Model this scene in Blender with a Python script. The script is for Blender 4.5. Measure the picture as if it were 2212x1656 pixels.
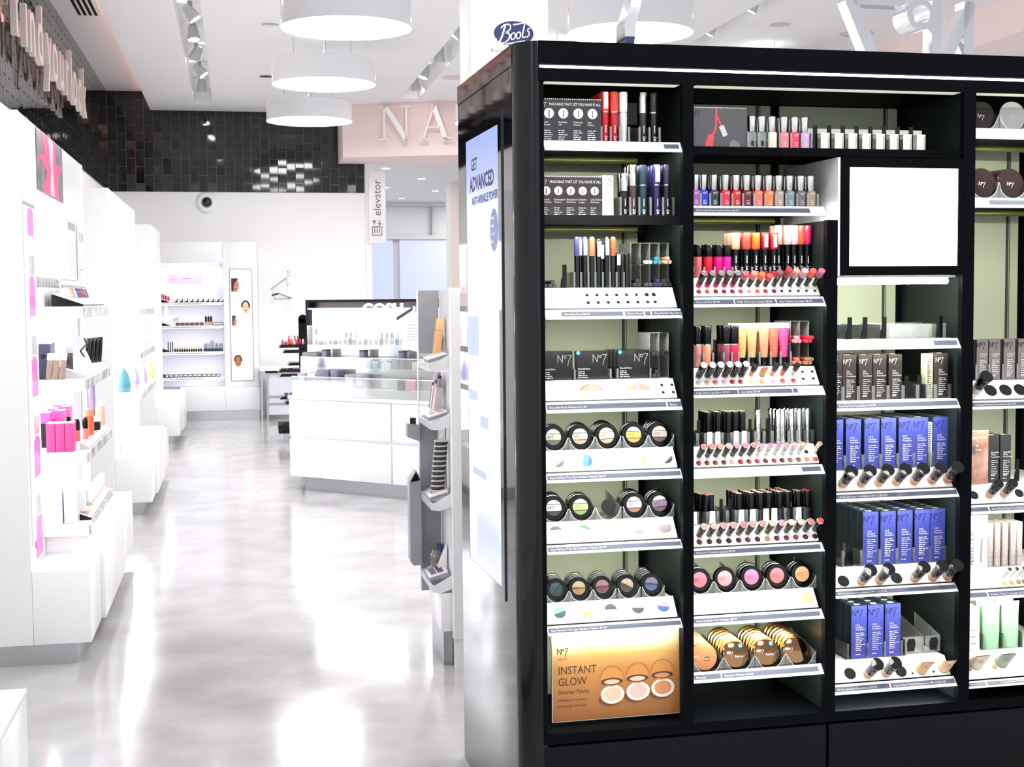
import bpy, bmesh, math, random
from mathutils import Vector, Matrix, Euler

for _o in list(bpy.data.objects):
    bpy.data.objects.remove(_o)
SC = bpy.context.scene
COL = SC.collection
RND = random.Random(7)

# ------------------------------------------------------------------ camera
# world: X to the right, Y down the aisle, Z up, metres; the lens stands 1.5 m above the floor
F_PX, PITCH, ROLL, YAW_UNIT, YAW = 3004.28, 0.0628801, -0.00863735, 0.224819, 0.194747
_c, _s = math.cos(ROLL), math.sin(ROLL)
_R = Matrix(((_c, -_s, 0), (_s, _c, 0), (0, 0, 1)))
_r = _R @ Vector((1, 0, 0))
_d = _R @ Vector((0, math.cos(PITCH), math.sin(PITCH)))
_f = _R @ Vector((0, -math.sin(PITCH), math.cos(PITCH)))
_ex = math.cos(YAW) * _r + math.sin(YAW) * _f
_ey = -math.sin(YAW) * _r + math.cos(YAW) * _f
_M = Matrix((_ex, _ey, -_d)) @ Matrix(((1, 0, 0), (0, -1, 0), (0, 0, -1)))
cam_data = bpy.data.cameras.new('camera')
cam = bpy.data.objects.new('camera', cam_data)
COL.objects.link(cam)
cam_data.sensor_width = 36.0
cam_data.lens = F_PX / 2212 * 36.0
cam_data.clip_start, cam_data.clip_end = 0.05, 100
cam.matrix_world = Matrix.Translation((0, 0, 1.5)) @ _M.to_4x4()
SC.camera = cam

# ------------------------------------------------------------------ world, exposure
SC.view_settings.view_transform = 'Standard'
SC.view_settings.look = 'None'
SC.view_settings.exposure = 0.64
SC.view_settings.gamma = 1.0
SC.view_settings.use_curve_mapping = False
W = bpy.data.worlds.new('mall daylight')
SC.world = W
W.use_nodes = True
W.node_tree.nodes['Background'].inputs[0].default_value = (0.90, 0.95, 1.0, 1)
W.node_tree.nodes['Background'].inputs[1].default_value = 1.0
SC.cycles.max_bounces = 10
SC.cycles.diffuse_bounces = 6
SC.cycles.glossy_bounces = 5
SC.cycles.transparent_max_bounces = 24
SC.cycles.caustics_reflective = False
SC.cycles.caustics_refractive = False
SC.cycles.sample_clamp_indirect = 6.0

# strengths of the shop's lamps and the added unseen ones (used by their builders below)
L_DISC, L_SPOT, L_TUBE, L_STRIP, L_CABINET = 11.5, 90.0, 52.0, 5.5, 5.0

# ------------------------------------------------------------------ materials
def lin(c):
    c /= 255.0
    return c / 12.92 if c <= 0.04045 else ((c + 0.055) / 1.055) ** 2.4
def rgb(r, g, b):
    return (lin(r), lin(g), lin(b), 1)
_mats = {}
def mat(name, col=(200, 200, 200), rough=0.5, metal=0.0, coat=0.0, ior=1.5, emit=None, estr=0.0):
    if name in _mats:
        return _mats[name]
    m = bpy.data.materials.new(name)
    m.use_nodes = True
    b = m.node_tree.nodes['Principled BSDF']
    b.inputs['Base Color'].default_value = rgb(*col)
    b.inputs['Roughness'].default_value = rough
    b.inputs['Metallic'].default_value = metal
    b.inputs['IOR'].default_value = ior
    b.inputs['Coat Weight'].default_value = coat
    b.inputs['Coat Roughness'].default_value = 0.03
    if emit:
        b.inputs['Emission Color'].default_value = rgb(*emit)
        b.inputs['Emission Strength'].default_value = estr
    _mats[name] = m
    return m
def paint(c, rough=0.35, coat=0.0, metal=0.0):
    return mat('paint %d %d %d %.2f %.1f %.1f' % (*c, rough, coat, metal), c, rough, metal, coat)
def noise_col(m, c1, c2, scale, detail=4, rough=None, bump=0.0, stretch=(1, 1, 1)):
    nt = m.node_tree
    b = nt.nodes['Principled BSDF']
    tc = nt.nodes.new('ShaderNodeTexCoord')
    mp = nt.nodes.new('ShaderNodeMapping')
    mp.inputs['Scale'].default_value = stretch
    nz = nt.nodes.new('ShaderNodeTexNoise')
    nz.inputs['Scale'].default_value = scale
    nz.inputs['Detail'].default_value = detail
    rp = nt.nodes.new('ShaderNodeValToRGB')
    rp.color_ramp.elements[0].position, rp.color_ramp.elements[1].position = 0.35, 0.68
    rp.color_ramp.elements[0].color = rgb(*c1)
    rp.color_ramp.elements[1].color = rgb(*c2)
    nt.links.new(tc.outputs['Object'], mp.inputs[0])
    nt.links.new(mp.outputs[0], nz.inputs['Vector'])
    nt.links.new(nz.outputs['Fac'], rp.inputs[0])
    nt.links.new(rp.outputs[0], b.inputs['Base Color'])
    if rough:
        mr = nt.nodes.new('ShaderNodeMapRange')
        mr.inputs['To Min'].default_value, mr.inputs['To Max'].default_value = rough
        nt.links.new(nz.outputs['Fac'], mr.inputs[0])
        nt.links.new(mr.outputs[0], b.inputs['Roughness'])
    if bump:
        bp = nt.nodes.new('ShaderNodeBump')
        bp.inputs['Strength'].default_value = bump
        bp.inputs['Distance'].default_value = 0.002
        nt.links.new(nz.outputs['Fac'], bp.inputs['Height'])
        nt.links.new(bp.outputs[0], b.inputs['Normal'])
    return m

WHITE = mat('white lacquer', (238, 238, 240), 0.25)
WHITE_M = mat('white matt paint', (244, 244, 243), 0.7)
CEIL = mat('ceiling paint', (244, 244, 245), 0.8)
GREYP = mat('grey panel', (150, 151, 156), 0.4)
STEEL = mat('brushed steel', (190, 190, 192), 0.28, 1.0)
CHROME = mat('polished chrome', (235, 235, 238), 0.06, 1.0)
SILVER = mat('silver cap', (215, 214, 212), 0.16, 1.0)
BLACK = mat('black lacquer', (9, 12, 17), 0.3)
BLACKG = mat('black gloss panel', (6, 8, 12), 0.035, 0.0, 0.0, 1.75)
BLACKP = mat('black gloss post', (5, 7, 11), 0.06, 0.0, 0.0, 1.5)
BLACKM = mat('black powder coat', (5, 7, 11), 0.55)
BAYWALL = mat('dark partition', (24, 31, 30), 0.45)
BACKW = mat('pale back panel', (202, 208, 178), 0.6)
BLKPL = mat('black plastic', (6, 6, 8), 0.16)
for _m, _v in ((BLACK, .1), (BLACKM, .04), (BAYWALL, .15), (BLACKP, .3), (BLKPL, .3)):
    _m.node_tree.nodes['Principled BSDF'].inputs['Specular IOR Level'].default_value = _v
PLASTW = mat('white plastic', (240, 240, 240), 0.35)
STRIPG = mat('grey price strip', (84, 90, 108), 0.35)
INK = mat('black ink', (14, 14, 18), 0.6)
INKW = mat('white ink', (235, 235, 238), 0.6)
INKG = mat('grey ink', (110, 108, 112), 0.6)
NAVY = mat('navy ink', (24, 34, 92), 0.5)
OLIVE = mat('olive lamp cover', (92, 96, 44), 0.3, 0.3)
PINKG = mat('pink print', (240, 130, 175), 0.4)
GOLD = mat('gold compact', (214, 160, 92), 0.18, 1.0)
BLUEDOT = mat('blue sticker', (70, 165, 215), 0.5)
ROSE = mat('rose fascia', (243, 222, 219), 0.6)
EMIT_DISC = mat('lamp diffuser', (250, 250, 250), 0.4, emit=(255, 252, 250), estr=L_DISC)
EMIT_LOBBY = mat('added lobby lamp glow', (250, 250, 250), 0.4, emit=(255, 252, 248), estr=5.5)
EMIT_SPOT = mat('spot bulb', (250, 250, 250), 0.4, emit=(255, 250, 242), estr=L_SPOT)
EMIT_TUBE = mat('fluorescent tube', (250, 250, 250), 0.4, emit=(253, 255, 244), estr=L_TUBE)
EMIT_STRIP = mat('led strip', (250, 250, 250), 0.4, emit=(225, 230, 255), estr=L_STRIP)
EMIT_CAB = mat('cabinet light', (250, 250, 250), 0.4, emit=(248, 250, 255), estr=L_CABINET)
EMIT_PANEL = mat('backlit panel', (250, 250, 250), 0.3, emit=(255, 255, 255), estr=3.0)
EMIT_MIRROR = mat('lit mirror face', (250, 250, 250), 0.3, emit=(252, 253, 255), estr=2.6)

def clear_mat(name, tint, gloss, vis, haze=0.06):
    m = bpy.data.materials.new(name)
    m.use_nodes = True
    nt = m.node_tree
    nt.nodes.clear()
    out = nt.nodes.new('ShaderNodeOutputMaterial')
    tr = nt.nodes.new('ShaderNodeBsdfTransparent')
    tr.inputs[0].default_value = rgb(*tint)
    gl = nt.nodes.new('ShaderNodeBsdfGlossy')
    gl.inputs['Roughness'].default_value = 0.08
    gl.inputs['Color'].default_value = (0.93, 0.95, 0.94, 1)
    fr = nt.nodes.new('ShaderNodeFresnel')
    fr.inputs[0].default_value = gloss
    ad = nt.nodes.new('ShaderNodeMath')
    ad.operation = 'ADD'
    ad.inputs[1].default_value = vis
    mx = nt.nodes.new('ShaderNodeMixShader')
    nt.links.new(fr.outputs[0], ad.inputs[0])
    nt.links.new(ad.outputs[0], mx.inputs[0])
    nt.links.new(tr.outputs[0], mx.inputs[1])
    nt.links.new(gl.outputs[0], mx.inputs[2])
    df = nt.nodes.new('ShaderNodeBsdfDiffuse')
    df.inputs[0].default_value = rgb(240, 242, 240)
    m2 = nt.nodes.new('ShaderNodeMixShader')
    m2.inputs[0].default_value = haze
    nt.links.new(mx.outputs[0], m2.inputs[1])
    nt.links.new(df.outputs[0], m2.inputs[2])
    nt.links.new(m2.outputs[0], out.inputs[0])
    return m
ACRYL = clear_mat('clear acrylic', (252, 254, 252), 1.45, 0.07)
HAZY = clear_mat('acrylic with painted haze', (252, 254, 252), 1.45, 0.05, 0.2)  # white haze mixed in so the dark clear racks look lighter
GLASS = clear_mat('shelf glass', (250, 253, 251), 1.5, 0.06)

FLOOR = noise_col(mat('polished concrete', (176, 175, 176), 0.2, ior=1.55), (164, 162, 163), (184, 183, 184), 3.2, 12, (0.09, 0.16), 0.0, (1.0, 1.0, 1))
TILE = mat('black glazed tile', (8, 9, 12), 0.05, ior=1.6)
GROUT = mat('dark grout', (104, 106, 110), 0.8)

# ------------------------------------------------------------------ mesh tools
I4 = Matrix.Identity(4)
class MB:
    """collects shapes and links them as ONE mesh object"""
    def __init__(self):
        self.v, self.f, self.m = [], [], []
        self.cur = 0
    def add(self, vs, fs, M=None):
        n = len(self.v)
        self.v += [tuple(M @ Vector(p)) for p in vs] if M else [tuple(p) for p in vs]
        self.f += [tuple(i + n for i in f) for f in fs]
        self.m += [self.cur] * len(fs)
        return self
    def box(self, x0, x1, y0, y1, z0, z1, M=None, bev=0.0):
        if x1 < x0: x0, x1 = x1, x0
        if y1 < y0: y0, y1 = y1, y0
        if z1 < z0: z0, z1 = z1, z0
        if bev:
            bm = bmesh.new()
            bmesh.ops.create_cube(bm, size=1.0)
            for q in bm.verts:
                q.co = Vector(((x0 + x1) / 2 + q.co.x * (x1 - x0), (y0 + y1) / 2 + q.co.y * (y1 - y0), (z0 + z1) / 2 + q.co.z * (z1 - z0)))
            bmesh.ops.bevel(bm, geom=bm.edges[:], offset=bev, segments=2, affect='EDGES', profile=0.5)
            bm.verts.index_update()
            self.add([q.co.copy() for q in bm.verts], [[q.index for q in fc.verts] for fc in bm.faces], M)
            bm.free()
            return self
        vs = [(x0, y0, z0), (x1, y0, z0), (x1, y1, z0), (x0, y1, z0), (x0, y0, z1), (x1, y0, z1), (x1, y1, z1), (x0, y1, z1)]
        return self.add(vs, [(0, 3, 2, 1), (4, 5, 6, 7), (0, 1, 5, 4), (1, 2, 6, 5), (2, 3, 7, 6), (3, 0, 4, 7)], M)
    def prism(self, poly, axis, a, b, M=None):
        """extrude a 2D outline: axis x uses (y,z), y uses (x,z), z uses (x,y)"""
        n = len(poly)
        def p(q, t):
            return (t, q[0], q[1]) if axis == 'x' else (q[0], t, q[1]) if axis == 'y' else (q[0], q[1], t)
        ar = sum(poly[i][0] * poly[(i + 1) % n][1] - poly[(i + 1) % n][0] * poly[i][1] for i in range(n))
        if (ar < 0) != (axis == 'y'):
            poly = poly[::-1]
        vs = [p(q, a) for q in poly] + [p(q, b) for q in poly]
        fs = [tuple(range(n))[::-1], tuple(range(n, 2 * n))] + [(i, (i + 1) % n, n + (i + 1) % n, n + i) for i in range(n)]
        if b < a:
            fs = [f[::-1] for f in fs]
        return self.add(vs, fs, M)
    def lathe(self, prof, seg=16, M=None, cap=True):
        """profile of (radius, height) turned about z"""
        vs, fs = [], []
        for r, h in prof:
            for k in range(seg):
                t = 2 * math.pi * k / seg
                vs.append((r * math.cos(t), r * math.sin(t), h))
        for i in range(len(prof) - 1):
            for k in range(seg):
                a, b = i * seg + k, i * seg + (k + 1) % seg
                fs.append((a, b, b + seg, a + seg))
        if cap:
            fs.append(tuple(range(seg))[::-1])
            fs.append(tuple(range((len(prof) - 1) * seg, len(prof) * seg)))
        return self.add(vs, fs, M)
    def cyl(self, p0, p1, r0, r1=None, seg=12):
        p0, p1 = Vector(p0), Vector(p1)
        d = p1 - p0
        M = Matrix.Translation(p0) @ d.to_track_quat('Z', 'Y').to_matrix().to_4x4()
        return self.lathe([(r0, 0), (r1 if r1 is not None else r0, d.length)], seg, M)
    def tube(self, pts, r, seg=6):
        for a, b in zip(pts[:-1], pts[1:]):
            self.cyl(a, b, r, r, seg)
        return self
    def ribbon(self, pts, w, M=None, closed=False):
        """flat stroke in the local xz plane (y = 0)"""
        n = len(pts)
        vs, fs = [], []
        for i in range(n):
            a = Vector(pts[(i - 1) % n if closed else max(i - 1, 0)])
            b = Vector(pts[(i + 1) % n if closed else min(i + 1, n - 1)])
            t = (b - a).normalized()
            q = Vector((-t.y, t.x)) * w / 2
            p = Vector(pts[i])
            vs += [(p.x + q.x, 0, p.y + q.y), (p.x - q.x, 0, p.y - q.y)]
        for i in range(n if closed else n - 1):
            j = (i + 1) % n
            fs.append((2 * i, 2 * i + 1, 2 * j + 1, 2 * j))
        return self.add(vs, fs, M)
    def disc(self, r, M=None, seg=20, a0=0.0, a1=2 * math.pi, rz=None):
        """flat disc or disc segment in the local xz plane"""
        full = abs(a1 - a0 - 2 * math.pi) < 1e-6
        k = seg if full else seg + 1
        vs = [(r * math.cos(a0 + (a1 - a0) * i / seg), 0, (rz or r) * math.sin(a0 + (a1 - a0) * i / seg)) for i in range(k)]
        return self.add(vs, [tuple(range(k))], M)
    def text(self, s, size, M=None, align='LEFT', res=2, ext=0.0, off=0.0):
        """lettering in the local xz plane facing -y, baseline at z = 0"""
        key = (s, size, align, res, ext, off)
        if key not in _txt:
            cu = bpy.data.curves.new('lettering', 'FONT')
            cu.body, cu.size, cu.align_x, cu.resolution_u, cu.extrude, cu.offset = s, size, align, res, ext, off
            ob = bpy.data.objects.new('lettering', cu)
            COL.objects.link(ob)
            bpy.context.view_layer.update()
            me = ob.to_mesh()
            _txt[key] = ([(p.co.x, -p.co.z, p.co.y) for p in me.vertices], [tuple(q.vertices) for q in me.polygons])
            ob.to_mesh_clear()
            bpy.data.objects.remove(ob)
            bpy.data.curves.remove(cu)
        return self.add(*_txt[key], M)
    def mesh(self, name, mats, smooth=True):
        me = bpy.data.meshes.new(name)
        me.from_pydata(self.v, [], self.f)
        for m in (mats if isinstance(mats, (list, tuple)) else [mats]):
            me.materials.append(m)
        if any(self.m):
            me.polygons.foreach_set('material_index', self.m)
        if smooth:
            me.polygons.foreach_set('use_smooth', [True] * len(self.f))
            me.set_sharp_from_angle(angle=math.radians(38))
        me.update()
        return me
    def build(self, name, mats, parent=None, M=None, label=None):
        return put(name, self.mesh(name, mats), parent, M, label)
_txt = {}

def put(name, me, parent=None, M=None, label=None):
    o = bpy.data.objects.new(name, me)
    COL.objects.link(o)
    if parent:
        o.parent = parent
    if M is not None:
        o.matrix_local = M
    if label:
        o['label'] = label
    return o
def tag(o, label, cat, group=None):
    o['label'], o['category'] = label, cat
    if group:
        o['group'] = group
    return o
def thing(name, label, cat, M=I4, group=None):
    o = bpy.data.objects.new(name, None)
    COL.objects.link(o)
    o.matrix_world = M
    o.empty_display_size = 0.05
    return tag(o, label, cat, group)
def struct(name, mb, mats, M=None, parent=None):
    o = put(name, mb.mesh(name, mats), parent, M)
    if not parent:
        o['kind'] = 'structure'
    return o
def T(x, y, z):
    return Matrix.Translation((x, y, z))
def RX(a): return Matrix.Rotation(math.radians(a), 4, 'X')
def RY(a): return Matrix.Rotation(math.radians(a), 4, 'Y')
def RZ(a): return Matrix.Rotation(math.radians(a), 4, 'Z')
def DISC(x, y, z, a=0): return T(x, y, z) @ RX(a)

ORD = ['first', 'second', 'third', 'fourth', 'fifth', 'sixth', 'seventh', 'eighth', 'ninth', 'tenth', 'eleventh', 'twelfth', 'thirteenth', 'fourteenth', 'fifteenth', 'sixteenth']

def arc(cx, cy, r, a0, a1, n):
    return [(cx + r * math.cos(math.radians(a0 + (a1 - a0) * i / n)), cy + r * math.sin(math.radians(a0 + (a1 - a0) * i / n))) for i in range(n + 1)]

def logo7(mb, h, M, w=0.09):
    """the thin numbered emblem of the range: N, a small raised o and a long-tailed 7; h = cap height, starts at x = 0"""
    mb2 = lambda pts, closed=False: mb.ribbon([(p[0] * h, p[1] * h) for p in pts], w * h, M, closed)
    mb2([(0, 0), (0, 1)])
    mb2([(0, 1), (.62, 0)])
    mb2([(.62, 0), (.62, 1)])
    mb2(arc(.93, .74, .17, 0, 330, 11), True)
    mb2([(1.2, .97), (1.85, .97)])
    mb2([(1.82, .97), (1.62, .62), (1.45, .2), (1.34, -.2), (1.32, -.42)])
    return mb
def lines(mb, n, w, step, M, hgt=0.4, seed=1):
    """small print too fine to read: rows of short dashes"""
    r = random.Random(seed)
    for i in range(n):
        x, e = 0.0, w * r.uniform(.55, 1)
        while x < e:
            k = min(step * r.uniform(.8, 2.6), e - x)
            mb.add([(x, 0, -i * step), (x + k, 0, -i * step), (x + k, 0, -i * step + step * hgt), (x, 0, -i * step + step * hgt)], [(0, 1, 2, 3)], M)
            x += k + step * .4
    return mb

# ================================================================== the room
struct('floor', MB().box(-1.6, 14, -7, 27, -0.06, 0), FLOOR)
struct('wall_left', MB().box(-1.68, -1.53, -6, 18.12, 0, 4.12), WHITE_M)
struct('wall_back', MB().box(-1.68, 1.65, 17.99, 18.12, 0, 4.12), WHITE_M)
struct('wall_elevator', MB().box(1.0, 14, 26.0, 26.1, 0, 3.4), mat('grey cladding', (205, 206, 209), 0.5))

def tiles(n, m, w, h, origin, ax, nrm, wob=1.0):
    """a wall of upright glazed tiles, every column shifted by half a tile, each tile set a hair out of true"""
    mb = MB()
    r = random.Random(5)
    ax, nrm, o = Vector(ax), Vector(nrm), Vector(origin)
    g = 0.004
    for i in range(n):
        off = (i % 2) * h * .5
        for j in range(-1, m + 1):
            z0, z1 = max(j * h + off, 0), min((j + 1) * h + off, m * h)
            if z1 - z0 < .03:
                continue
            tx, tz = wob * r.uniform(-.0011, .0011), wob * r.uniform(-.0013, .0013)
            q = []
            for a, z, sa, sz in ((i * w + g, z0 + g, -1, -1), ((i + 1) * w - g, z0 + g, 1, -1), ((i + 1) * w - g, z1 - g, 1, 1), (i * w + g, z1 - g, -1, 1)):
                q.append(o + ax * a + Vector((0, 0, z)) + nrm * (.006 + tx * sa + tz * sz))
            b = [p - nrm * .008 for p in q]
            vs = q + b
            fs = [(0, 1, 2, 3), (0, 4, 5, 1), (1, 5, 6, 2), (2, 6, 7, 3), (3, 7, 4, 0)]
            if ax.cross(Vector((0, 0, 1))).dot(nrm) < 0:
                fs = [f[::-1] for f in fs]
            mb.add(vs, fs)
    mb.cur = 1
    e = ax * (n * w)
    z = Vector((0, 0, m * h))
    mb.add([o, o + e, o + e + z, o + z], [(0, 1, 2, 3)])
    return mb
tl = struct('trim_1', tiles(102, 6, .1105, .206, (-1.525, 6.7, 2.833), (0, 1, 0), (1, 0, 0), .3), [TILE, GROUT])
tb = struct('trim_2', tiles(29, 6, .109, .206, (-1.52, 17.985, 2.833), (1, 0, 0), (0, -1, 0)), [TILE, GROUT])

# dropped ceiling with three recessed lamp slots, higher strip along the tiled wall
SLOTS = [(-.442, -.232, 8.0, 17.32), (1.95, 2.155, 8.0, 16.56), (4.2, 4.41, 8.0, 12.75)]
cm = MB()
xs = [-1.0]
for s in SLOTS:
    cm.box(xs[-1], s[0], -6, 17.985, 3.84, 4.1)
    cm.box(s[0], s[1], -6, s[2], 3.84, 4.1)
    cm.box(s[0], s[1], s[3], 17.985, 3.84, 4.1)
    cm.box(s[0], s[1], s[2], s[3], 4.02, 4.1)
    xs.append(s[1])
cm.box(xs[-1], 14, -6, 17.985, 3.84, 4.1)
struct('ceiling', cm, CEIL)
struct('ceiling_cove', MB().box(-1.53, -.99, -6, 17.985, 4.07, 4.12), CEIL)
struct('ceiling_lobby', MB().box(1.31, 14, 17.99, 26.0, 3.26, 3.36), mat('lobby ceiling', (226, 224, 224), 0.8))
struct('trim_3', MB().prism([(1.31, 17.17), (6, 15.45), (14, 15.45), (14, 18.1), (1.31, 18.1)], 'z', 3.2, 3.84), ROSE)
struct('trim_4', MB().box(1.65, 1.72, 17.95, 18.15, 0, 3.26), WHITE_M)
struct('trim_5', MB().box(6.1, 9, 8.2, 15.45, 3.54, 3.84), [mat('pink fascia', (255, 236, 230), 0.6)])
# lit cove strip behind the edge of the dropped ceiling, warm pink
t = tag(MB().box(-1.03, -1.0, 9.0, 17.9, 3.99, 4.03).build('cove_light', mat('cove lamp', (255, 225, 215), 0.5, emit=(255, 190, 172), estr=1.6)), 'pink light strip in the ceiling cove along the tiled wall', 'light')

def vent(name, label, x0, x1, y0, y1, z, n):
    t = thing(name, label, 'air vent')
    MB().box(x0 - .03, x1 + .03, y0 - .05, y1 + .05, z - .006, z + .002).build('vent_frame', WHITE_M, t)
    for i in range(n):
        w = (x1 - x0) / n
        MB().box(x0 + w * i + w * .2, x0 + w * i + w * .75, y0, y1, z - .009, z - .005).build('slot', BLACKM, t)
vent('ceiling_vent', 'white air vent with four dark slots in the high cove ceiling', -1.355, -1.165, 12.2, 13.25, 4.07, 4)

def ring(x, y, label, r=.075):
    t = thing('recessed_downlight', label, 'ceiling light', T(x, y, 3.84))
    MB().lathe([(r * .75, -.004), (r, -.006), (r, .002), (r * .75, .002)], 24).build('trim_ring', SILVER, t)
    MB().lathe([(r * .74, -.003), (r * .3, .0)], 24).build('lens', mat('downlight lens', (180, 180, 182), 0.2), t)
ring(.33, 12.27, 'small round steel downlight beside the largest hanging disc lamp')
ring(.357, 15.09, 'small round steel downlight beside the middle hanging disc lamp')
ring(2.33, 14.9, 'flat round downlight at the far end of the middle lamp slot', .13)
ring(4.7, 11.6, 'small round downlight above the bare middle of the black header', .09)
ring(5.55, 11.9, 'oval-looking downlight beside the chrome numeral seven', .15)

def disc_lamp(x, y, label):
    t = thing('pendant_lamp', label, 'ceiling lamp', T(x, y, 3.4), 'white drum lamps hanging from the ceiling')
    MB().lathe([(.46, 0), (.46, .2), (.452, .208), (.05, .208)], 64, cap=False).build('drum', mat('glossy white drum', (236, 236, 238), 0.12), t)
    MB().lathe([(.456, .004), (.3, -.004), (.02, -.006)], 64).build('diffuser', EMIT_DISC, t)
    MB().lathe([(.06, .43), (.06, .44)], 20).build('ceiling_rose', WHITE_M, t)
    for a in (30, 150, 270):
        c, s = .3 * math.cos(math.radians(a)), .3 * math.sin(math.radians(a))
        MB().cyl((c, s, .205), (c, s, .44), .0025, seg=6).build('wire', STEEL, t)
    MB().tube([(0, 0, .43), (.01, .02, .3), (-.05, .03, .25), (-.03, .0, .21)], .004).build('cable', WHITE_M, t)
disc_lamp(.805, 10.03, 'largest-looking white drum lamp, hanging first in the row over the aisle')
disc_lamp(.809, 12.68, 'middle white drum lamp of the row hanging over the aisle')
disc_lamp(.814, 15.33, 'farthest white drum lamp, hanging in front of the black tiled wall')
disc_lamp(2.86, 9.93, 'white drum lamp half hidden behind the top of the black display unit')
for q in ((.8, 7.38), (.8, 4.73), (2.86, 7.28), (2.86, 4.63), (2.86, 12.58), (4.92, 7.28), (.8, 2.08), (2.86, 1.98), (4.92, 4.63), (2.86, 15.23), (4.92, 12.58), (.8, -.57), (2.86, -.57), (-1.26, -.57), (.8, -3.2), (2.86, -3.2)):  # unseen lamps, partly continuing the grid, added to brighten the room
    disc_lamp(*q, 'unseen white drum lamp added outside the view to light the room')

def spot(x, y, tilt, turn, label, group):
    M = T(x, y, 4.0)
    t = thing('spotlight', label, 'spotlight', M, group)
    MB().box(-.02, .02, -.03, .03, -.03, .02).build('bracket', GREYP, t)
    H = T(0, 0, -.07) @ RZ(turn) @ RX(tilt)
    MB().lathe([(.03, .07), (.04, .06), (.055, -.05), (.058, -.075), (.05, -.075), (.045, -.05)], 20, H, cap=False).build('housing', mat('lamp housing', (205, 205, 205), 0.35), t)
    MB().lathe([(.048, -.06), (.03, -.066), (.005, -.068)], 16, H).build('bulb', EMIT_SPOT, t)
for k, y in enumerate((11.25, 12.3, 13.2, 14.3, 15.35, 16.4)):
    spot(-.337, y, (20, 35, -12, 30, 38, 15)[k], (-80, -95, 20, 60, -100, 10)[k], ORD[k] + ' spotlight in the long slot over the aisle, counting away from the viewer', 'spotlights in the aisle slot')
for k, y in enumerate((11.9, 12.75, 14.0, 15.1, 15.95)):
    spot(2.05, y, (30, 40, 15, 20, 25)[k], (120, 80, 0, 100, -30)[k], ORD[k] + ' spotlight in the slot that runs behind the white pillar sign', 'spotlights in the middle slot')
for k, y in enumerate((11.2, 12.25)):
    spot(4.3, y, 25, 60, ('unlit-looking' if k == 0 else 'bright') + ' spotlight in the short slot above the black unit', 'spotlights in the short slot')

# security camera on the far wall
t = thing('security_camera', 'dark dome security camera on the white wall under the black tiles', 'camera', T(-.338, 17.985, 2.703) @ RX(90))
MB().lathe([(.13, 0), (.13, .02), (.11, .045), (.085, .05)], 28).build('housing', WHITE_M, t)
MB().lathe([(.06, .045), (.057, .075), (.042, .1), (.015, .112)], 24).build('dome', mat('smoked dome', (30, 30, 34), 0.05), t)
MB().lathe([(.068, .04), (.068, .06), (.06, .062)], 24, cap=False).build('collar', GREYP, t)

# lettering on the tiled wall: separate raised characters
LET = mat('pale rose metal letter', (246, 232, 226), 0.3)
t = thing('wall_sign', 'raised pale lower-case lettering along the top of the black tiled wall', 'sign')
for ch, y, s in (('f', 9.72, .62), ('i', 10.16, .62), ('n', 10.37, .62), ('d', 10.78, .62), ('y', 11.3, .62), ('o', 11.63, .62), ('u', 12.07, .62), ('r', 12.5, .62), ('l', 12.86, .62), ('o', 13.03, .62), ('o', 13.46, .62), ('k', 13.86, .62)):
    mb = MB().text(ch, s, T(-1.405, y, 3.26) @ RZ(90), res=4, ext=.02, off=.006)
    mb.build('letter', LET, t)

# letters on the rose fascia
t = thing('fascia_sign', 'large serif capital letters on the pale pink fascia beside the tiles', 'sign')
an = math.degrees(math.atan2(-1.72, 4.69))
def fas(s, z, M0=I4):
    return T(1.31, 17.17, 0) @ RZ(an) @ T(s, -.085, z)
def serif_letter(mb, ch, M, h):
    w = h * .9
    def st(a, b, k):
        a, b = Vector(a) * h, Vector(b) * h
        mb.prism([(a.x - k * h / 2, a.y), (a.x + k * h / 2, a.y), (b.x + k * h / 2, b.y), (b.x - k * h / 2, b.y)], 'y', -.025, .025, M)
    def sf(x, z, k):
        mb.box((x - k / 2) * h, (x + k / 2) * h, -.025, .025, (z - .018) * h, (z + .018) * h, M)
    if ch == 'N':
        st((.12, 0), (.12, 1), .05); st((.8, 0), (.8, 1), .05); st((.8, 0), (.16, 1), .17)
        sf(.1, .018, .26); sf(.1, .982, .2); sf(.8, .982, .26)
    elif ch == 'A':
        st((.12, 0), (.47, 1), .05); st((.8, 0), (.44, 1), .15); mb.box(.2 * h, .68 * h, -.025, .025, .33 * h, .37 * h, M)
        sf(.12, .018, .26); sf(.8, .018, .32)
    elif ch == 'R':
        st((.15, 0), (.15, 1), .14); st((.75, 0), (.4, .5), .15); sf(.15, .018, .3); sf(.15, .982, .3); sf(.78, .018, .2)
        o = [(.15 + .0, 1)] + [(p[0], p[1]) for p in arc(.42, .74, .26, 90, -90, 10)] + [(.15, .48)]
        i = [(.15, .54)] + [(p[0], p[1]) for p in arc(.38, .74, .18, -90, 90, 10)] + [(.15, .94)]
        for k in range(len(o) - 1):
            a, b, c, d = o[k], o[k + 1], i[-2 - k], i[-1 - k]
            mb.prism([(p[0] * h, p[1] * h) for p in (a, b, c, d)], 'y', -.025, .025, M)
    else:
        pts = arc(.35, .74, .24, 40, 270, 12) + arc(.38, .27, .27, 90, -140, 12)
        for k in range(len(pts) - 1):
            a, b = Vector(pts[k]), Vector(pts[k + 1])
            q = Vector((-(b - a).y, (b - a).x)).normalized() * .055
            mb.prism([((p.x) * h, (p.y) * h) for p in (a - q, b - q, b + q, a + q)], 'y', -.025, .025, M)
    return mb
LETR = mat('white letter', (252, 248, 247), 0.3)
for ch, s in (('N', .5), ('A', .98), ('R', 1.48), ('S', 1.95)):
    serif_letter(MB(), ch, fas(s, 3.385), .4).build('letter', LETR, t)

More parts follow.
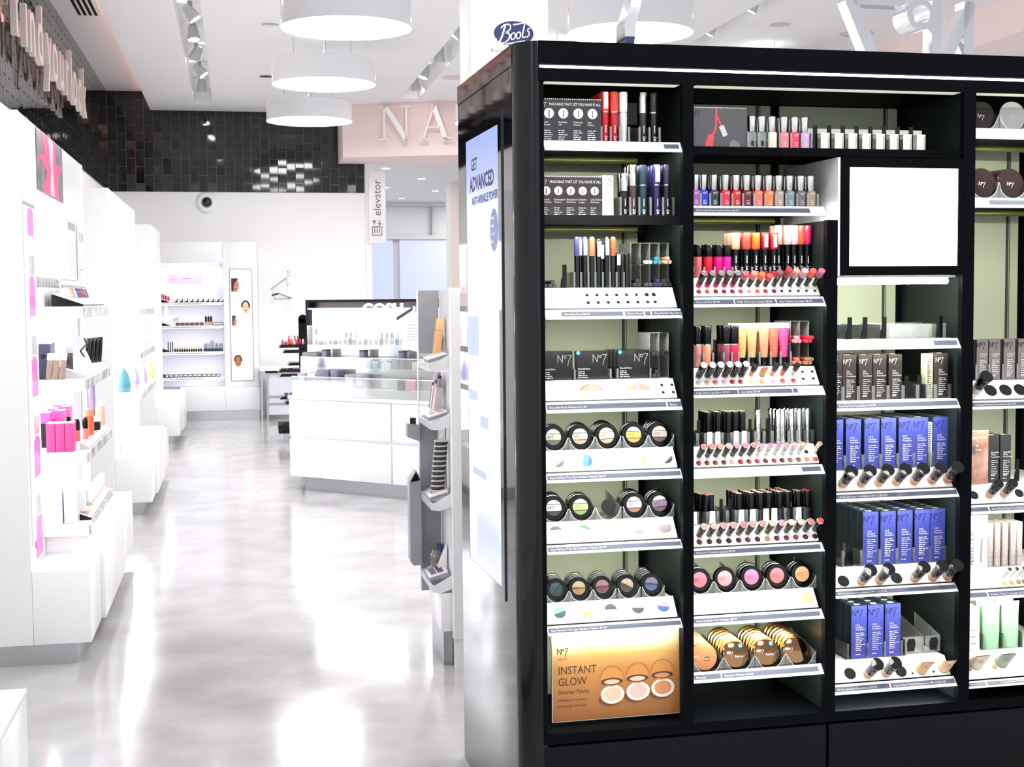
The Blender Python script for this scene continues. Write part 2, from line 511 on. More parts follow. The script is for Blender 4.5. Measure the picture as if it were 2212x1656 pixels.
# elevator lobby
for i, (x0, x1) in enumerate(((1.0, 2.88), (3.0, 4.3), (4.42, 6.2))):
    struct('window_%d' % (i + 1), MB().box(x0, x1, 25.94, 25.99, 0.05, 2.57), mat('frosted pane', (206, 214, 240), 0.25))
struct('trim_6', MB().box(1.0, 14, 25.9, 25.99, 2.57, 2.64), mat('grey rail', (196, 196, 198), 0.5))
struct('trim_7', MB().box(1.0, 14, 25.9, 25.99, 3.18, 3.26), mat('grey rail'))
struct('trim_8', MB().box(3.605, 3.62, 25.93, 25.999, 2.64, 3.18), GREYP)
for i, (x, y) in enumerate(((5.6, 20.0), (5.6, 23.0), (8.0, 20.0), (8.0, 23.0), (4.7, 24.8))):  # unseen panel lamps added to brighten the lobby
    t = thing('added_lobby_lamp', 'square panel lamp added to light the lobby, unseen behind the black unit', 'ceiling lamp', T(x, y, 3.26), 'added lobby lamps')
    MB().box(-.62, .62, -.62, .62, -.012, .0).build('lamp_frame', WHITE, t)
    MB().box(-.6, .6, -.6, .6, -.016, -.012).build('diffuser', EMIT_LOBBY, t)
struct('pillar', MB().box(3.28, 3.75, 21.4, 21.9, 0, 3.26), mat('beige pillar', (226, 214, 210), 0.6))
for i, (x, y) in enumerate(((2.05, 19.2), (2.75, 20.8), (2.4, 22.5), (3.35, 19.3), (3.0, 18.6), (2.3, 24.3), (3.3, 23.2), (3.75, 24.6), (2.95, 25.0), (1.9, 20.6))):
    t = thing('lobby_downlight', ORD[i] + ' small downlight in the low grey ceiling of the elevator lobby', 'ceiling light', T(x, y, 3.26), 'lobby downlights')
    MB().lathe([(.06, -.004), (.085, -.006), (.085, .002)], 20, cap=False).build('trim_ring', SILVER, t)
    MB().lathe([(.06, -.004), (.03, -.006)], 16).build('bulb', EMIT_SPOT, t)
t = thing('elevator_sign', 'white upright sign with a sideways grey word and elevator symbol', 'sign', T(1.79, 17.9, 0))
MB().box(-.105, .11, -.02, .02, 2.19, 3.1, bev=.004).build('board', WHITE, t)
MB().text('elevator', .138, T(.045, -.0215, 2.535) @ RY(-90), res=4).build('lettering', INKG, t)
mb = MB()
q = T(-.005, -.0215, 2.34)
mb.ribbon([(-.06, -.05), (.06, -.05), (.06, .06), (-.06, .06)], .014, q, True)
for x in (-.03, 0, .03):
    mb.box(x - .006, x + .006, -.0005, .0005, -.025, .035, q)
    mb.disc(.008, q @ T(x, 0, .046))
for x, s in ((-.035, 1), (.035, -1)):
    mb.ribbon([(x, .085), (x, .14)], .012, q)
    z = .14 if s > 0 else .08
    mb.ribbon([(x - .025, z - s * .025), (x, z), (x + .025, z - s * .025)], .012, q)
mb.build('symbol', INKG, t)

# white pillar sign with the blue oval emblem, behind the black unit
t = thing('sign_pillar', 'white pillar sign with a blue oval emblem rising behind the black unit', 'sign', T(1.187, 6.0, 0))
MB().box(-.171, .171, 0, .3, 0, 3.84, bev=.004).build('pillar_body', WHITE, t)
mb = MB().disc(.088, T(.017, -.002, 2.636), 40, rz=.053)
e = mb.build('oval_emblem', NAVY, t)
mb = MB()
sc = T(.017, -.004, 2.636) @ Matrix(((1, 0, .25, 0), (0, 1, 0, 0), (0, 0, 1, 0), (0, 0, 0, 1))) @ RY(-9)
def pen(pts, w=.006): mb.ribbon(pts, w, sc)
pen([(-.060, -.034), (-.048, .0), (-.040, .04)], .008)                                  # stem of the capital
pen([(-.058, .03), (-.046, .042), (-.028, .044), (-.016, .034), (-.018, .018), (-.034, .008), (-.044, .006)], .006)
pen([(-.044, .006), (-.026, .006), (-.016, -.006), (-.02, -.024), (-.036, -.036), (-.058, -.036), (-.072, -.03), (-.078, -.02), (-.072, -.014)], .0065)
for x in (-.002, .021):
    mb.ribbon([(x + .0095 * math.cos(q * .571), -.012 + .0145 * math.sin(q * .571)) for q in range(11)], .0055, sc, True)
pen([(.044, .034), (.038, -.012), (.041, -.024), (.049, -.022)], .006)                  # t
pen([(-.006, .038), (.068, .040)], .006)                                                # long bar
pen([(.070, .012), (.061, .012), (.059, .004), (.066, -.004), (.068, -.016), (.060, -.024), (.05, -.022)], .0055)
pen([(-.03, -.043), (.052, -.040)], .006)
mb.build('script_lettering', INKW, e)
MB().text("Britain's favourite", .02, T(-.085, -.0025, 2.555), res=3).build('tagline', INKG, t)

# ================================================================== the black display unit
# unit frame: u along its front from the rounded corner, v into its depth, z up
DL = YAW_UNIT - YAW
UM = T(.72512, 3.56531, 0) @ RZ(math.degrees(DL))
def UP(u, v, z, rot=I4):
    return UM @ T(u, v, z) @ rot
VB = .37            # pale back panels
H = 2.16
POSTS = [(.451, .481), (.868, .900), (1.281, 1.317), (1.70, 1.74)]
unit = thing('cosmetics_display_unit', 'tall glossy black cosmetics display unit with rounded corner and lit bays', 'display unit', UM)
# end panel, mirror gloss
MB().box(.0, .018, .07, .834, .0, H - .058).build('end_panel', BLACKG, unit)
MB().box(-.001, .018, .07, .834, H - .056, H).build('end_panel_cap', BLACKG, unit)
# rounded corner post
R0 = .066
poly = [(p[0], p[1]) for p in arc(R0, R0 + .006, R0, 180, 270, 14)] + [(.07, .006), (.07, .022), (.0555, .022), (.0555, .09), (0, .09)]
MB().prism([(.0, .0755)] + poly[1:-1] + [(0.004, .09)], 'z', 0, H).build('corner_post', BLACKP, unit)
# header with its lit strip
hd = MB().box(.056, 1.78, .0, .34, 2.057, 2.089).box(.056, 1.78, .0, .34, 2.1, H).box(.056, 1.78, .008, .34, 2.089, 2.1).build('header', BLACKM, unit)
MB().box(.06, 1.78, .003, .008, 2.0915, 2.0975).build('light_strip', EMIT_STRIP, hd)
for u0, u1 in ((.075, .445), (.49, 1.275), (1.325, 1.69)):
    MB().box(u0, u1, .01, .05, 2.0555, 2.0565).build('diffuser', mat('dim lamp diffuser', (206, 212, 196), 0.5, emit=(225, 232, 210), estr=.4), hd)
MB().box(.0, 1.78, .341, .834, 2.1, H).box(.018, 1.78, .383, .42, .1, 2.1).build('core_wall', BLACKM, unit)
# bay partitions: dark inner walls, black upright posts in front
for k, (a, b) in enumerate(POSTS):
    top = 1.700 if k == 1 else 2.058
    pm = MB().box(a, b, .0, .022, .328, top)
    p = pm.build('bay_post', BLACKM, unit)
    mb = MB().box(a + .010, b - .010, .022, VB, .328, top)
    p2 = mb.build('bay_wall', BAYWALL, unit)
    mb = MB()
    z = .36
    while z < top - .03:
        mb.box(a + .008, a + .0102, .023, .030, z, z + .016)
        z += .042
    mb.build('groove', BLACKM, p2)
MB().box(.058, .070, .006, .022, .328, 2.058).build('bay_post', BLACKM, unit)
MB().box(.056, .062, .022, VB, .328, 2.058).build('bay_wall', BAYWALL, unit)
for (u0, u1, s) in ((.06, .462, .399), (.471, .879, .818), (.890, 1.292, 1.232), (1.307, 1.711, 1.654)):
    mb = MB().box(u0, u1, VB, VB + .01, .328, 2.058)
    p = mb.build('back_panel', BACKW, unit)
    MB().box(s - .004, s + .004, VB - .003, VB, .328, 2.058).box(s + .008, s + .010, VB - .0015, VB, .328, 2.058).build('upright_slot', mat('slot grey', (60, 66, 58), 0.5), p)
    MB().box(u1 - .018, u1, VB - .006, VB, .328, 2.058).build('upright', BLACKM, p)
MB().box(.07, 1.27, VB - .012, VB, 1.985, 1.993).box(1.32, 1.70, VB - .012, VB, 1.985, 1.993).build('back_rail', BLACKM, unit)
BLACKD = mat('black drawer', (7, 9, 13), 0.4)
BLACKD.node_tree.nodes['Principled BSDF'].inputs['Specular IOR Level'].default_value = .1
# base: bay floor, ledge, drawer fronts
MB().box(.058, 1.78, .0, VB + .02, .300, .328).build('bay_floor', BLACKM, unit)
MB().box(.06, 1.78, .03, .34, .0, .30).build('base', BLACKM, unit)
for k, (u0, u1) in enumerate(((.06, .876), (.884, 1.70), (1.708, 1.78))):
    MB().box(u0, u1, .004, .03, .03, .292, bev=.002).build('drawer_front', BLACKD, unit)
# advert screen let into the end panel
fr = MB()
SV = [(.235, .654), (.722, .654), (.722, 2.009), (.190, 2.009), (.190, .654)]
fr.box(-.004, .0, .19, .722, .652, .684).box(-.004, .0, .19, .722, 1.971, 2.009).box(-.004, .0, .19, .232, .684, 1.971).box(-.004, .0, .69, .722, .684, 1.971)
scr = fr.build('advert_frame', BLACKG, unit)
AD = mat('backlit advert', (240, 244, 250), 0.2)
nt = AD.node_tree
b = nt.nodes['Principled BSDF']
tc = nt.nodes.new('ShaderNodeTexCoord')
sp = nt.nodes.new('ShaderNodeSeparateXYZ')
nz = nt.nodes.new('ShaderNodeTexVoronoi')
nz.inputs['Scale'].default_value = 2.3
mr = nt.nodes.new('ShaderNodeMapRange')
mr.inputs['From Min'].default_value, mr.inputs['From Max'].default_value = .68, 1.98
rp = nt.nodes.new('ShaderNodeValToRGB')
e = rp.color_ramp.elements
e[0].position, e[0].color = 0.0, rgb(176, 170, 225)
e[1].position, e[1].color = 1.0, rgb(150, 165, 225)
for p, c in ((.12, (168, 182, 232)), (.22, (235, 240, 250)), (.55, (255, 255, 255)), (.72, (248, 252, 255)), (.82, (178, 214, 240)), (.92, (205, 218, 245))):
    q = e.new(p)
    q.color = rgb(*c)
ad = nt.nodes.new('ShaderNodeMath')
ad.operation = 'MULTIPLY_ADD'
ad.inputs[1].default_value = .16
nt.links.new(tc.outputs['Object'], sp.inputs[0])
nt.links.new(sp.outputs['Z'], mr.inputs[0])
nt.links.new(tc.outputs['Object'], nz.inputs['Vector'])
nt.links.new(nz.outputs['Color'], ad.inputs[0])
nt.links.new(mr.outputs[0], ad.inputs[2])
nt.links.new(ad.outputs[0], rp.inputs[0])
b.inputs['Base Color'].default_value = rgb(30, 32, 38)
nt.links.new(rp.outputs[0], b.inputs['Emission Color'])
b.inputs['Emission Strength'].default_value = .78
pn = MB().box(-.003, .0, .232, .69, .684, 1.971).build('advert_panel', AD, scr)
ET = RZ(-90)     # lettering laid on the end panel reads from the aisle, away from the corner... towards it
def on_end(v, z): return T(-.0036, v, z) @ RZ(-90)
DKN = mat('advert ink', (30, 42, 78), 0.5)
MB().text('GET', .05, on_end(.612, 1.876), off=.0012).build('lettering', DKN, scr)
MB().text('ADVANCED', .062, on_end(.634, 1.815) @ Matrix.Diagonal((1.03, 1, .95, 1)), off=.0022).build('lettering', DKN, scr)
MB().text('ANTI-WRINKLE POWER', .0335, on_end(.603, 1.772) @ Matrix.Diagonal((1.02, 1, 1, 1)), off=.001).build('lettering', DKN, scr)
q = MB().disc(.054, on_end(.29, 1.685), 32, rz=.06).build('oval_badge', mat('pale badge', (120, 140, 205), 0.4), scr)
MB().add(*(lambda m: (m.v, m.f))(lines(MB(), 4, .07, .022, T(0, -.0008, 0) @ I4, .35, 3)), on_end(.325, 1.715)).build('lettering', INKW, q)
for v, z, w, h in ((.61, 1.2, .13, .03), (.45, 1.13, .12, .035), (.53, .97, .2, .02), (.6, 1.38, .16, .12)):
    MB().box(-.0036, -.0033, v - w / 2, v + w / 2, z - h / 2, z + h / 2).build('pale_print', mat('pale blue print', (196, 216, 240), 0.4), scr)

# ------------------------------------------------------------------ shelves
def shelf(key, u0, u1, zb, zt, zp, label, kind='white', strips=(), tube=True, deck=None, holes=(), price='', ptext=()):
    """one clip-on shelf: board, price channel, raised tester riser with the deck the goods stand on, lamp under it"""
    t = thing('display_shelf', label, 'shelf', UM)
    lipm = PLASTW if kind == 'white' else BLACKM
    MB().box(u0, u1, .052 if tube == 'high' else .026, VB - .012, zb + (.011 if key != 28 else .002), zb + (.0165 if key != 28 else .007)).build('shelf_board', BLACKM, t)
    lp = MB().prism([(.0, zb), (.004, zb - .001), (.026, zt - .001), (.024, zt), (.021, zt)], 'x', u0, u1).build('price_channel', lipm, t)
    zs = zb + (zt - zb) * .32
    ze = zb + (zt - zb) * .78
    f = lambda z: .0215 * (z - zb) / (zt - zb) - .0009
    for (a, b, txt) in strips:
        s = MB().add([(u0 + a, f(zs), zs), (u0 + b, f(zs), zs), (u0 + b, f(ze), ze), (u0 + a, f(ze), ze)], [(0, 1, 2, 3)]).build('price_strip', STRIPG, lp)
        if txt:
            tl = math.degrees(math.atan2(.0215, zt - zb))
            MB().text(txt, .0088, T(u0 + a + .006, f(zs) - .0004, zs + .003) @ RX(-tl)).build('lettering', INKW, s)
    if zp:
        dk = zp - (.0045 if key in (15, 16, 17, 27) else 0)
        y1 = .026 + (zp - zt - .004) * .78
        pan = MB().prism([(.0265, zt + .004), (y1, zp), (y1 + .003, zp), (y1 + .0035, dk), (VB - .02, dk), (VB - .02, dk - .006), (y1 + .006, dk - .006), (.034, zt + .0)], 'x', u0 + .001, u1 - (.006 if u1 < 1.29 else .004)).build('tester_riser', PLASTW, t)
    else:
        MB().box(u0 + .001, u1 - .006, .027, VB - .02, (deck or zt) - .0055, (deck or zt) - .0005).build('deck', PLASTW if kind == 'white' else GLASS, t)
    zl = zb + (.0125 if tube == 'high' else .0045)
    if tube:
        MB().cyl((u0 + .012, .042, zl), (u1 - .02, .042, zl), .006, seg=10).build('lamp_tube', EMIT_TUBE, t)
    if tube == 'high':       # above eye level an olive sleeved spare tube shows under the board
        MB().cyl((u0 + .006, .24, zb - .002), (u1 - .05, .24, zb - .002), .0085, seg=14).build('sleeved_tube', OLIVE, t)
        MB().box(u1 - .05, u1 - .035, .228, .252, zb - .012, zb + .011).build('tube_holder', BLACKM, t)
    elif tube:
        MB().box(u0 + .004, u1 - .006, .058, .0595, zb + .0015, zb + .011).build('lamp_baffle', BLACKM, t)
    return t

B1, B2, B3, B4 = (.0715, .450), (.482, .867), (.901, 1.280), (1.318, 1.699)
shelf(11, *B1, 1.879, 1.906, None, 'white-edged top shelf of the first bay, holding red mascaras', tube='high', strips=((.33, .372, ''),))
shelf(12, *B1, 1.686, 1.712, None, 'black-edged shelf holding dark blue and purple mascaras', kind='black', tube='high')
shelf(13, *B1, 1.437, 1.462, 1.5195, 'white shelf with punched holes, holding the eye pencils', strips=((.045, .214, 'Amazing Eyes $8.49'), (.22, .272, 'Brow Pencil'), (.276, .291, ''), (.295, .378, 'Stay Perfect Eye Pencil $6.99')))
shelf(14, *B1, 1.190, 1.2175, 1.271, 'white shelf holding the three wide dark palette boxes', strips=((.003, .335, 'Beautiful Eyes Palette $12.99'), (.339, .378, 'Brow')))
shelf(15, *B1, 1.0045, 1.0275, 1.083, 'white shelf with the upper row of round three-colour eyeshadows', strips=((.003, .376, 'Stay Perfect Trio Eye Shadow Palette $8.99'),))
shelf(16, *B1, .8135, .8345, .8895, 'white shelf with the lower row of round three-colour eyeshadows', strips=((.003, .376, 'Stay Perfect Trio Eye Shadow Palette $8.99'),))
shelf(17, *B1, .595, .616, .669, 'white shelf with two-colour eyeshadows above the golden poster', strips=((.003, .376, 'Stay Perfect Duo Eye Shadow Palette $7.99'),))
shelf(21, .482, 1.262, 1.873, 1.897, None, 'wide black top shelf spanning two bays, with pale nail polishes', kind='black', tube=False)
shelf(22, *B2, 1.711, 1.738, None, 'white-edged shelf holding the row of bright nail polishes', tube='high', strips=((.003, .34, 'Gel Look Shine Nail Colour $6.99'),))
shelf(23, *B2, 1.465, 1.491, 1.544, 'white shelf holding the lip crayons and their tilted testers', strips=((.003, .118, 'Sheen & Tint $9.99'), (.121, .24, 'High Shine Lip Crayon $8.99'), (.243, .38, 'Stay Perfect Lip Stain $8.99')))
shelf(24, *B2, 1.2205, 1.244, 1.297, 'white shelf holding the lip glosses and squeezy tubes', strips=((.003, .13, 'High Shine Lip Gloss $7.99'), (.133, .29, 'Lip Glow $9.99'), (.293, .306, '')))
shelf(25, *B2, 1.001, 1.025, 1.078, 'white shelf holding black and silver lipsticks', strips=((.32, .376, ''),))
shelf(26, *B2, .784, .806, .8585, 'white shelf holding black lipsticks with tinted tops', strips=((.003, .376, 'Moisture Drench Lipstick $9.99'),))
shelf(27, *B2, .595, .6175, .669, 'white shelf holding the pink round blushers', strips=((.003, .376, 'Natural Blush Tint Powder $8.99'),))
shelf(28, *B2, .4375, .4615, None, 'low white-edged shelf holding the golden bronzer compacts', deck=.450, strips=((.003, .082, 'Bronzer'), (.085, .372, 'Shimmer Palette $14.99')))
shelf(31, *B3, 1.3425, 1.370, None, 'nearly empty white shelf under the lit square panel', strips=((.3, .372, ''),))
shelf(32, *B3, 1.173, 1.1985, None, 'white-edged shelf holding tall brown foundation boxes', strips=((.003, .376, 'Stay Perfect Foundation $14.99'),))
shelf(33, *B3, .920, .9425, .996, 'white shelf with the upper row of blue boxes and bottle testers', strips=((.003, .376, 'Lift & Luminate Foundation SPF 15 $15.99'),))
shelf(34, *B3, .648, .669, .718, 'white shelf with the middle row of blue boxes and bottle testers', strips=((.003, .376, 'Lift & Luminate Foundation SPF 15 $15.99'),))
shelf(35, *B3, .374, .397, .448, 'lowest white shelf, with three blue boxes and two tan pouches', strips=((.003, .172, 'Lift & Luminate Foundation $15.99'), (.176, .376, 'Dual Action Tinted Moisturiser SPF 15 $12.99')))
shelf(41, *B4, 1.929, 1.9605, None, 'white-edged shelf at the very top of the last bay', deck=1.956, tube='high', strips=())
shelf(42, *B4, 1.737, 1.7655, None, 'white-edged shelf with dark powder compacts, second from the top of the last bay', deck=1.764, tube='high', strips=((.05, .37, ''),))
shelf(43, *B4, 1.167, 1.1895, 1.2435, 'white shelf with round holes under the grey boxes of the last bay', strips=((.003, .37, 'Intelligent Colour Foundation $14.99'),))
shelf(44, *B4, .8665, .8895, .942, 'white shelf with the tan picture card in the last bay', strips=((.003, .06, ''), (.064, .37, 'Beautifully Matte Foundation $9.99')))
shelf(45, *B4, .6185, .642, .693, 'white shelf with slim silver boxes in the last bay', strips=((.003, .06, ''), (.064, .37, 'Radiant Glow Concealer $10.99')))
shelf(46, *B4, .3625, .377, .448, 'lowest shelf of the last bay, with pale green tubes', strips=((.003, .06, 'Beautifully Matte'), (.064, .37, 'Colour Calming Primer $10.99')), tube=False)

# lit square panel (mirror box) at the top of the third bay
t = thing('lit_mirror_box', 'black framed square lit white panel in a white-sided box', 'lit panel', UM)
fr = MB().box(.908, 1.2802, .0, .012, 1.8445, 1.871).box(.908, 1.2802, .0, .012, 1.548, 1.574).box(.908, .935, .0, .012, 1.574, 1.8445).box(1.266, 1.2802, .0, .012, 1.574, 1.8445)
fr.build('frame', BLACKM, t)
MB().box(.935, 1.266, .004, .010, 1.574, 1.8445).build('lit_face', EMIT_MIRROR, t)
MB().box(.9008, .908, .003, VB - .02, 1.548, 1.8715).build('side_panel', WHITE, t)
MB().box(.908, 1.2802, .012, VB - .02, 1.548, 1.87).build('box_body', BLACKM, t)
MB().cyl((.905, .03, 1.532), (1.25, .03, 1.532), .0085, seg=12).build('lamp_tube', EMIT_TUBE, t)
MB().box(.905, 1.27, .02, .045, 1.542, 1.548).build('lamp_holder', PLASTW, t)

# chrome emblem standing on the unit, facing the far side
t = thing('chrome_emblem', 'mirror chrome capital letter, small ring and numeral standing on the black unit, seen from behind', 'sign', UM)
def bar(mb, a, b, w, v0=.72, v1=.78):
    a, b = Vector(a), Vector(b)
    q = Vector((-(b - a).y, (b - a).x)).normalized() * w / 2
    return mb.prism([tuple(a - q), tuple(b - q), tuple(b + q), tuple(a + q)], 'y', v0, v1)
mb = MB()
mb.box(1.587, 1.622, .72, .78, 2.1605, 2.468); mb.box(1.706, 1.742, .72, .78, 2.1605, 2.47)
bar(mb, (1.60, 2.19), (1.735, 2.465), .036)
mb.build('letter', CHROME, t)
o = arc(1.525, 2.411, .05, 0, 360, 28); i = arc(1.525, 2.411, .032, 0, 360, 28)
mb = MB()
for k in range(28):
    mb.prism([o[k], o[k + 1], i[k + 1], i[k]], 'y', .68, .78)
mb.build('ring', CHROME, t)
mb = MB()
bar(mb, (1.30, 2.46), (1.49, 2.46), .03); bar(mb, (1.292, 2.465), (1.425, 2.17), .042)
mb.build('numeral', CHROME, t)
t = thing('chrome_numeral', 'slanted white and chrome numeral standing edge-on on the black header', 'sign', UM)
MB().prism([(.33, 2.1605), (.352, 2.1605), (.36, 2.235), (.405, 2.40), (.375, 2.40), (.34, 2.27), (.328, 2.235)], 'y', .12, .2).build('numeral', CHROME, t)
MB().prism([(.325, 2.1605), (.35, 2.1605), (.356, 2.2), (.33, 2.2)], 'y', .115, .205).build('foot', NAVY, t)

# golden lit poster at the foot of the first bay
t = thing('desert_poster', 'golden desert poster showing three open compacts', 'poster', UM)
PO = mat('desert print with lamp wash', (210, 150, 80), 0.3)
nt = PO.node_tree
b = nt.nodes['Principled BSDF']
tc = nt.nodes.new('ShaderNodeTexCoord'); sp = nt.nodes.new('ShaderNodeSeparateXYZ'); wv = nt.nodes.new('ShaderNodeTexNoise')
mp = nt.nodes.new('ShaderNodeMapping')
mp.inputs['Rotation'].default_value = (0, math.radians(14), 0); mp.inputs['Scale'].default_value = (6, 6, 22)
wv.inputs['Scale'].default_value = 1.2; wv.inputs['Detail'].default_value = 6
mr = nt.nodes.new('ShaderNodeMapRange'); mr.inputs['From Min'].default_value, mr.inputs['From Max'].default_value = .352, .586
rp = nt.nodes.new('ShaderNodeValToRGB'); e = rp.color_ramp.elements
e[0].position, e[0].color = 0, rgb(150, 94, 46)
e[1].position, e[1].color = 1, rgb(248, 234, 200)  # pale top is part sky print, part lamp wash painted in
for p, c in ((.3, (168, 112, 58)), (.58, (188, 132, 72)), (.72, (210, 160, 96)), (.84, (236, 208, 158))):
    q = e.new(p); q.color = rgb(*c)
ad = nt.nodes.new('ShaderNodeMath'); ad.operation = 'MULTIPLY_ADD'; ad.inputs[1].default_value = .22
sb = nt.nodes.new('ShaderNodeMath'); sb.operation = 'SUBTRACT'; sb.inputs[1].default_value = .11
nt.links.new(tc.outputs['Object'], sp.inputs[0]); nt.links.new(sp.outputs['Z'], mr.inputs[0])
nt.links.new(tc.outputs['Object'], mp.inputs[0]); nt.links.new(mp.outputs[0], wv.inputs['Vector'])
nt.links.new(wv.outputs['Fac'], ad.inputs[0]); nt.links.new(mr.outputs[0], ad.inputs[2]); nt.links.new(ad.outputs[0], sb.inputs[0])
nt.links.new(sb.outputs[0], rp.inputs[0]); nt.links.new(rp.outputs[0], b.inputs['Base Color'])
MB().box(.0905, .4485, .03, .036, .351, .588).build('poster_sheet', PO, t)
MB().box(.0885, .4505, .0315, .038, .349, .59).build('sheet_edge', PLASTW, t)
PI = mat('brown poster ink', (50, 34, 22), 0.7)
pt = lambda u, z: T(u, .0295, z)
logo7(MB(), .016, pt(.104, .535), .14).build('emblem', PI, t)
for s, sz, z in (('MAKE UP', .0075, .519), ('INSTANT', .031, .480), ('GLOW', .031, .449), ('Shimmer Palette', .0158, .426), ('Highlights and shimmers', .0098, .406), ('for glowing, radiant skin', .0098, .390)):
    MB().text(s, sz, pt(.105, z) @ Matrix.Diagonal((.84, 1, 1, 1)), res=3).build('lettering', PI, t)
for k, (u, z, c) in enumerate(((.258, .428, (228, 190, 160)), (.331, .432, (226, 186, 176)), (.402, .4365, (206, 140, 94)))):
    q = MB().disc(.034, pt(u - .006, z - .024), 24, rz=.02).build('printed_compact', mat('print shade', (112, 66, 34), 0.4), t)
    MB().disc(.0335, T(u, .0292, z - .012), 28, rz=.026).build('printed_base', mat('print white', (238, 226, 212), 0.4), q)
    MB().disc(.0245, T(u, .0289, z - .011), 28, rz=.019).build('printed_powder', mat('print powder %d' % k, c, 0.4), q)
    mb = MB(); mb.disc(.0325, T(u - .002, .0291, z + .036), 28, rz=.026); mb.build('printed_lid', mat('print lid', (198, 134, 70), 0.4), q)
    mb = MB(); mb.ribbon(arc(u - .002, z + .036, .031, 0, 180, 14), .002, T(0, .0287, 0)); mb.build('printed_rim', mat('print rim', (150, 96, 44), 0.4), q)
    MB().disc(.031, T(u - .002, .0288, z + .024), 24, rz=.010).build('printed_mirror', mat('print dark', (80, 48, 28), 0.4), q)
    MB().disc(.022, T(u - .002, .0285, z + .023), 24, rz=.0065).build('printed_reflection', mat('print powder %d' % k), q)
# the sheet stands a little behind the lamp of the shelf above
PM = T(-.832, .025, 1.5) @ Matrix.Diagonal((1.007, 1, 1.007, 1)) @ T(.832, 0, -1.5)
for o in COL.objects:
    if o.type == 'MESH' and (o.parent == t or (o.parent and o.parent.parent == t)):
        o.data.transform(PM)

# ================================================================== goods on the unit
_proto = {}
def proto(key, maker):
    """a kind of thing: list of (part name, mesh, sub-parts); made once, its meshes shared by all copies"""
    if key not in _proto:
        _proto[key] = maker()
    return _proto[key]
def place(parts, name, label, cat, M, group=None):
    if len(parts) == 1:
        o = put(name, parts[0][1])
        o.matrix_world = M
        tag(o, label, cat, group)
        own = o
    else:
        own = thing(name, label, cat, M, group)
        for p in parts:
            o = put(p[0], p[1], own)
            for q in (p[2] if len(p) > 2 else ()):
                put(q[0], q[1], o)
    return own
def deep(c, k=.8):
    return tuple(int(x * k) for x in c)
def shade(c, rough=0.2):
    return paint(c, rough)

# ---- mascaras and pencils
def mascara(body, cap, h=.133, label=False, r=.0105, split=.6):
    def mk():
        b = MB().lathe([(r * .8, 0), (r * .92, .002), (r, h * .5), (r * .97, h * split)], 14).mesh('case', shade(body))
        c = MB().lathe([(r * .98, h * split), (r * 1.02, h * split + .002), (r * 1.12, h - .004), (r * 1.0, h)], 14).mesh('cap', cap if not isinstance(cap, tuple) else shade(cap))
        col = MB().lathe([(r * 1.04, h * split - .001), (r * 1.04, h * split + .002)], 14, cap=False).mesh('collar', SILVER)
        lg = logo7(MB(), .0062, T(.0035, -r * .98, .006) @ RY(-90), .14)
        l = MB().add([(p[0], -r - .0004, p[2]) for p in lg.v], lg.f)
        lines(l, 1, .03, .0028, T(.001, -r - .0004, .026) @ RY(-90), .8, 4)
        ps = [('case', b, [('lettering', l.mesh('lettering', INKW))]), ('cap', c), ('collar', col)]
        if label:
            s = MB().box(-.006, .006, -r * 1.14 - .0006, -r * .9, h * .66, h * .985).mesh('paper_label', INKW)
            ps.append(('paper_label', s))
        return ps
    return proto(('mas', body, cap if isinstance(cap, tuple) else cap.name, h, label, split), mk)
GM = 'mascaras in the first bay'
S11, S12 = 1.906, 1.712
for (u, body, cap, lab, desc, n) in ((.2505, (176, 22, 34), (222, 48, 44), True, 'red mascara with a white paper label', 6), (.276, (178, 28, 38), (226, 66, 50), False, 'plain red mascara', 3), (.302, (206, 206, 214), (240, 240, 242), False, 'white and silver mascara', 2),
                                     (.357, (34, 36, 42), SILVER, False, 'black mascara with a silver cap', 1), (.387, (14, 14, 16), (26, 16, 16), False, 'all-black mascara with a white dot label', 1)):
    for k in range(n):
        place(mascara(body, cap, .134, lab and k == 0), 'mascara', desc + (' on the top shelf, foremost of its row' if k == 0 else ' on the top shelf, %s behind the foremost' % ORD[k - 1]), 'mascara', UP(u, .055 + k * .026, S11), GM)
for (u, body, cap, h, lab, desc, n) in ((.3055, (12, 12, 14), SILVER, .113, False, 'short black mascara with a silver cap', 2), (.3295, (66, 48, 48), SILVER, .136, False, 'brown mascara with a silver cap', 3), (.358, (26, 52, 62), (30, 48, 62), .136, False, 'dark teal mascara', 4),
                                        (.397, (34, 26, 66), (52, 44, 92), .138, True, 'purple mascara with a pale label', 4), (.4255, (24, 20, 36), (36, 34, 56), .138, False, 'near-black violet mascara', 4)):
    for k in range(n):
        place(mascara(body, cap, h, lab and k == 0), 'mascara', desc + (' on the black-edged shelf, foremost of its row' if k == 0 else ' on the black-edged shelf, %s behind the foremost' % ORD[k - 1]), 'mascara', UP(u, .06 + k * .026, S12), GM)
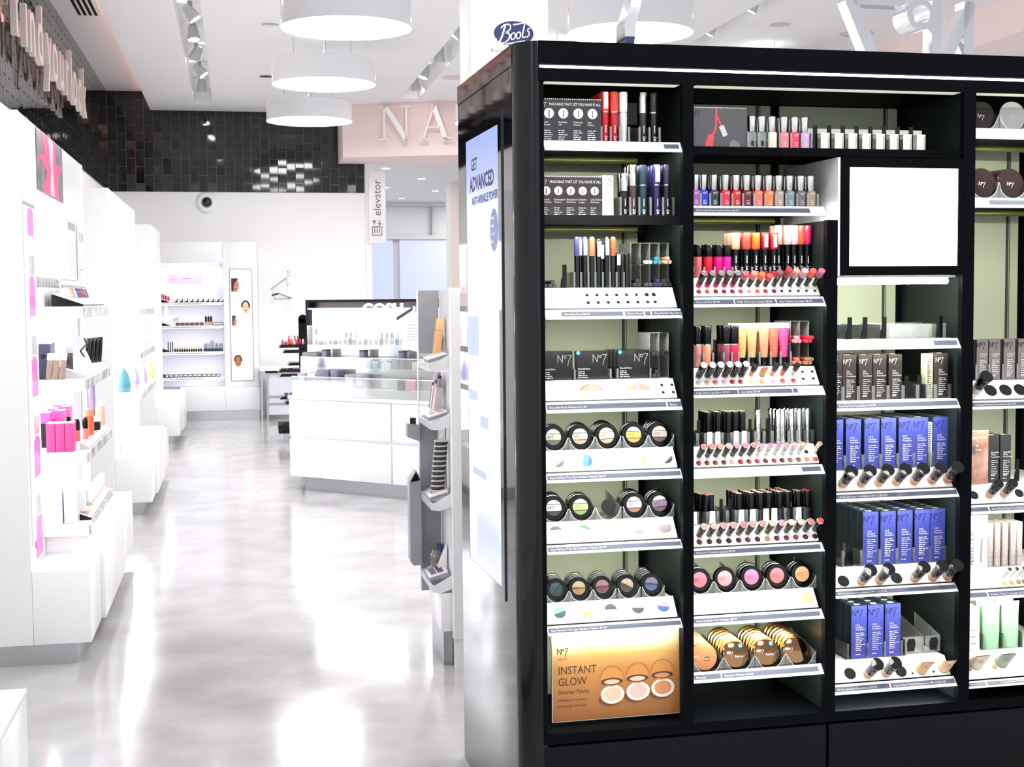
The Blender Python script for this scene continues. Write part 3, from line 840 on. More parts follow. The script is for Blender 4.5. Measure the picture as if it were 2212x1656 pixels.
# picture cards of the mascara range
def card(u0, u1, z0, z1, names, tint, label, xs):
    t = thing('shelf_card', label, 'sign', UM)
    p = MB().box(u0, u1, .043, .046, z0, z1).build('card', mat('card ' + label[:18], tint, 0.35), t)
    mb = MB()
    k = 0
    while u0 + .004 + k * .0058 < u1 - .002:
        mb.disc(.0017, T(u0 + .004 + k * .0058, .0428, z1 + .0005), 8)
        k += 1
    mb.build('perforated_edge', INKW, p)
    logo7(MB(), .009, T(u0 - .01, .0425, z1 - .0175), .1).build('emblem', INKW, p)
    MB().text('MASCARAS THAT LET YOU HAVE IT ALL', .0098, T(u0 + .0145, .0425, z1 - .0165) @ Matrix.Diagonal((.80, 1, 1, 1)), res=2).build('lettering', INKW, p)
    r = (xs[1] - xs[0]) * .345
    for i, x in enumerate(xs):
        q = MB().disc(r, T(x, .0424, z1 - .037), 24).build('white_disc', INKW, p)
        MB().ribbon([(x, z1 - .037 - r * .8), (x, z1 - .037 + r * .6)], .0022 if i else .003, T(0, .0421, 0)).build('brush_print', mat('brush print', (70, 60, 60), .5), q)
        for j, w in enumerate(names[i]):
            MB().text(w, .0064, T(x - r, .0425, z1 - .062 - j * .0068)).build('lettering', INKW, p)
        lines(MB(), 5, r * 1.9, .0056, T(x - r, .0425, z1 - .083), .35, i + 3).build('small_print', INKW, p)
card(.080, .2375, 1.907, 2.0165, (('Lash', 'Expert'), ('Dramatic', 'Lift'), ('Maximum', 'Volume'), ('Stay', 'Perfect')), (30, 26, 34), 'dark card of four mascara brushes on the top shelf', (.094, .133, .174, .213))
card(.080, .2375, 1.713, 1.8135, (('Natural', 'Definition'), ('Extravagant', 'Volume'), ('Exceptional', 'Definition'), ('Extreme', 'Length'), ('Lash & Brow', 'Perfector')), (44, 34, 38), 'dark card of five mascara brushes on the black-edged shelf', (.085, .118, .152, .185, .218))
t = thing('product_box', 'white upright box with a sideways emblem beside the five-brush card', 'box', UM)
MB().box(.2415, .2725, .05, .075, S12, 1.8185, bev=.0006).build('carton', WHITE, t)
MB().box(.2408, .2425, .0505, .0745, S12 + .002, 1.8165).build('black_side', BLKPL, t)
logo7(MB(), .013, T(.256, .0494, 1.815) @ RY(90), .1).build('emblem', INK, t)

# clear acrylic fins between the goods
def fins(label, us, v0, v1, z, h, tab=.0028, group='clear acrylic dividers'):
    t = thing('acrylic_divider_rack', label, 'divider', UM, group)
    MB().box(min(us) - .004, max(us) + .004, v0, v1, z, z + .0012).build('base_sheet', ACRYL, t)
    for u in us:
        MB().prism([(v0, z + .0012), (v0, z + h), (v1, z + h * 1.02), (v1, z + .0012)], 'x', u - .0008, u + .0008).build('fin', ACRYL, t)
        MB().box(u - tab, u + tab, v0 - .0014, v0 - .0004, z + .0014, z + h).build('front_tab', ACRYL, t)
fins('clear dividers between the red and silver mascaras', (.238, .2635, .289, .3145, .344, .372, .4005), .044, .2, S11, .042)
fins('clear dividers between the dark mascaras', (.291, .3175, .3435, .3755, .411, .440), .046, .2, S12, .05)

def pencil(body, cap, h=.138, r=.0062, label=False):
    def mk():
        b = MB().lathe([(r, 0), (r, h * .62)], 10).mesh('barrel', shade(body))
        c = MB().lathe([(r * 1.08, h * .62), (r * 1.08, h - .006), (r * .7, h)], 10).mesh('cap', shade(cap))
        ps = [('barrel', b), ('cap', c)]
        if label:
            ps.append(('paper_label', MB().box(-.0045, .0045, -r * 1.15 - .0004, -r * .9, h * .64, h * .95).mesh('paper_label', INKW)))
        return ps
    return proto(('pen', body, cap, h, label), mk)
S13 = 1.5205
K = (12, 12, 14)
GP = 'upright eye pencils'
for i, (u, cap, h, lab, v) in enumerate(((.181, (66, 64, 112), .137, False, .09), (.193, (70, 68, 116), .137, True, .10), (.203, (64, 66, 108), .137, True, .09), (.2235, (232, 112, 84), .137, False, .09), (.229, (240, 140, 110), .137, False, .112), (.2415, K, .131, True, .09), (.254, K, .122, True, .1), (.265, (40, 46, 52), .137, True, .09), (.2825, (150, 84, 48), .137, False, .09), (.29, (160, 96, 56), .137, False, .108),
                                         (.297, K, .094, True, .09), (.309, K, .094, False, .09), (.322, K, .094, False, .09))):
    cn = {(66, 64, 112): 'navy-capped', (70, 68, 116): 'slightly taller navy-capped', (64, 66, 108): 'labelled navy-capped', (232, 112, 84): 'front coral-capped', (240, 140, 110): 'rear coral-capped', K: 'black', (40, 46, 52): 'charcoal', (150, 84, 48): 'front bronze-capped', (160, 96, 56): 'rear bronze-capped'}[cap]
    place(pencil(K, cap, h, .0072, lab), 'eye_pencil', '%s eye pencil, %s from the left among the upright pencils' % (cn, ORD[i]), 'pencil', UP(u, v, S13), GP)
fins('tall clear dividers between the upright pencils', (.172, .191, .2115, .231, .252, .272, .291, .311), .084, .16, S13, .042)
def place_tag(u, v, z, h, label, w=.0125, group='blank black divider tags'):
    t = place(proto(('tag', h, w), lambda: [('tag', MB().prism([(-w / 2, 0), (w / 2, 0), (w / 2, h), (-w / 2 + .001, h)], 'y', 0, .002).prism([(-w * .9, 0), (-w / 2, 0), (-w / 2, h * .45), (-w * .72, h * .38)], 'y', .001, .002).mesh('divider_tag', BLKPL))]), 'divider_tag', label, 'divider tag', UP(u, v, z), group)
place_tag(.1455, .088, S13, .062, 'blank black tag standing before the first upright pencils')
def cubby(u0, u1, z0, z1, v, nx, label):
    t = thing('acrylic_cubby_rack', label, 'rack', UM)
    g = .0011
    zm = (z0 + z1) / 2
    for i in range(nx + 1):
        u = u0 + (u1 - u0) * i / nx
        MB().box(u - g / 2, u + g / 2, v, v + .11, z0, z1).build('upright_sheet', HAZY, t)
    for z in (z0, zm, z1):
        MB().box(u0, u1, v, v + .11, z - g / 2, z + g / 2).build('level_sheet', HAZY, t)
    MB().box(u0, u1, v + .109, v + .11, z0, z1).build('rear_sheet', HAZY, t)
cubby(.337, .4455, S13 + .001, 1.641, .1, 4, 'clear acrylic rack of eight cubbies holding eyeliners')
def lying(col, tip, L=.11, r=.0052):
    return proto(('lie', col, tip, L), lambda: [('barrel', MB().lathe([(r, 0), (r, L)], 10).mesh('barrel', shade(col))), ('end_cap', MB().lathe([(r * 1.03, -.003), (r * 1.05, .012)], 10).mesh('end_cap', shade(tip)))])
GC = 'eyeliners lying in the acrylic cubbies'
def heap(u, v, z, col, tip, n, what, group=GC):
    pos = [(0, 0), (.0112, 0), (.0056, .0097), (.0168, .0097)][:n]
    for i, (a, b) in enumerate(pos):
        place(lying(col, tip), 'eyeliner', '%s, %s of the heap' % (what, ['low one', 'other low one', 'upper one', 'outer upper one'][i]) if n > 1 else what, 'pencil', UP(u + a, v, z + b + .0058, RX(-90)), group)
zu = (S13 + 1.641) / 2 + .002
heap(.352, .085, zu, (26, 44, 34), (40, 60, 46), 1, 'dark green eyeliner lying alone in the upper cubby')
heap(.374, .08, zu, (40, 40, 40), (215, 215, 215), 2, 'white-ended black eyeliner in the second upper cubby')
heap(.40, .08, zu, (30, 96, 110), (64, 150, 165), 3, 'teal eyeliner in the third upper cubby')
heap(.4265, .07, zu, (214, 150, 112), (232, 190, 160), 3, 'coral eyeliner in the fourth upper cubby')
heap(.343, .08, S13 + .002, (26, 26, 28), (56, 54, 58), 3, 'charcoal eyeliner in the first lower cubby')
heap(.374, .08, S13 + .002, (44, 34, 32), (84, 74, 70), 2, 'brown eyeliner in the second lower cubby')
heap(.40, .08, S13 + .002, (34, 32, 66), (54, 52, 96), 3, 'navy eyeliner in the third lower cubby')
heap(.4265, .07, S13 + .002, (120, 120, 124), (60, 60, 64), 3, 'silver eyeliner in the fourth lower cubby')
heap(.105, .08, S13, (22, 22, 24), (70, 70, 72), 3, 'dark eyeliner lying beside the blank black tag', 'eyeliners lying at the left of the pencil shelf')
heap(.078, .08, S13, (20, 24, 34), (50, 60, 80), 3, 'blue-black eyeliner lying against the corner post', 'eyeliners lying at the left of the pencil shelf')
# holes punched into the tester risers, as dark plugs let into the slope
SL = math.degrees(math.atan2(.0413, .0535))
def on_riser(u, z, zt, zp, lift=.0):
    """a frame on a tester riser slope: local -y looks out of the slope"""
    f = (z - zt - .004) / (zp - zt - .004)
    v = .0265 + f * (zp - zt - .004) * .78
    return UP(u, v, z, RX(-38)) @ T(0, -lift, 0)
def hole(u, z, zt, zp, r, label, group):
    o = MB().disc(r, T(0, -.0006, 0), 18).build('tester_hole', mat('hole black', (6, 6, 7), 0.9))
    o.matrix_world = on_riser(u, z, zt, zp)
    tag(o, label, 'hole', group)
R13 = (1.462, 1.5195)
for i, (a, b) in enumerate(zip((.198, .226, .2535, .281, .309, .337, .366, .386), (.197, .225, .253, .281, .308, .336, .364, .385))):
    hole(a, 1.500, *R13, .0062 if i > 5 else .0047, '%s round hole of the upper row on the pencil shelf, from the left' % ORD[i], 'holes of the pencil shelf')
    hole(b, 1.480, *R13, .0047, '%s round hole of the lower row on the pencil shelf, from the left' % ORD[i], 'holes of the pencil shelf')

# ---- dark palette boxes
S14 = 1.272
def palette_box(w, h):
    def mk():
        PBX = mat('dark metallic carton', (44, 42, 42), 0.22, 0.6)
        b = MB().box(-w / 2, w / 2, 0, .02, 0, h, bev=.0005).mesh('carton', PBX)
        e = logo7(MB(), .021, T(w / 2 - .0415, -.0008, h - .031), .06)
        l = MB().text('Beautiful Eyes', .0062, T(-w / 2 + .005, -.0008, h * .35)).mesh('lettering', INKW)
        p = lines(MB(), 4, .03, .0052, T(-w / 2 + .005, -.0008, h * .26), .35).mesh('small_print', INKW)
        return [('carton', b), ('emblem', e.mesh('emblem', mat('silver print', (176, 174, 170), 0.4))), ('lettering', l), ('small_print', p)]
    return proto(('pal', w, h), mk)
for u, d, n in ((.1225, 'half hidden by the corner post', 2), (.221, 'in the middle, with a blue dot sticker', 1), (.3395, 'nearest the acrylic rack, with a blue dot sticker', 4)):
    for k in range(n):
        place(palette_box(.0885, .0775), 'palette_box', 'wide dark palette box ' + d if k == 0 else 'dark palette box %s behind the one %s' % (ORD[k - 1], d.split(',')[0]), 'box', UP(u - k * .004, .087 + k * .0215, S14), 'dark palette boxes')
for u in (.181, .2995):
    o = MB().disc(.0056, T(0, 0, 0), 20).build('sticker', BLUEDOT)
    o.matrix_world = UP(u + .001, .0857, 1.3445)
    tag(o, 'round blue sticker on the %s dark palette box' % ('middle' if u < .2 else 'last'), 'sticker')
fins('clear dividers between the dark palette boxes', (.1715, .273, .2925, .3865), .084, .2, S14, .028)
cubby(.390, .4445, S14 + .0005, 1.395, .1, 2, 'clear acrylic rack of four cubbies beside the palette boxes')
heap(.396, .085, (S14 + 1.395) / 2 + .001, (26, 28, 26), (44, 46, 44), 2, 'black pencil in the upper cubby by the palettes', 'pencils by the palette boxes')
heap(.422, .085, (S14 + 1.395) / 2 + .001, (20, 20, 20), (36, 36, 36), 2, 'black pencil in the last upper cubby by the palettes', 'pencils by the palette boxes')
heap(.398, .085, S14 + .002, (30, 26, 40), (52, 48, 66), 3, 'plum pencil in the lower cubby by the palettes', 'pencils by the palette boxes')
R14 = (1.2175, 1.271)
for i, (u, z) in enumerate(((.408, 1.254), (.437, 1.254), (.407, 1.235), (.436, 1.235))):
    hole(u, z, *R14, .0043, '%s hole of the four beside the half-moon testers' % ORD[i], 'holes of the palette shelf')
for u, c1, c2, d in ((.2075, (150, 116, 88), (162, 132, 102), 'brown'), (.340, (206, 172, 122), (176, 144, 108), 'cream')):
    t = thing('half_moon_tester', '%s half-moon eyebrow powder tester let into the white slope' % d, 'tester', on_riser(u, 1.2435, *R14))
    MB().disc(.0335, T(0, -.0005, 0), 20, 0, math.pi, rz=.0225).build('rim', mat('tester rim', (150, 140, 128), 0.5), t)
    MB().disc(.032, T(0, -.001, .0005), 14, math.pi / 2, math.pi, rz=.0208).build('powder', shade(c1, .7), t)
    MB().disc(.032, T(0, -.001, .0005), 14, 0, math.pi / 2, rz=.0208).build('powder', shade(c2, .7), t)
    MB().box(-.0006, .0006, -.0015, -.0008, 0, .021).build('seam', PLASTW, t)

# ---- round eyeshadow and blush compacts, standing in scooped acrylic trays
def compact(r, ri, cols, tilt=0.0, brand=True, thick=.013):
    """window compact facing the viewer: black ring, printed powder in bands seen through its lid"""
    cols = [deep(c, .76) for c in cols]
    def mk():
        b = MB().lathe([(r * .96, 0), (r, .0015), (r, thick - .002), (r * .97, thick), (ri * 1.02, thick), (ri, thick - .001)], 36, RX(90) @ T(0, 0, -thick), cap=False).lathe([(r * .96, 0), (.001, 0)], 36, RX(90) @ T(0, 0, -thick), cap=False).mesh('case', BLKPL)
        ps = [('case', b)]
        n = len(cols)
        if n == 1:
            ps.append(('powder', MB().disc(ri, T(0, .001, 0), 32).mesh('powder', shade(cols[0], .5))))
        else:
            cuts = [math.pi / 2, .45, -.42, -math.pi / 2] if n == 3 else [math.pi / 2, 0, -math.pi / 2]
            for k in range(n):
                a1, a0 = cuts[k], cuts[k + 1]
                pts = [(math.cos(a0 + (a1 - a0) * i / 10), math.sin(a0 + (a1 - a0) * i / 10)) for i in range(11)]
                poly = [(p[0] * ri, p[1] * ri) for p in pts] + [(-p[0] * ri, p[1] * ri) for p in pts[::-1]]
                ps.append(('powder_band', MB().add([(p[0], .001, p[1]) for p in poly], [tuple(range(len(poly)))], RY(tilt)).mesh('powder_band', shade(cols[k], .5))))
                if k:
                    y = math.sin(a1) * ri
                    x = math.cos(a1) * ri
                    ps.append(('gap', MB().box(-x, x, .0, .0008, y - .0005, y + .0005, RY(tilt)).mesh('gap', INK)))
        if brand:
            ps.append(('emblem', logo7(MB(), ri * .42, T(-ri * .72, .0003, -ri * .22), .09).mesh('emblem', INK)))
        return ps
    return proto(('cmp', r, ri, tuple(cols), tilt, brand), mk)
def plain_compact(r, col=None, thick=.013, key=''):
    return proto(('pcmp', r, key), lambda: [('case', MB().lathe([(r * .93, 0), (r, .0015), (r, thick - .0015), (r * .93, thick)], 36, RX(90) @ T(0, 0, -thick)).mesh('case', col or BLKPL)), ('rim', MB().lathe([(r * 1.008, thick * .3), (r * 1.008, thick * .7)], 36, RX(90) @ T(0, 0, -thick), cap=False).mesh('rim', SILVER))])
LEAN = RX(-8)
def tray(label, us, r, z, v, depth=.15, group='scooped clear trays'):
    """row of clear stands with a scooped front lip, one per compact"""
    t = thing('compact_tray', label, 'tray', UM, group)
    w = (us[1] - us[0]) / 2
    for u in us:
        fr = [(u - w + .001, z)] + [(u - w + .001, z + r * 1.1)] + [(u + p[0], z + p[1]) for p in arc(0, r * 1.05, r * .98, 198, 342, 14)] + [(u + w - .001, z + r * 1.1), (u + w - .001, z)]
        lp = MB().prism(fr, 'y', v - .004, v - .0025).build('front_lip', ACRYL, t)
        MB().ribbon([(p[0], p[1]) for p in fr[1:-1]], .0016, T(0, v - .0043, 0)).build('lip_glint', mat('painted lip glint', (206, 214, 210), 0.3), lp)  # pale stroke painted along the lip as its edge highlight
        MB().prism([(v - .0025, z), (v - .0025, z + r * 1.1), (v + depth, z + r * 1.9), (v + depth, z)], 'x', u + w - .0012, u + w + .0002).build('side_fin', ACRYL, t)
    MB().box(us[0] - w, us[-1] + w, v - .002, v + depth, z, z + .001).build('base_sheet', ACRYL, t)
def compact_row(shelfname, us, zc, ztop, cols, r, ri, stacks, what, tilts=None, cat='eyeshadow', v=.088):
    for i, u in enumerate(us):
        if cols[i] is None:
            continue
        for k in range(stacks[i]):
            M = UP(u, v + k * .0145, zc + k * .0018, LEAN)
            if k == 0:
                place(compact(r, ri, cols[i], (tilts or [0] * 9)[i]), 'compact', '%s compact, %s from the left on the %s' % (what[i], ORD[i], shelfname), cat, M, 'open-window compacts facing out')
            else:
                place(plain_compact(r), 'compact', 'black compact %s behind the %s one on the %s' % (ORD[k - 1], what[i].split(' ')[0], shelfname), cat, M, 'stacked compacts behind')
        if stacks[i] == 0:
            continue
US5 = (.112, .187, .262, .3395, .414)
compact_row('upper trio shelf', US5, 1.1175, 1.083, [[(236, 234, 228), (196, 190, 166), (98, 98, 102)], [(228, 208, 198), (236, 206, 172), (206, 166, 136)], [(226, 208, 192), (238, 216, 176), (202, 166, 142)], [(252, 242, 218), (252, 202, 92), (246, 168, 78)], [(216, 192, 172), (216, 196, 190), (108, 82, 90)]], .0335, .0215, (2, 3, 4, 2, 4),
            ['grey-toned', 'peach-toned', 'sand-toned', 'bright yellow and orange', 'mauve-toned'], (0, 0, -6, 0, 3))
compact_row('lower trio shelf', US5[:2] + (.2615, .3405, .414), .9245, .8895, [[(238, 238, 242), (222, 220, 230), (58, 62, 68)], [(226, 236, 222), (206, 226, 132), (132, 162, 98)], None, [(236, 240, 222), (244, 226, 212), (166, 116, 96)], [(238, 228, 226), (154, 130, 160), (122, 98, 112)]], .0335, .0215, (4, 3, 0, 4, 3),
            ['silvery', 'lime green', '', 'cream and brown', 'violet'], (0, 0, 0, 0, -3))
compact_row('duo shelf', (.117, .181, .248, .318, .3895), .701, .669, [[(62, 88, 94), (44, 64, 68)], [(198, 168, 124), (172, 138, 90)], [(152, 106, 116), (122, 68, 78)], [(190, 166, 150), (72, 66, 66)], [(142, 128, 152), (98, 108, 168)]], .0292, .0188, (4, 4, 4, 4, 5),
            ['teal', 'golden', 'rose-plum', 'beige and charcoal', 'lilac and blue'], (-52, 0, -6, 28, 6))
tray('clear tray under the upper row of three-colour eyeshadows', US5, .0335, 1.079, .077)
tray('clear tray under the lower row of three-colour eyeshadows', US5, .0335, .8855, .077)
tray('clear tray under the row of two-colour eyeshadows', (.1155, .183, .2505, .3205, .390), .0292, .665, .078)
o = MB().disc(.021, T(0, 0, 0), 32).build('tray_opening', mat('hole black'))
o.matrix_world = UP(.2615, .0721, .9255)
tag(o, 'round black opening of the empty middle place in the lower trio row', 'opening')
def flat_tester(u, z, zt, zp, r, cols, tilt, label, group):
    t = thing('powder_tester', label, 'tester', on_riser(u, z, zt, zp), group)
    MB().disc(r, T(0, -.0005, 0), 30).build('rim', mat('pale rim', (222, 222, 220), 0.5), t)
    n = len(cols)
    cuts = [math.pi / 2, .4, -.42, -math.pi / 2] if n == 3 else [math.pi / 2, 0, -math.pi / 2] if n == 2 else [math.pi / 2, -math.pi / 2]
    ri = r * .93
    for k in range(n):
        a1, a0 = cuts[k], cuts[k + 1]
        pts = [(math.cos(a0 + (a1 - a0) * i / 10), math.sin(a0 + (a1 - a0) * i / 10)) for i in range(11)]
        poly = [(p[0] * ri, p[1] * ri * .95) for p in pts] + [(-p[0] * ri, p[1] * ri * .95) for p in pts[::-1]]
        MB().add([(p[0], -.001, p[1]) for p in poly], [tuple(range(len(poly)))], RY(tilt)).build('powder', shade(deep(cols[k], .84) if cols[k] != PW else PW, .8), t)
PW = (240, 240, 240)
for zc, zt, zp, dat, nm in ((1.0555, 1.0275, 1.083, (([PW, (196, 192, 184), (128, 130, 146)], -35, 'grey and slate'), ([PW, (96, 190, 226), (86, 116, 200)], -75, 'sky blue'), ([(240, 232, 224), (250, 246, 240), (234, 200, 160)], 60, 'faint peach'), ([PW, PW, (244, 214, 120)], -70, 'washed-out yellow'), ([(214, 200, 190), PW, (96, 76, 80)], -40, 'taupe and brown')), 'upper'),
                            (.8645, .8345, .8895, (([(112, 110, 120), PW, PW], 0, 'charcoal-topped'), ([(96, 160, 96), PW, PW], 20, 'leaf green'), ([(240, 222, 160), PW, PW], 4, 'pale yellow'), ([PW, PW, (190, 160, 152)], 0, 'white and rose'), ([PW, (180, 166, 184), (176, 146, 146)], -8, 'mauve')), 'lower'),
                            (.6455, .616, .669, (([(160, 214, 200), (76, 110, 98)], -18, 'mint and green'), ([PW, (232, 186, 130)], -22, 'white and apricot'), ([(90, 88, 92), PW], 0, 'black-edged white'), ([(240, 228, 180), (96, 96, 98)], 4, 'cream and grey'), ([(206, 196, 220), (90, 124, 186)], 12, 'lilac and blue')), 'duo')):
    for i, (cols, tl, d) in enumerate(dat):
        us = {'upper': (.111, .190, .261, .343, .417), 'lower': (.107, .185, .261, .339, .414), 'duo': (.115, .190, .259, .336, .409)}[nm]
        flat_tester(us[i], zc, zt, zp, .0205 if nm != 'duo' else .0185, cols, tl, '%s powder tester, %s in the slope of the %s shelf' % (d, ORD[i], nm + (' trio' if nm != 'duo' else '')), 'flat powder testers')

# ---- nail polishes
def polish(col, clear=False, text=True):
    def mk():
        w = .0118
        if clear:
            b = MB().prism([(-w, 0), (w, 0), (w, .040), (w * .8, .044), (-w * .8, .044), (-w, .040)], 'y', -.009, .011)
            ps = [('bottle', b.mesh('bottle', ACRYL), [('dark_label', MB().box(-.004, .004, -.0094, -.0088, .006, .020).mesh('dark_label', INK))])]
        else:
            b = MB().prism([(-w + .001, 0), (w - .001, 0), (w, .002), (w, .040), (w * .8, .044), (-w * .8, .044), (-w, .040), (-w, .002)], 'y', -.010, .011)
            l = logo7(MB(), .0062, T(-.002, -.0104, .033), .1)
            lines(l, 3, .012, .0045, T(-.002, -.0104, .016), .3)
            ps = [('bottle', b.mesh('bottle', shade(col, .12)), [('lettering', l.mesh('lettering', INKW))])]
        c = MB().lathe([(.0088, .044), (.0095, .046), (.0118, .0855), (.0105, .087)], 20).mesh('cap', SILVER)
        return ps + [('cap', c)]
    return proto(('pol', col, clear), mk)
GN = 'nail polishes'
for i, (u, c, d) in enumerate(((.671, 0, 'clear'), (.700, 0, 'second clear'), (.730, (232, 220, 198), 'cream'), (.7655, (232, 128, 136), 'rose pink'), (.797, (240, 62, 96), 'hot pink'), (.827, (206, 160, 214), 'lilac'))):
    for k in range(3 if i < 6 else 1):
        d2 = d if k == 0 else '%s (%s)' % (d, 'x')
        place(polish(c or (0, 0, 0), c == 0), 'nail_polish', ('%s nail polish in front on the wide top shelf' % d) if k == 0 else '%s nail polish, %s behind the front one, wide top shelf' % (d, ORD[k - 1]), 'nail polish', UP(u, .062 + k * .026, 1.8985), GN)
for i, (u, c, d) in enumerate(zip((.507, .530, .560, .594, .625, .656, .689, .721, .751, .783, .816, .846), ((172, 92, 164), (24, 40, 196), (26, 44, 64), (212, 22, 66), (196, 16, 30), (96, 18, 34), (244, 108, 92), (238, 122, 66), (164, 148, 138), (116, 132, 142), (106, 96, 102), (152, 132, 112)),
                                  ('purple', 'cobalt blue', 'dark teal', 'raspberry red', 'scarlet', 'burgundy', 'coral', 'orange', 'taupe', 'grey-blue', 'plum grey', 'bronze'))):
    for k in range(2):
        place(polish(c), 'nail_polish', ('%s nail polish, %s in the front row of the bright polishes' % (d, ORD[i])) if k == 0 else 'second %s nail polish, standing behind the front %s one' % (d, d), 'nail polish', UP(u, .062 + k * .028, 1.7385), GN)
fins('clear dividers between the pale nail polishes', (.655, .6855, .715, .748, .7815, .812, .842), .046, .16, 1.8985, .042)
fins('clear dividers between the bright nail polishes', (.518, .545, .577, .6095, .6405, .6725, .705, .736, .767, .7995, .831, .861), .046, .16, 1.7385, .036)
t = thing('shelf_card', 'dark grey card of a dripping red polish brush', 'sign', UM)
p = MB().box(.500, .654, .05, .053, 1.899, 2.004).build('card', mat('smoky card', (74, 72, 76), 0.3), t)
mb = MB()
for k in range(26):
    mb.disc(.0017, T(.503 + k * .0058, .0497, 2.0045), 8)
mb.build('perforated_edge', INKW, p)
RD = mat('polish print', (214, 66, 76), 0.3)
MB().add([(.531, .0492, 1.9), (.554, .0492, 1.9), (.559, .0492, 1.929), (.548, .0492, 1.934), (.541, .0492, 1.931)], [(0, 1, 2, 3, 4)]).build('bottle_print', RD, p)
MB().ribbon([(.5645, 2.001), (.563, 1.95), (.556, 1.934), (.549, 1.93)], .0055, T(0, .0491, 0)).build('drip_print', RD, p)
MB().ribbon([(.566, 1.982), (.5785, 1.956)], .0045, T(0, .0490, 0)).build('brush_print', RD, p)
MB().ribbon([(.5785, 1.956), (.591, 1.929)], .0145, T(0, .0491, 0)).build('cap_print', mat('cap print', (196, 196, 198), 0.4), p)
logo7(MB(), .013, T(.496, .0493, 1.983), .1).build('emblem', INK, p)
MB().prism([(.604, 1.9), (.634, 1.9), (.630, 1.913), (.613, 1.919), (.604, 1.912)], 'y', .0492, .0497).build('glass_print', mat('glass print', (120, 120, 122), 0.4), p)
WS = mat('milky plastic tray', (236, 240, 224), 0.35)
for k, u in enumerate((.863, .905, .946, .988, .030 + 1, .072 + 1, .113 + 1, .155 + 1)):
    place_tag(u, .068, 1.8985, .067, 'blank black tag, %s from the left between the empty milky trays' % ORD[k], .0135)
    if k < 8:
        t = thing('empty_tray', 'empty milky tray, %s from the left on the wide top shelf' % ORD[k], 'tray', UP(u + .0215, .05, 1.8978), 'empty milky trays')
        MB().box(-.0125, .0135, 0, .002, 0, .045).build('front_panel', WS, t)
        MB().box(.0085, .0115, -.0012, 0, .001, .038).build('rib', ACRYL, t)
        MB().box(-.0125, .0135, .002, .15, .0, .0015).build('tray_floor', WS, t)
t = thing('tray_rail', 'long white rail running behind the blank tags on the wide top shelf', 'rail', UM)
MB().box(.845, 1.215, .115, .125, 1.9478, 1.962).build('rail', WS, t)
MB().box(.845, 1.205, .108, .114, 1.8978, 1.946).build('rear_sheet', ACRYL, t)

# ---- lip shelf: sheens, crayons, testers
def sheen(c):
    return proto(('sheen', c), lambda: [('tube', MB().lathe([(.0115, 0), (.0125, .002), (.0125, .058)], 14).mesh('tube', shade(c, .15))), ('cap', MB().lathe([(.0122, .058), (.0132, .06), (.0132, .09), (.012, .0915)], 14).mesh('cap', BLKPL))])
S23 = 1.545
for i, (u, c, d, lab) in enumerate(((.497, (196, 120, 116), 'dusty pink', 0), (.528, (188, 92, 92), 'brick rose', 1), (.559, (206, 22, 52), 'red', 1), (.589, (216, 14, 112), 'hot pink', 0), (.6145, (206, 24, 142), 'magenta', 0))):
    for k in range(3):
        place(sheen(c), 'lip_tint', '%s lip tint with black cap, %s' % (d, 'front row of the crayon shelf' if k == 0 else ORD[k] + ' row of the crayon shelf'), 'lip tint', UP(u, .098 + k * .028, S23), 'black-capped lip tints')
def crayon(c, h, lab):
    c = deep(c, .86)
    def mk():
        r = .0098
        ps = [('base_ring', MB().lathe([(r * .9, 0), (r, .001), (r, .018)], 12).mesh('base_ring', shade(c, .3))), ('barrel', MB().lathe([(r, .018), (r, h * .63)], 12).mesh('barrel', BLKPL), [('lettering', lines(logo7(MB(), .006, T(.002, -r - .0003, .022) @ RY(-90), .14), 1, .035, .003, T(0, -r - .0003, .04) @ RY(-90), .8).mesh('lettering', INKW))]),
              ('cap', MB().lathe([(r * 1.05, h * .63), (r * 1.3, h * .66), (r * 1.3, h - .002), (r * 1.2, h)], 12).mesh('cap', shade(c, .25)))]
        if lab:
            ps.append(('paper_label', MB().box(-.005, .005, -r * 1.36, -r, h * .68, h * .96).mesh('paper_label', INKW)))
        return ps
    return proto(('cray', c, h, lab), mk)
for i, (u, c, d, lab) in enumerate(((.638, (246, 196, 160), 'peach', 0), (.670, (216, 84, 74), 'brick red', 0), (.698, (244, 116, 40), 'orange', 0), (.725, (150, 18, 28), 'dark red', 1), (.752, (206, 26, 34), 'bright red', 1))):
    for k in range(3):
        place(crayon(c, .124, lab), 'lip_crayon', '%s lip crayon in the lower-capped set, %s row' % (d, ORD[k]), 'lip crayon', UP(u, .095 + k * .028, S23), 'lip crayons')
for i, (u, c, d, lab) in enumerate(((.783, (246, 170, 160), 'salmon', 0), (.811, (250, 206, 200), 'pale pink', 1), (.831, (240, 190, 196), 'shell pink', 1), (.852, (240, 84, 60), 'vermilion', 0), (.8715, (196, 30, 96), 'berry', 0))):
    for k in range(2):
        place(crayon(c, .146, lab), 'lip_crayon', '%s lip crayon in the taller set by the mirror, %s row' % (d, ORD[k]), 'lip crayon', UP(u - .009, .115 + k * .028, S23), 'lip crayons')
fins('clear dividers between the lip crayons', (.512, .5435, .574, .602, .6265, .655, .6845, .7115, .7385, .767, .797, .8205, .8415), .086, .18, S23, .03)
PANEL_DIR = -142   # rotation that points a tester out of the slope: up and towards the viewer
def tester_at(u, z, zt, zp):
    f = (z - zt - .004) / (zp - zt - .004)
    return UP(u, .0265 + f * (zp - zt - .004) * .78, z, RX(52)) @ T(0, 0, .0035)
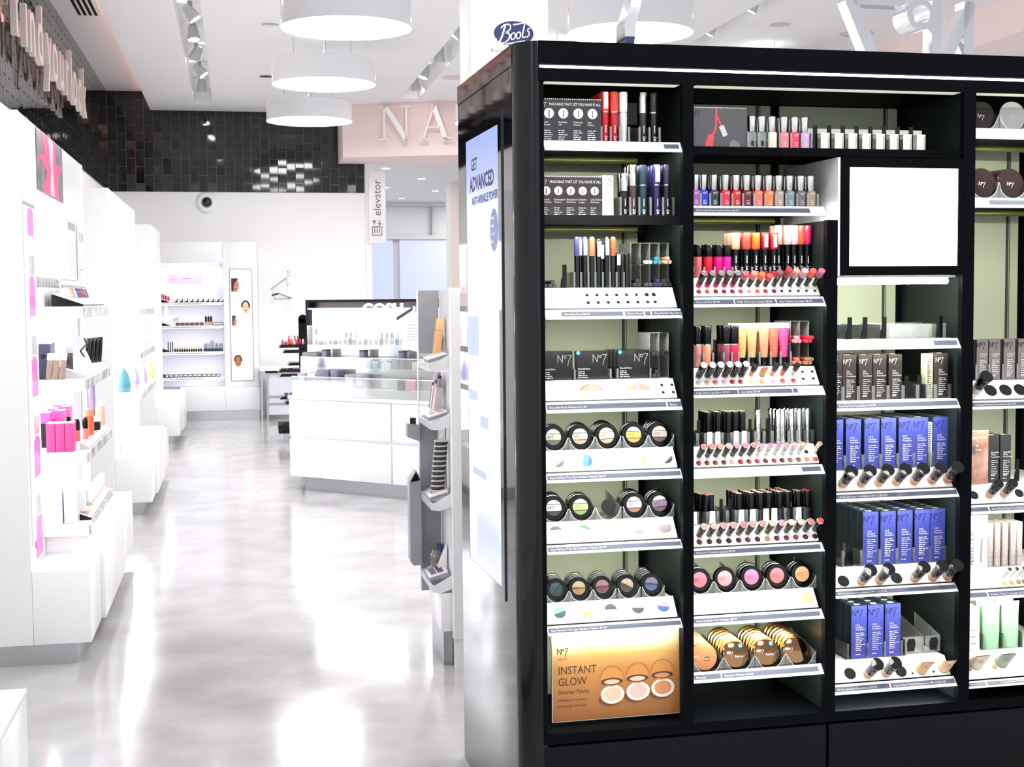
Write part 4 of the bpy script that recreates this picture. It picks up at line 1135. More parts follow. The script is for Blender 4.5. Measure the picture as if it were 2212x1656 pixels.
def stick_tester(L, r, body, end, tip=None, tl=.0):
    end, r = deep(end, .9), r * 1.06
    def mk():
        ps = [('barrel', MB().lathe([(r * .82, -.002), (r * .9, L * .25), (r, L * .32), (r, L - tl)], 14).mesh('barrel', shade(body) if isinstance(body, tuple) else body))]
        if tl:
            ps.append(('cap', MB().lathe([(r, L - tl), (r * 1.12, L - tl + .002), (r * 1.12, L - .002), (r * 1.02, L)], 14).mesh('cap', shade(end, .25))))
        else:
            ps.append(('end_disc', MB().lathe([(r * .98, L), (r * .86, L + .0006), (r * .4, L + .0008)], 18).mesh('end_disc', shade(end, .35))))
            ps.append(('end_ring', MB().lathe([(r * 1.01, L - .001), (r * 1.01, L + .0002), (r * .9, L + .001), (r * .86, L + .0004)], 18, cap=False).mesh('end_ring', SILVER)))
        if tip:
            ps.append(('collar', MB().lathe([(r * .94, 0), (r * .98, L * .2)], 14).mesh('collar', shade(tip, .25))))
        return ps
    return proto(('stick', L, r, body if isinstance(body, tuple) else body.name, end, tip, tl), mk)
def swatch(u, z, zt, zp, r, c, label, group):
    r *= 1.14
    c = deep(c, .88)
    t = place(proto(('sw', r, c), lambda: [('swatch', MB().lathe([(r, 0), (r * .8, r * .3), (r * .3, r * .42)], 16, RX(90)).mesh('lip_swatch', shade(c, .12)))]), 'lip_swatch', label, 'colour swatch', on_riser(u, z, zt, zp), group)
R23 = (1.491, 1.544)
SW23 = (.509, .533, .558, .582, .606, .630, .655, .679, .703, .728, .751, .775, .800, .824, .849)
for i, u in enumerate(SW23):
    if i < 5:
        a = stick_tester(.052, .0082, K, (96, 98, 96), (188, 40, 70), 0)
        d = 'black grey-ended'
    else:
        c, L, d = (((214, 96, 110), .05, 'pink'), ((226, 130, 124), .05, 'pale coral'), ((244, 110, 62), .046, 'orange'), ((206, 60, 66), .038, 'short red'), ((132, 72, 84), .055, 'mauve'), ((176, 52, 56), .066, 'long dark red'), ((222, 150, 150), .06, 'blush pink'), ((226, 170, 186), .06, 'lilac pink'), ((248, 100, 72), .06, 'bright orange'), ((206, 110, 136), .06, 'rose'))[i - 5]
        a = stick_tester(L, .0082, K, c, None, L * .42)
    place(a, 'crayon_tester', '%s crayon tester, %s in the tilted row of the crayon shelf' % (d, ORD[i]), 'tester', tester_at(u + .004, 1.5235, *R23), 'tilted crayon testers')
    if i < 10:
        swatch(u, 1.5065, *R23, .0062, ((216, 36, 66), (190, 106, 92), (176, 26, 40), (150, 20, 70), (176, 16, 84), (206, 70, 96), (214, 176, 172), (240, 104, 70), (190, 36, 44), (140, 36, 66))[i], '%s colour blob in the slope of the crayon shelf' % ORD[i], 'colour blobs of the crayon shelf')
    else:
        hole(u, 1.5065, *R23, .0042, '%s empty hole after the blobs on the crayon shelf' % ORD[i - 10], 'empty holes of the crayon shelf')

# ---- gloss shelf
S24 = 1.2985
def gloss(c):
    return proto(('gloss', c), lambda: [('tube', MB().lathe([(.0118, 0), (.0132, .002), (.0142, .062)], 16).mesh('tube', shade(c, .1))), ('cap', MB().lathe([(.0125, .062), (.0138, .064), (.0148, .112), (.0135, .114)], 16).mesh('cap', BLKPL)), ('collar', MB().lathe([(.0146, .0605), (.0146, .0635)], 16, cap=False).mesh('collar', SILVER))])
for i, (u, c, d) in enumerate(((.497, (176, 110, 112), 'brown pink'), (.5265, (188, 124, 122), 'dusty rose'), (.5545, (236, 150, 120), 'peach'), (.612, (140, 70, 92), 'plum'), (.636, (196, 44, 76), 'cherry'))):
    for k in range(2):
        place(gloss(c), 'lip_gloss', '%s lip gloss with black cap, %s row of the gloss shelf' % (d, ORD[k]), 'lip gloss', UP(u, .1 + k * .031, S24), 'black-capped lip glosses')
place_tag(.589, .12, S24, .075, 'blank black tag between the lip glosses')
def squeeze(c):
    c = deep(c, .86)
    def mk():
        n = 12
        vs, fs = [], []
        for j, (z, a, b) in enumerate(((.024, .0105, .0105), (.05, .0125, .0098), (.09, .0148, .006), (.106, .0158, .0016))):
            for k in range(n):
                t = 2 * math.pi * k / n
                vs.append((a * math.cos(t), b * math.sin(t), z))
        for j in range(3):
            for k in range(n):
                fs.append((j * n + k, j * n + (k + 1) % n, (j + 1) * n + (k + 1) % n, (j + 1) * n + k))
        b = MB().add(vs, fs).mesh('tube', shade(c, .2))
        lg = logo7(MB(), .0075, T(-.0075, -.0092, .082), .1)
        lines(lg, 3, .014, .0105, T(-.007, -.0098, .07), .12)
        return [('tube', b, [('lettering', lg.mesh('lettering', INKG))]), ('crimp', MB().box(-.0162, .0162, -.0009, .0009, .104, .119).mesh('crimp', shade((244, 232, 214), .3))), ('cap', MB().lathe([(.009, 0), (.0095, .001), (.0102, .024)], 14).mesh('cap', BLKPL))]
    return proto(('squeeze', c), mk)
for i, (u, c, d) in enumerate(((.6595, (232, 170, 100), 'golden'), (.690, (218, 168, 112), 'tan'), (.726, (236, 156, 118), 'peach'), (.7555, (232, 108, 84), 'coral'), (.7855, (238, 72, 142), 'hot pink'))):
    for k in range(3):
        place(squeeze(c), 'lip_tube', '%s squeezy lip tube standing on its cap, %s row' % (d, ORD[k]), 'lip gloss', UP(u, .1 + k * .03, S24), 'squeezy lip tubes')
fins('clear dividers between the lip glosses and tubes', (.512, .541, .5695, .6015, .625, .6455, .675, .7075, .741, .7705, .801), .086, .2, S24, .04)
cubby(.806, .862, S24 + .001, 1.422, .1, 2, 'clear acrylic rack of four cubbies holding red pencils')
GRP = 'lip pencils in the acrylic cubbies'
zm = (S24 + 1.422) / 2 + .001
heap(.81, .075, zm, (214, 26, 50), (236, 150, 160), 3, 'cherry red lip pencil in the first upper cubby', GRP)
heap(.838, .065, zm, (206, 16, 40), (226, 60, 80), 4, 'bright red lip pencil in the second upper cubby', GRP)
heap(.81, .075, S24 + .002, (190, 50, 50), (220, 120, 110), 3, 'rust red lip pencil in the first lower cubby', GRP)
heap(.838, .065, S24 + .002, (160, 96, 66), (196, 140, 110), 4, 'brown lip pencil in the second lower cubby', GRP)
R24 = (1.244, 1.297)
for i, (u, c) in enumerate(zip((.507, .532, .556, .582, .606, .630, .663, .693, .725, .754, .786), ((206, 190, 186), (216, 178, 120), (226, 100, 96), (222, 174, 196), (190, 40, 46), (176, 40, 42), (240, 226, 150), (222, 172, 110), (238, 186, 216), (222, 80, 66), (214, 40, 110)))):
    swatch(u, 1.259, *R24, .0066, c, '%s colour blob in the slope of the gloss shelf' % ORD[i], 'colour blobs of the gloss shelf')
for i in range(6):
    place(stick_tester(.05, .0098, K, (226, 222, 218), (60, 40, 44), 0), 'gloss_tester', 'black gloss tester with a white end, %s of six in the gloss shelf slope' % ORD[i], 'tester', tester_at((.507, .532, .556, .582, .606, .630)[i] + .006, 1.2765, *R24), 'tilted gloss testers')
for i, (u, b, e, L, r, d) in enumerate(((.665, (206, 160, 120), K, .04, .0072, 'nude-based small'), (.727, (226, 130, 120), K, .042, .0072, 'pink-based'), (.757, (214, 84, 66), K, .042, .0072, 'coral-based'), (.789, (206, 200, 190), K, .042, .0072, 'clear-based'))):
    place(stick_tester(L, r, b, e, None, L * .55), 'gloss_tester', '%s tester with a black cap on the gloss shelf' % d, 'tester', tester_at(u, 1.2765, *R24), 'tilted gloss testers')
def pouch(c, L, r, big=False):
    def mk():
        n = 14
        vs, fs = [], []
        for (z, a, b) in ((0, r, r), (L * .4, r * 1.05, r * .8), (L, r * 1.25, r * .06)):
            for k in range(n):
                t = 2 * math.pi * k / n
                vs.append((a * math.cos(t), b * math.sin(t), z))
        for j in range(2):
            for k in range(n):
                fs.append((j * n + k, j * n + (k + 1) % n, (j + 1) * n + (k + 1) % n, (j + 1) * n + k))
        ps = [('tube', MB().add(vs, fs).mesh('tube', shade(c, .35)))]
        ps.append(('emblem', logo7(MB(), r * .42, T(-r * .55, -r * .62, L * .62) @ RX(-24), .12).mesh('emblem', INKG)))
        ps.append(('collar', MB().lathe([(r * .96, -.002), (r * 1.02, .002)], 18).mesh('collar', shade(tuple(int(x * .8) for x in c), .4))))
        return ps
    return proto(('pouch', c, L), mk)
place(pouch((222, 150, 92), .032, .0085), 'gloss_tester', 'orange-tan cut tube tester lying tilted on the gloss shelf', 'tester', tester_at(.697, 1.2765, *R24), 'tilted gloss testers')
for i, (u, z) in enumerate(((.821, 1.2815), (.850, 1.2815), (.817, 1.263), (.847, 1.263))):
    hole(u, z, *R24, .0042, '%s hole at the end of the gloss shelf slope' % ORD[i], 'holes of the gloss shelf')

# ---- lipsticks
def lipstick(kind, top, h):
    def mk():
        r = .0086
        if kind == 'silver':
            return [('case', MB().lathe([(r, 0), (r * 1.02, .001), (r * 1.02, .042)], 16).mesh('case', SILVER)), ('cap', MB().lathe([(r * .98, .042), (r * 1.0, .043), (r * 1.12, h - .001), (r * 1.05, h)], 16).mesh('cap', CHROME))]
        c = MB().lathe([(r * .98, .034), (r * 1.02, .036), (r * 1.12, h - .001), (r * 1.06, h)], 16).mesh('cap', BLKPL)
        ps = [('case', MB().lathe([(r, 0), (r * 1.0, .034)], 16).mesh('case', shade((40, 40, 44), .15))), ('cap', c), ('shade_disc', MB().lathe([(r * 1.0, h + .0001), (r * .5, h + .0006)], 16).mesh('shade_disc', shade(top, .3)))]
        return ps
    return proto(('ls', kind, top, h), mk)
S25, S26 = 1.0795, .860
N25 = ((.546, 3), (.559, 2), (.585, 3), (.601, 3), (.616, 3), (.637, 3), (.6495, 2), (.662, 3))
for i, u in enumerate((.558, .588, .6185, .640, .661)):
    for k in range((3, 3, 3, 2, 2)[i]):
        place(lipstick('black', (226, 190, 170), .0935), 'lipstick', 'black lipstick, %s from the left on the upper lipstick shelf, %s row' % (ORD[i], ORD[k]), 'lipstick', UP(u - .0005, .096 + k * .024, S25), 'standing lipsticks')
for i, u in enumerate((.707, .768, .7815, .809, .8325, .858)):
    for k in range((1, 3, 3, 3, 2, 2)[i]):
        place(lipstick('silver', (0, 0, 0), .0955), 'lipstick', 'silver lipstick, %s from the left on the upper lipstick shelf, %s row' % (ORD[i], ORD[k]), 'lipstick', UP(u - .0005, .096 + k * .024, S25), 'standing lipsticks')
for i, (u, z) in enumerate(((.532, S25), (.685, S25), (.702, S25), (.738, S25), (.762, S25), (.599, S26), (.626, S26))):
    place_tag(u + .002, .105, z, .07 if i < 5 else .066, ('%s blank black tag among the lipsticks of the upper shelf' % ORD[i]) if i < 5 else ('%s blank black tag among the lipsticks of the lower shelf' % ORD[i - 5]), .0105)
TOPS = ((236, 150, 140), (226, 110, 110), (240, 150, 140), (240, 180, 150), (236, 190, 150), (226, 170, 140), (236, 160, 130), (240, 190, 160), (230, 120, 110), (236, 60, 50))
for i, u in enumerate((.545, .567, .651, .687, .715, .740, .773, .798, .831, .859)):
    for k in range((3, 2, 4, 4, 3, 3, 4, 4, 2, 2)[i]):
        M = UP(u - .0005, .096 + k * .024, S26)
        if i == 0 and k == 0:
            M = M @ RY(7)
        place(lipstick('black', TOPS[i], .082), 'lipstick', 'black lipstick with a tinted top, %s from the left on the lower shelf, %s row' % (ORD[i], ORD[k]), 'lipstick', M, 'standing lipsticks')
PL = mat('paper tab', (214, 222, 220), 0.5)
def tabs(us, z, w, h, label):
    for i, u in enumerate(us):
        o = MB().prism([(-w / 2, 0), (w / 2, 0), (w / 2 - .001, h), (-w / 2 + .001, h)], 'y', 0, .0008).build('paper_tab', PL)
        o.matrix_world = UP(u, .083, z)
        tag(o, '%s pale paper tab in front of the %s' % (ORD[i], label), 'label', 'paper tabs before the lipsticks')
tabs((.559, .583, .637, .661), S25 + .001, .016, .038, 'black lipsticks on the upper shelf')
tabs((.513, .567, .653, .687, .727, .752, .826), S26 + .001, .018, .036, 'lipsticks on the lower shelf')
fins('clear dividers on the upper lipstick shelf', (.524, .5475, .571, .597, .625, .65, .674, .6955, .7215, .746, .776, .796, .821, .845, .868), .086, .19, S25, .036, .0045)
fins('clear dividers on the lower lipstick shelf', (.523, .553, .583, .612, .638, .669, .7, .728, .757, .786, .8145, .845), .086, .19, S26, .036, .0045)
R25, R26 = (1.025, 1.078), (.806, .8585)
SW25 = (.508, .532, .556, .581, .605, .630, .655, .679, .704, .729, .753, .777, .802, .827, .852)
C25 = ((164, 22, 34), (132, 20, 30), (120, 62, 40), (116, 46, 34), (220, 196, 192), (156, 20, 34), (146, 26, 36), (196, 30, 72), (110, 22, 52), (190, 16, 80), (96, 26, 36), (176, 90, 66), (160, 84, 56), (226, 140, 76), (236, 96, 48))
E25 = ((178, 98, 102), (226, 104, 88), (192, 122, 84), (206, 152, 136), (228, 124, 128), (236, 104, 152), (162, 106, 102), (232, 110, 160), (196, 90, 140), (230, 84, 140), (206, 120, 120), (230, 150, 140), (236, 160, 126), None, (228, 150, 122))
for i, u in enumerate(SW25):
    swatch(u, 1.0385, *R25, .0067, C25[i], '%s colour blob in the slope of the upper lipstick shelf' % ORD[i], 'colour blobs of the upper lipstick shelf')
    if E25[i]:
        m = K if i < 7 else SILVER
        place(stick_tester(.044 if i < 7 else .038, .0088 if i < 7 else .0078, m, E25[i]), 'lipstick_tester', '%s lipstick tester, %s in the tilted row of the upper shelf' % ('black' if i < 7 else 'silver', ORD[i]), 'tester', tester_at(u + .006, 1.0575, *R25), 'tilted lipstick testers')
hole(.832, 1.0575, *R25, .006, 'empty hole before the last silver lipstick tester', 'empty lipstick hole')
SW26 = (.510, .539, .567, .596, .625, .652, .681, .710, .738, .767, .795, .824, .853)
C26 = ((110, 24, 46), (70, 16, 28), (74, 16, 32), (66, 20, 30), (76, 20, 34), (126, 22, 40), (84, 16, 34), (206, 152, 92), (120, 22, 54), (128, 26, 38), (150, 70, 36), (70, 24, 28), (96, 22, 34))
E26 = ((240, 150, 140), (226, 150, 160), (206, 118, 126), (170, 118, 120), (176, 84, 100), (222, 112, 112), (190, 110, 112), (226, 176, 128), (214, 120, 130), (238, 180, 164), (226, 176, 156), (176, 88, 82), (232, 60, 54))
for i, u in enumerate(SW26):
    swatch(u, .8205, *R26, .0072, C26[i], '%s colour blob in the slope of the lower lipstick shelf' % ORD[i], 'colour blobs of the lower lipstick shelf')
    place(stick_tester(.046, .0098, (32, 24, 22), E26[i]), 'lipstick_tester', 'dark lipstick tester, %s in the tilted row of the lower shelf' % ORD[i], 'tester', tester_at(u + .0045, .838, *R26), 'tilted lipstick testers')

# ---- blushers and bronzers
compact_row('blush shelf', (.531, .606, .686, .763, .8395), .7045, .669, [[(236, 122, 138)], [(240, 152, 156)], [(240, 118, 160)], [(242, 118, 124)], [(236, 176, 126)]], .0325, .0215, (2, 1, 3, 3, 3), ['rose', 'pale pink', 'bright pink', 'coral pink', 'apricot'], cat='blusher')
tray('clear tray under the row of pink blushers', (.5285, .6055, .683, .7605, .838), .0325, .665, .077)
R27 = (.6175, .669)
flat_tester(.764, .644, *R27, .0205, [(250, 244, 236)], 0, 'almost white powder tester, fourth place of the blush slope', 'flat blush testers')
flat_tester(.835, .645, *R27, .0205, [(240, 214, 164)], 0, 'tan powder tester at the end of the blush slope', 'flat blush testers')
BRZ = mat('matt bronze lid', (176, 110, 66), 0.35)
MGOLD = mat('mirror gold lid', (150, 112, 80), 0.07, 1.0)
for i, (u, n) in enumerate(((.535, 6), (.629, 7), (.721, 7), (.810, 8))):
    for k in range(n):
        M = UP(u, .064 + k * .019, .4935 + k * .002, RX(-18))
        key = 'bz%d' % (i == 0 if k == 0 else 2)
        lid = (BRZ if i == 0 else MGOLD) if k == 0 else GOLD
        lid = BRZ if i == 0 else lid
        r = .0385
        def mk(lid=lid, first=(k == 0), dot=(i in (1, 2)), i=i):
            th = .017
            ps = [('lid', MB().lathe([(r * .97, th * .5), (r, th * .6), (r * .98, th - .001), (r * .9, th)], 40, RX(90) @ T(0, 0, -th)).mesh('lid', lid)), ('base', MB().lathe([(r * .9, 0), (r * .98, .001), (r * .98, th * .42), (r * .95, th * .5)], 40, RX(90) @ T(0, 0, -th)).mesh('base', GOLD if i else BRZ))]
            if first:
                ps.append(('emblem', logo7(MB(), .0085, T(-.024 if i else -.03, -.0004, .0 if i else -.004) @ RY(8), .1).mesh('emblem', mat('gold ink', (244, 214, 170), 0.4))))
                if i < 3:
                    ps.append(('sticker', MB().disc(.0125, T(.008, -.0005, -.007), 20, rz=.0058).mesh('sticker', mat('brown sticker', (88, 56, 40), 0.5)), [('lettering', MB().text('Test me', .0075, T(-.004, -.0008, -.0093)).mesh('lettering', INKW))]))
                if dot:
                    ps.append(('blue_dot', MB().disc(.006, T(.016, -.0006, .023), 20).mesh('blue_dot', BLUEDOT)))
            return ps
        place(proto(('brz', lid.name, k == 0, i if k == 0 else (i == 0)), mk), 'bronzer_compact', ('%s bronzer compact in front, %s from the left on the low shelf' % ('matt brown' if i == 0 else 'mirror gold', ORD[i])) if k == 0 else 'bronzer compact %s behind the %s front one on the low shelf' % (ORD[k - 1], ORD[i]), 'bronzer', M, 'large bronzer compacts')
tray('clear tray under the large bronzer compacts', (.5355, .628, .7205, .813), .0385, .4502, .040, .17)
o = MB().prism([(.60, .437), (.69, .4375), (.65, .4205), (.612, .421)], 'y', .16, .162).build('hanging_flap', BLACKM)
o.matrix_world = UM @ T(0, 0, -.001)
tag(o, 'black loose flap hanging under the low bronzer shelf', 'flap')

# ---- third bay: trays, brown and blue foundation boxes, bottle testers
S31, S32, S33, S34, S35 = 1.3698, 1.198, .9975, .7195, .4495
for i, u in enumerate((.967, 1.014, 1.073, 1.2485)):
    place_tag(u, .06, S31, .062, '%s blank black tag on the nearly empty shelf under the lit panel' % ORD[i], .0145)
fins('low clear dividers on the nearly empty shelf', (.962, 1.008, 1.066, 1.239), .07, .2, S31, .04)
t = thing('acrylic_tray', 'long clear tray on the nearly empty shelf under the lit panel', 'tray', UM)
MB().box(.905, 1.272, .2035, .2047, S31, S31 + .042).build('rear_sheet', HAZY, t)
MB().box(1.10, 1.235, .0805, .0817, S31 + .0014, S31 + .04).build('front_sheet', HAZY, t)
MB().box(1.252, 1.272, .0705, .0715, S31 + .0014, S31 + .042).build('front_sheet', HAZY, t)
BROWN = mat('dark brown metallic carton', (66, 58, 54), 0.25, 0.5)
BLUE = mat('royal blue carton', (58, 66, 146), 0.3, 0.0)
NAVI = mat('dark navy emblem', (8, 12, 56), 0.7)
DGREEN = mat('dark green carton side', (26, 38, 36), 0.45)
GREYC = mat('silver grey carton', (132, 122, 118), 0.28, 0.5)
DARKC = mat('dark grey carton', (58, 56, 56), 0.28, 0.4)
TAUPE = mat('taupe carton', (186, 170, 164), 0.3, 0.3)
TOPW = mat('pale end flap', (206, 204, 186), 0.5)
def tall_box(m, w, h, dp, ink, head, words, lead, emb=.3):
    def mk():
        q = MB().box(-w / 2, w / 2, 0, dp, 0, h)
        q.m = [1 if (m is BLUE and i != 2) else 0 for i in range(6)]
        ps = [('carton', q.mesh('carton', [m, DGREEN] if m is BLUE else m))]
        if emb:
            ps.append(('emblem', logo7(MB(), w * emb, T(-w * .46, -.0007, h - w * .62), .11).mesh('emblem', ink)))
        l = MB()
        for j, s in enumerate(words):
            l.text(s, .0072, T(-w * .22, -.0007, h * .62 - j * .0066) @ Matrix.Diagonal((.86, 1, 1, 1)))
        lines(l, 9, .03 * w / .048, .0055, T(-w * .22, -.0007, h * .62 - len(words) * .0066 - .003), .34, 5)
        lines(l, 1, .02 * w / .048, .004, T(-w * .22, -.0007, h * .15), .4, 6)
        lines(l, 1, .02 * w / .048, .005, T(-w * .22, -.0007, h * .07), .5, 7)
        ps.append(('lettering', l.mesh('lettering', INKW)))
        ps.append(('end_flap', MB().disc(w * .2, T(0, dp * .5, h + .0006) @ RX(90), 16, rz=dp * .3).mesh('end_flap', TOPW)))
        return ps
    return proto(('tb', m.name, w, h, emb), mk)
SPF = ('Stay', 'Perfect', 'Foundation')
LIFT = ('Lift &', 'Luminate', 'Foundation')
for i, (u, n) in enumerate(((.921, 2), (.9635, 3), (1.013, 3), (1.0565, 3), (1.1045, 3), (1.249, 2))):
    for k in range(n):
        place(tall_box(BROWN, .0405, .128, .034, mat('silver print'), 0, SPF, 0, .32), 'foundation_box', ('dark brown foundation box in front, %s from the left' % ORD[i]) if k == 0 else 'dark brown foundation box, %s behind the %s front one' % (ORD[k - 1], ORD[i]), 'box', UP(u, .052 + k * .0365, S32), 'dark brown foundation boxes')
o = MB().box(-.0105, .0105, 0, .03, 0, .127).build('printed_box_side', mat('pale green carton', (206, 214, 170), 0.4))
lines(MB(), 20, .014, .0055, T(-.007, -.0006, .115), .4, 9).build('lettering', INK, o)
o.matrix_world = UP(1.2155, .06, S32)
o.name = 'slim_box'
tag(o, 'slim pale green box with dark print beside the last dark brown box', 'box')
for i, u in enumerate((1.145, 1.185)):
    place_tag(u, .062, S32, .066, '%s blank black tag in the gap of the dark brown boxes' % ORD[i], .0145)
fins('clear dividers between the dark brown boxes', (.9415, .9885, 1.0345, 1.08, 1.1265, 1.172, 1.203, 1.228, 1.272), .048, .2, S32, .04, .005)
for i, (u, n) in enumerate(((.939, 3), (.994, 4), (1.0515, 4), (1.1035, 4), (1.1585, 4), (1.2045, 5), (1.2672, 4))):
    for k in range(n):
        place(tall_box(BLUE, .0465, .143, .034, NAVI, 0, LIFT, 0, .38), 'foundation_box', ('royal blue box in front, %s from the left in the upper blue row' % ORD[i]) if k == 0 else 'royal blue box %s behind the %s of the upper blue row' % (ORD[k - 1], ORD[i]), 'box', UP(u, .086 + k * .0365, S33), 'upper row of royal blue boxes')
for i, (u, n) in enumerate(((1.0495, 6), (1.1045, 5), (1.1575, 5), (1.2125, 5), (1.262, 5))):
    for k in range(n):
        place(tall_box(BLUE, .0478, .1535, .034, NAVI, 0, LIFT, 0, .38), 'foundation_box', ('royal blue box in front, %s from the left in the middle blue row' % ORD[i]) if k == 0 else 'royal blue box, %s behind the %s of the middle blue row' % (ORD[k - 1], ORD[i]), 'box', UP(u, .086 + k * .0365, S34), 'middle row of royal blue boxes')
for i, (u, n) in enumerate(((1.0155, 6), (1.068, 5), (1.122, 6))):
    for k in range(n):
        place(tall_box(BLUE, .0485, .1535, .034, NAVI, 0, LIFT, 0, .38), 'foundation_box', ('royal blue box in front, %s from the left of the three lowest' % ORD[i]) if k == 0 else 'royal blue box, %s behind the %s of the lowest blue row' % (ORD[k - 1], ORD[i]), 'box', UP(u, .086 + k * .0365, S35), 'lowest row of royal blue boxes')
place_tag(.986, .088, S34, .07, 'blank black tag beside the first box of the middle blue row', .02)
o = MB().box(-.0055, .0055, 0, .03, 0, .128).build('slim_box', mat('white carton', (232, 232, 236), 0.4))
lines(MB(), 18, .008, .006, T(-.004, -.0006, .118), .5, 11).build('lettering', INK, o)
o.matrix_world = UP(1.2372, .09, S33)
tag(o, 'slim white box with dark print squeezed between the upper blue boxes', 'box')
fins('clear dividers between the upper blue boxes', (.9665, 1.0225, 1.0775, 1.131, 1.1815, 1.2325, 1.2435), .0835, .2, S33, .042, .0045)
fins('clear dividers between the middle blue boxes', (.962, 1.02, 1.077, 1.131, 1.185, 1.2373, 1.2845), .0835, .2, S34, .045, .0045)
fins('clear dividers between the lowest blue boxes', (.98, 1.0415, 1.0955, 1.149, 1.162), .0835, .2, S35, .045)
t = thing('acrylic_tray', 'clear tray with two dark openings beside the three lowest blue boxes', 'tray', UM)
for k, (u0, u1) in enumerate(((1.162, 1.228), (1.234, 1.281))):
    MB().box(u0, u1, .1, .1015, S35, S35 + .048).build('front_sheet', HAZY, t)
    MB().prism([(.1, S35), (.1, S35 + .048), (.25, S35 + .085), (.25, S35)], 'x', u1, u1 + .0012).build('side_fin', HAZY, t)
    MB().prism([(u0 + .014, S35 + .006), (u0 + .012, S35 + .03), (u0 + .018, S35 + .043), (u0 + .036, S35 + .043), (u0 + .04, S35 + .03), (u0 + .036, S35 + .006)], 'y', .0985, .0995).build('opening', mat('hole black'), t)
def bottle_tester(c):
    def mk():
        r = .0148
        ps = [('base', MB().lathe([(r * .8, -.003), (r * .95, .002), (r, .02)], 20).mesh('base', shade(c, .15))), ('collar', MB().lathe([(r * 1.01, .0185), (r * 1.02, .021)], 20, cap=False).mesh('collar', SILVER)),
              ('cap', MB().lathe([(r * .96, .02), (r * 1.0, .022), (r * 1.12, .058), (r * 1.22, .066), (r * 1.3, .069), (r * 1.28, .0715), (r * .4, .0725)], 24).mesh('cap', mat('black glassy cap', (14, 14, 16), .06)))]
        return ps
    return proto(('bt', c), mk)
R33, R34, R35 = (.9425, .996), (.669, .718), (.397, .448)
NUDE = ((206, 170, 120), (214, 160, 120), (226, 176, 140), (206, 166, 116), (206, 140, 90), (196, 124, 74), (190, 122, 84))
for i, u in enumerate((.937, .993, 1.047, 1.101, 1.156, 1.2115, 1.2655)):
    place(bottle_tester(NUDE[i]), 'bottle_tester', 'black-capped bottle tester, %s from the left in the upper tilted row' % ORD[i], 'tester', tester_at(u - (.0045 if i == 6 else 0), .9625, *R33), 'tilted foundation bottles')
for i, u in enumerate((.994, 1.0495, 1.1585, 1.215, 1.2695)):
    place(bottle_tester(NUDE[(i + 2) % 7]), 'bottle_tester', 'black-capped bottle tester, %s from the left in the middle tilted row' % ORD[i], 'tester', tester_at(u - (.0085 if i == 4 else 0), .6835, *R34), 'tilted foundation bottles')
for i, u in enumerate((1.016, 1.0715)):
    place(bottle_tester(NUDE[i]), 'bottle_tester', 'black-capped foundation bottle tester, %s of the two in the lowest tilted row' % ORD[i], 'tester', tester_at(u + .002, .415, *R35), 'tilted foundation bottles')
for u, z, R, d in ((.942, .688, R34, 'at the start of the middle bottle row'), (1.106, .688, R34, 'within the middle bottle row'), (.966, .4205, R35, 'at the start of the lowest bottle row'), (1.123, .417, R35, 'after the two lowest bottle testers')):
    hole(u, z, *R, .0175, 'large round empty hole ' + d, 'large bottle holes')
for i, (u, c, d) in enumerate(((1.187, (220, 176, 134), 'tan'), (1.258, (226, 192, 152), 'pale sand'))):
    place(pouch(c, .05, .0165), 'pouch_tester', '%s cut foundation pouch tilted out of the lowest shelf' % d, 'tester', tester_at(u - .001, .417, *R35), 'cut pouch testers')
for i, u in enumerate((1.157, 1.223)):
    hole(u, .410, *R35, .0035, 'small hole beside the %s cut pouch' % ('tan', 'pale sand')[i], 'small pouch holes')

# ---- last bay at the edge of the view
for zc, us, n, d in ((2.004, (1.379, 1.479), 4, 'top'), (1.8125, (1.385, 1.476), 6, 'second')):
    for i, u in enumerate(us):
        for k in range(n):
            first = (k == 0)
            def mk(first=first, ring=(i == 1 and d == 'top')):
                r, th = .0435, .016
                ps = [('case', MB().lathe([(r * .95, 0), (r, .0015), (r, th - .0015), (r * .97, th)], 40, RX(90) @ T(0, 0, -th)).mesh('case', mat('dark brown gloss', (38, 26, 24), .08)))]
                ps.append(('rim', MB().lathe([(r * 1.005, th * .4), (r * 1.005, th * .6)], 40, RX(90) @ T(0, 0, -th), cap=False).mesh('rim', SILVER)))
                if first:
                    ps.append(('emblem', logo7(MB(), .011, T(-.012, -.0008, -.006) @ RY(12), .1).mesh('emblem', INKW)))
                if first and ring:
                    ps.append(('ring', MB().lathe([(r * .78, th + .0004), (r * .98, th + .0008), (r * .98, th), (r * .78, th)], 40, RX(90) @ T(0, 0, -th)).mesh('ring', SILVER)))
                return ps
            place(proto(('pw', d, i, first), mk), 'powder_compact', ('large dark powder compact in front, %s on the %s shelf of the last bay' % (ORD[i], d)) if first else 'dark powder compact %s behind the %s one, %s shelf of the last bay' % (ORD[k - 1], ORD[i], d), 'powder', UP(u, .075 + k * .018, zc - .001, RX(-8)), 'large dark powder compacts')
    tray('scooped clear tray under the dark powder compacts, %s shelf' % d, (us[0], us[1]), .044, (1.956 if d == 'top' else 1.764), .066)
G43 = 1.2448
for i, u in enumerate((1.3995, 1.4395, 1.4875, 1.534)):
    for k in range(2):
        place(tall_box(GREYC, .0365, .1165, .034, INK, 0, ('Intelligent', 'Colour'), 0, .4), 'foundation_box', 'silver grey box of the last bay, %s from the left, %s row' % (ORD[i], ORD[k]), 'box', UP(u, .087 + k * .036, G43), 'silver grey boxes')
for i, u in enumerate((1.378, 1.4195, 1.4645, 1.512)):
    place_tag(u, .09, G43, .115, '%s tall black tag between the silver grey boxes' % ORD[i], .0105)
R43, R44, R45, R46 = (1.1895, 1.2435), (.8895, .942), (.642, .693), (.377, .448)
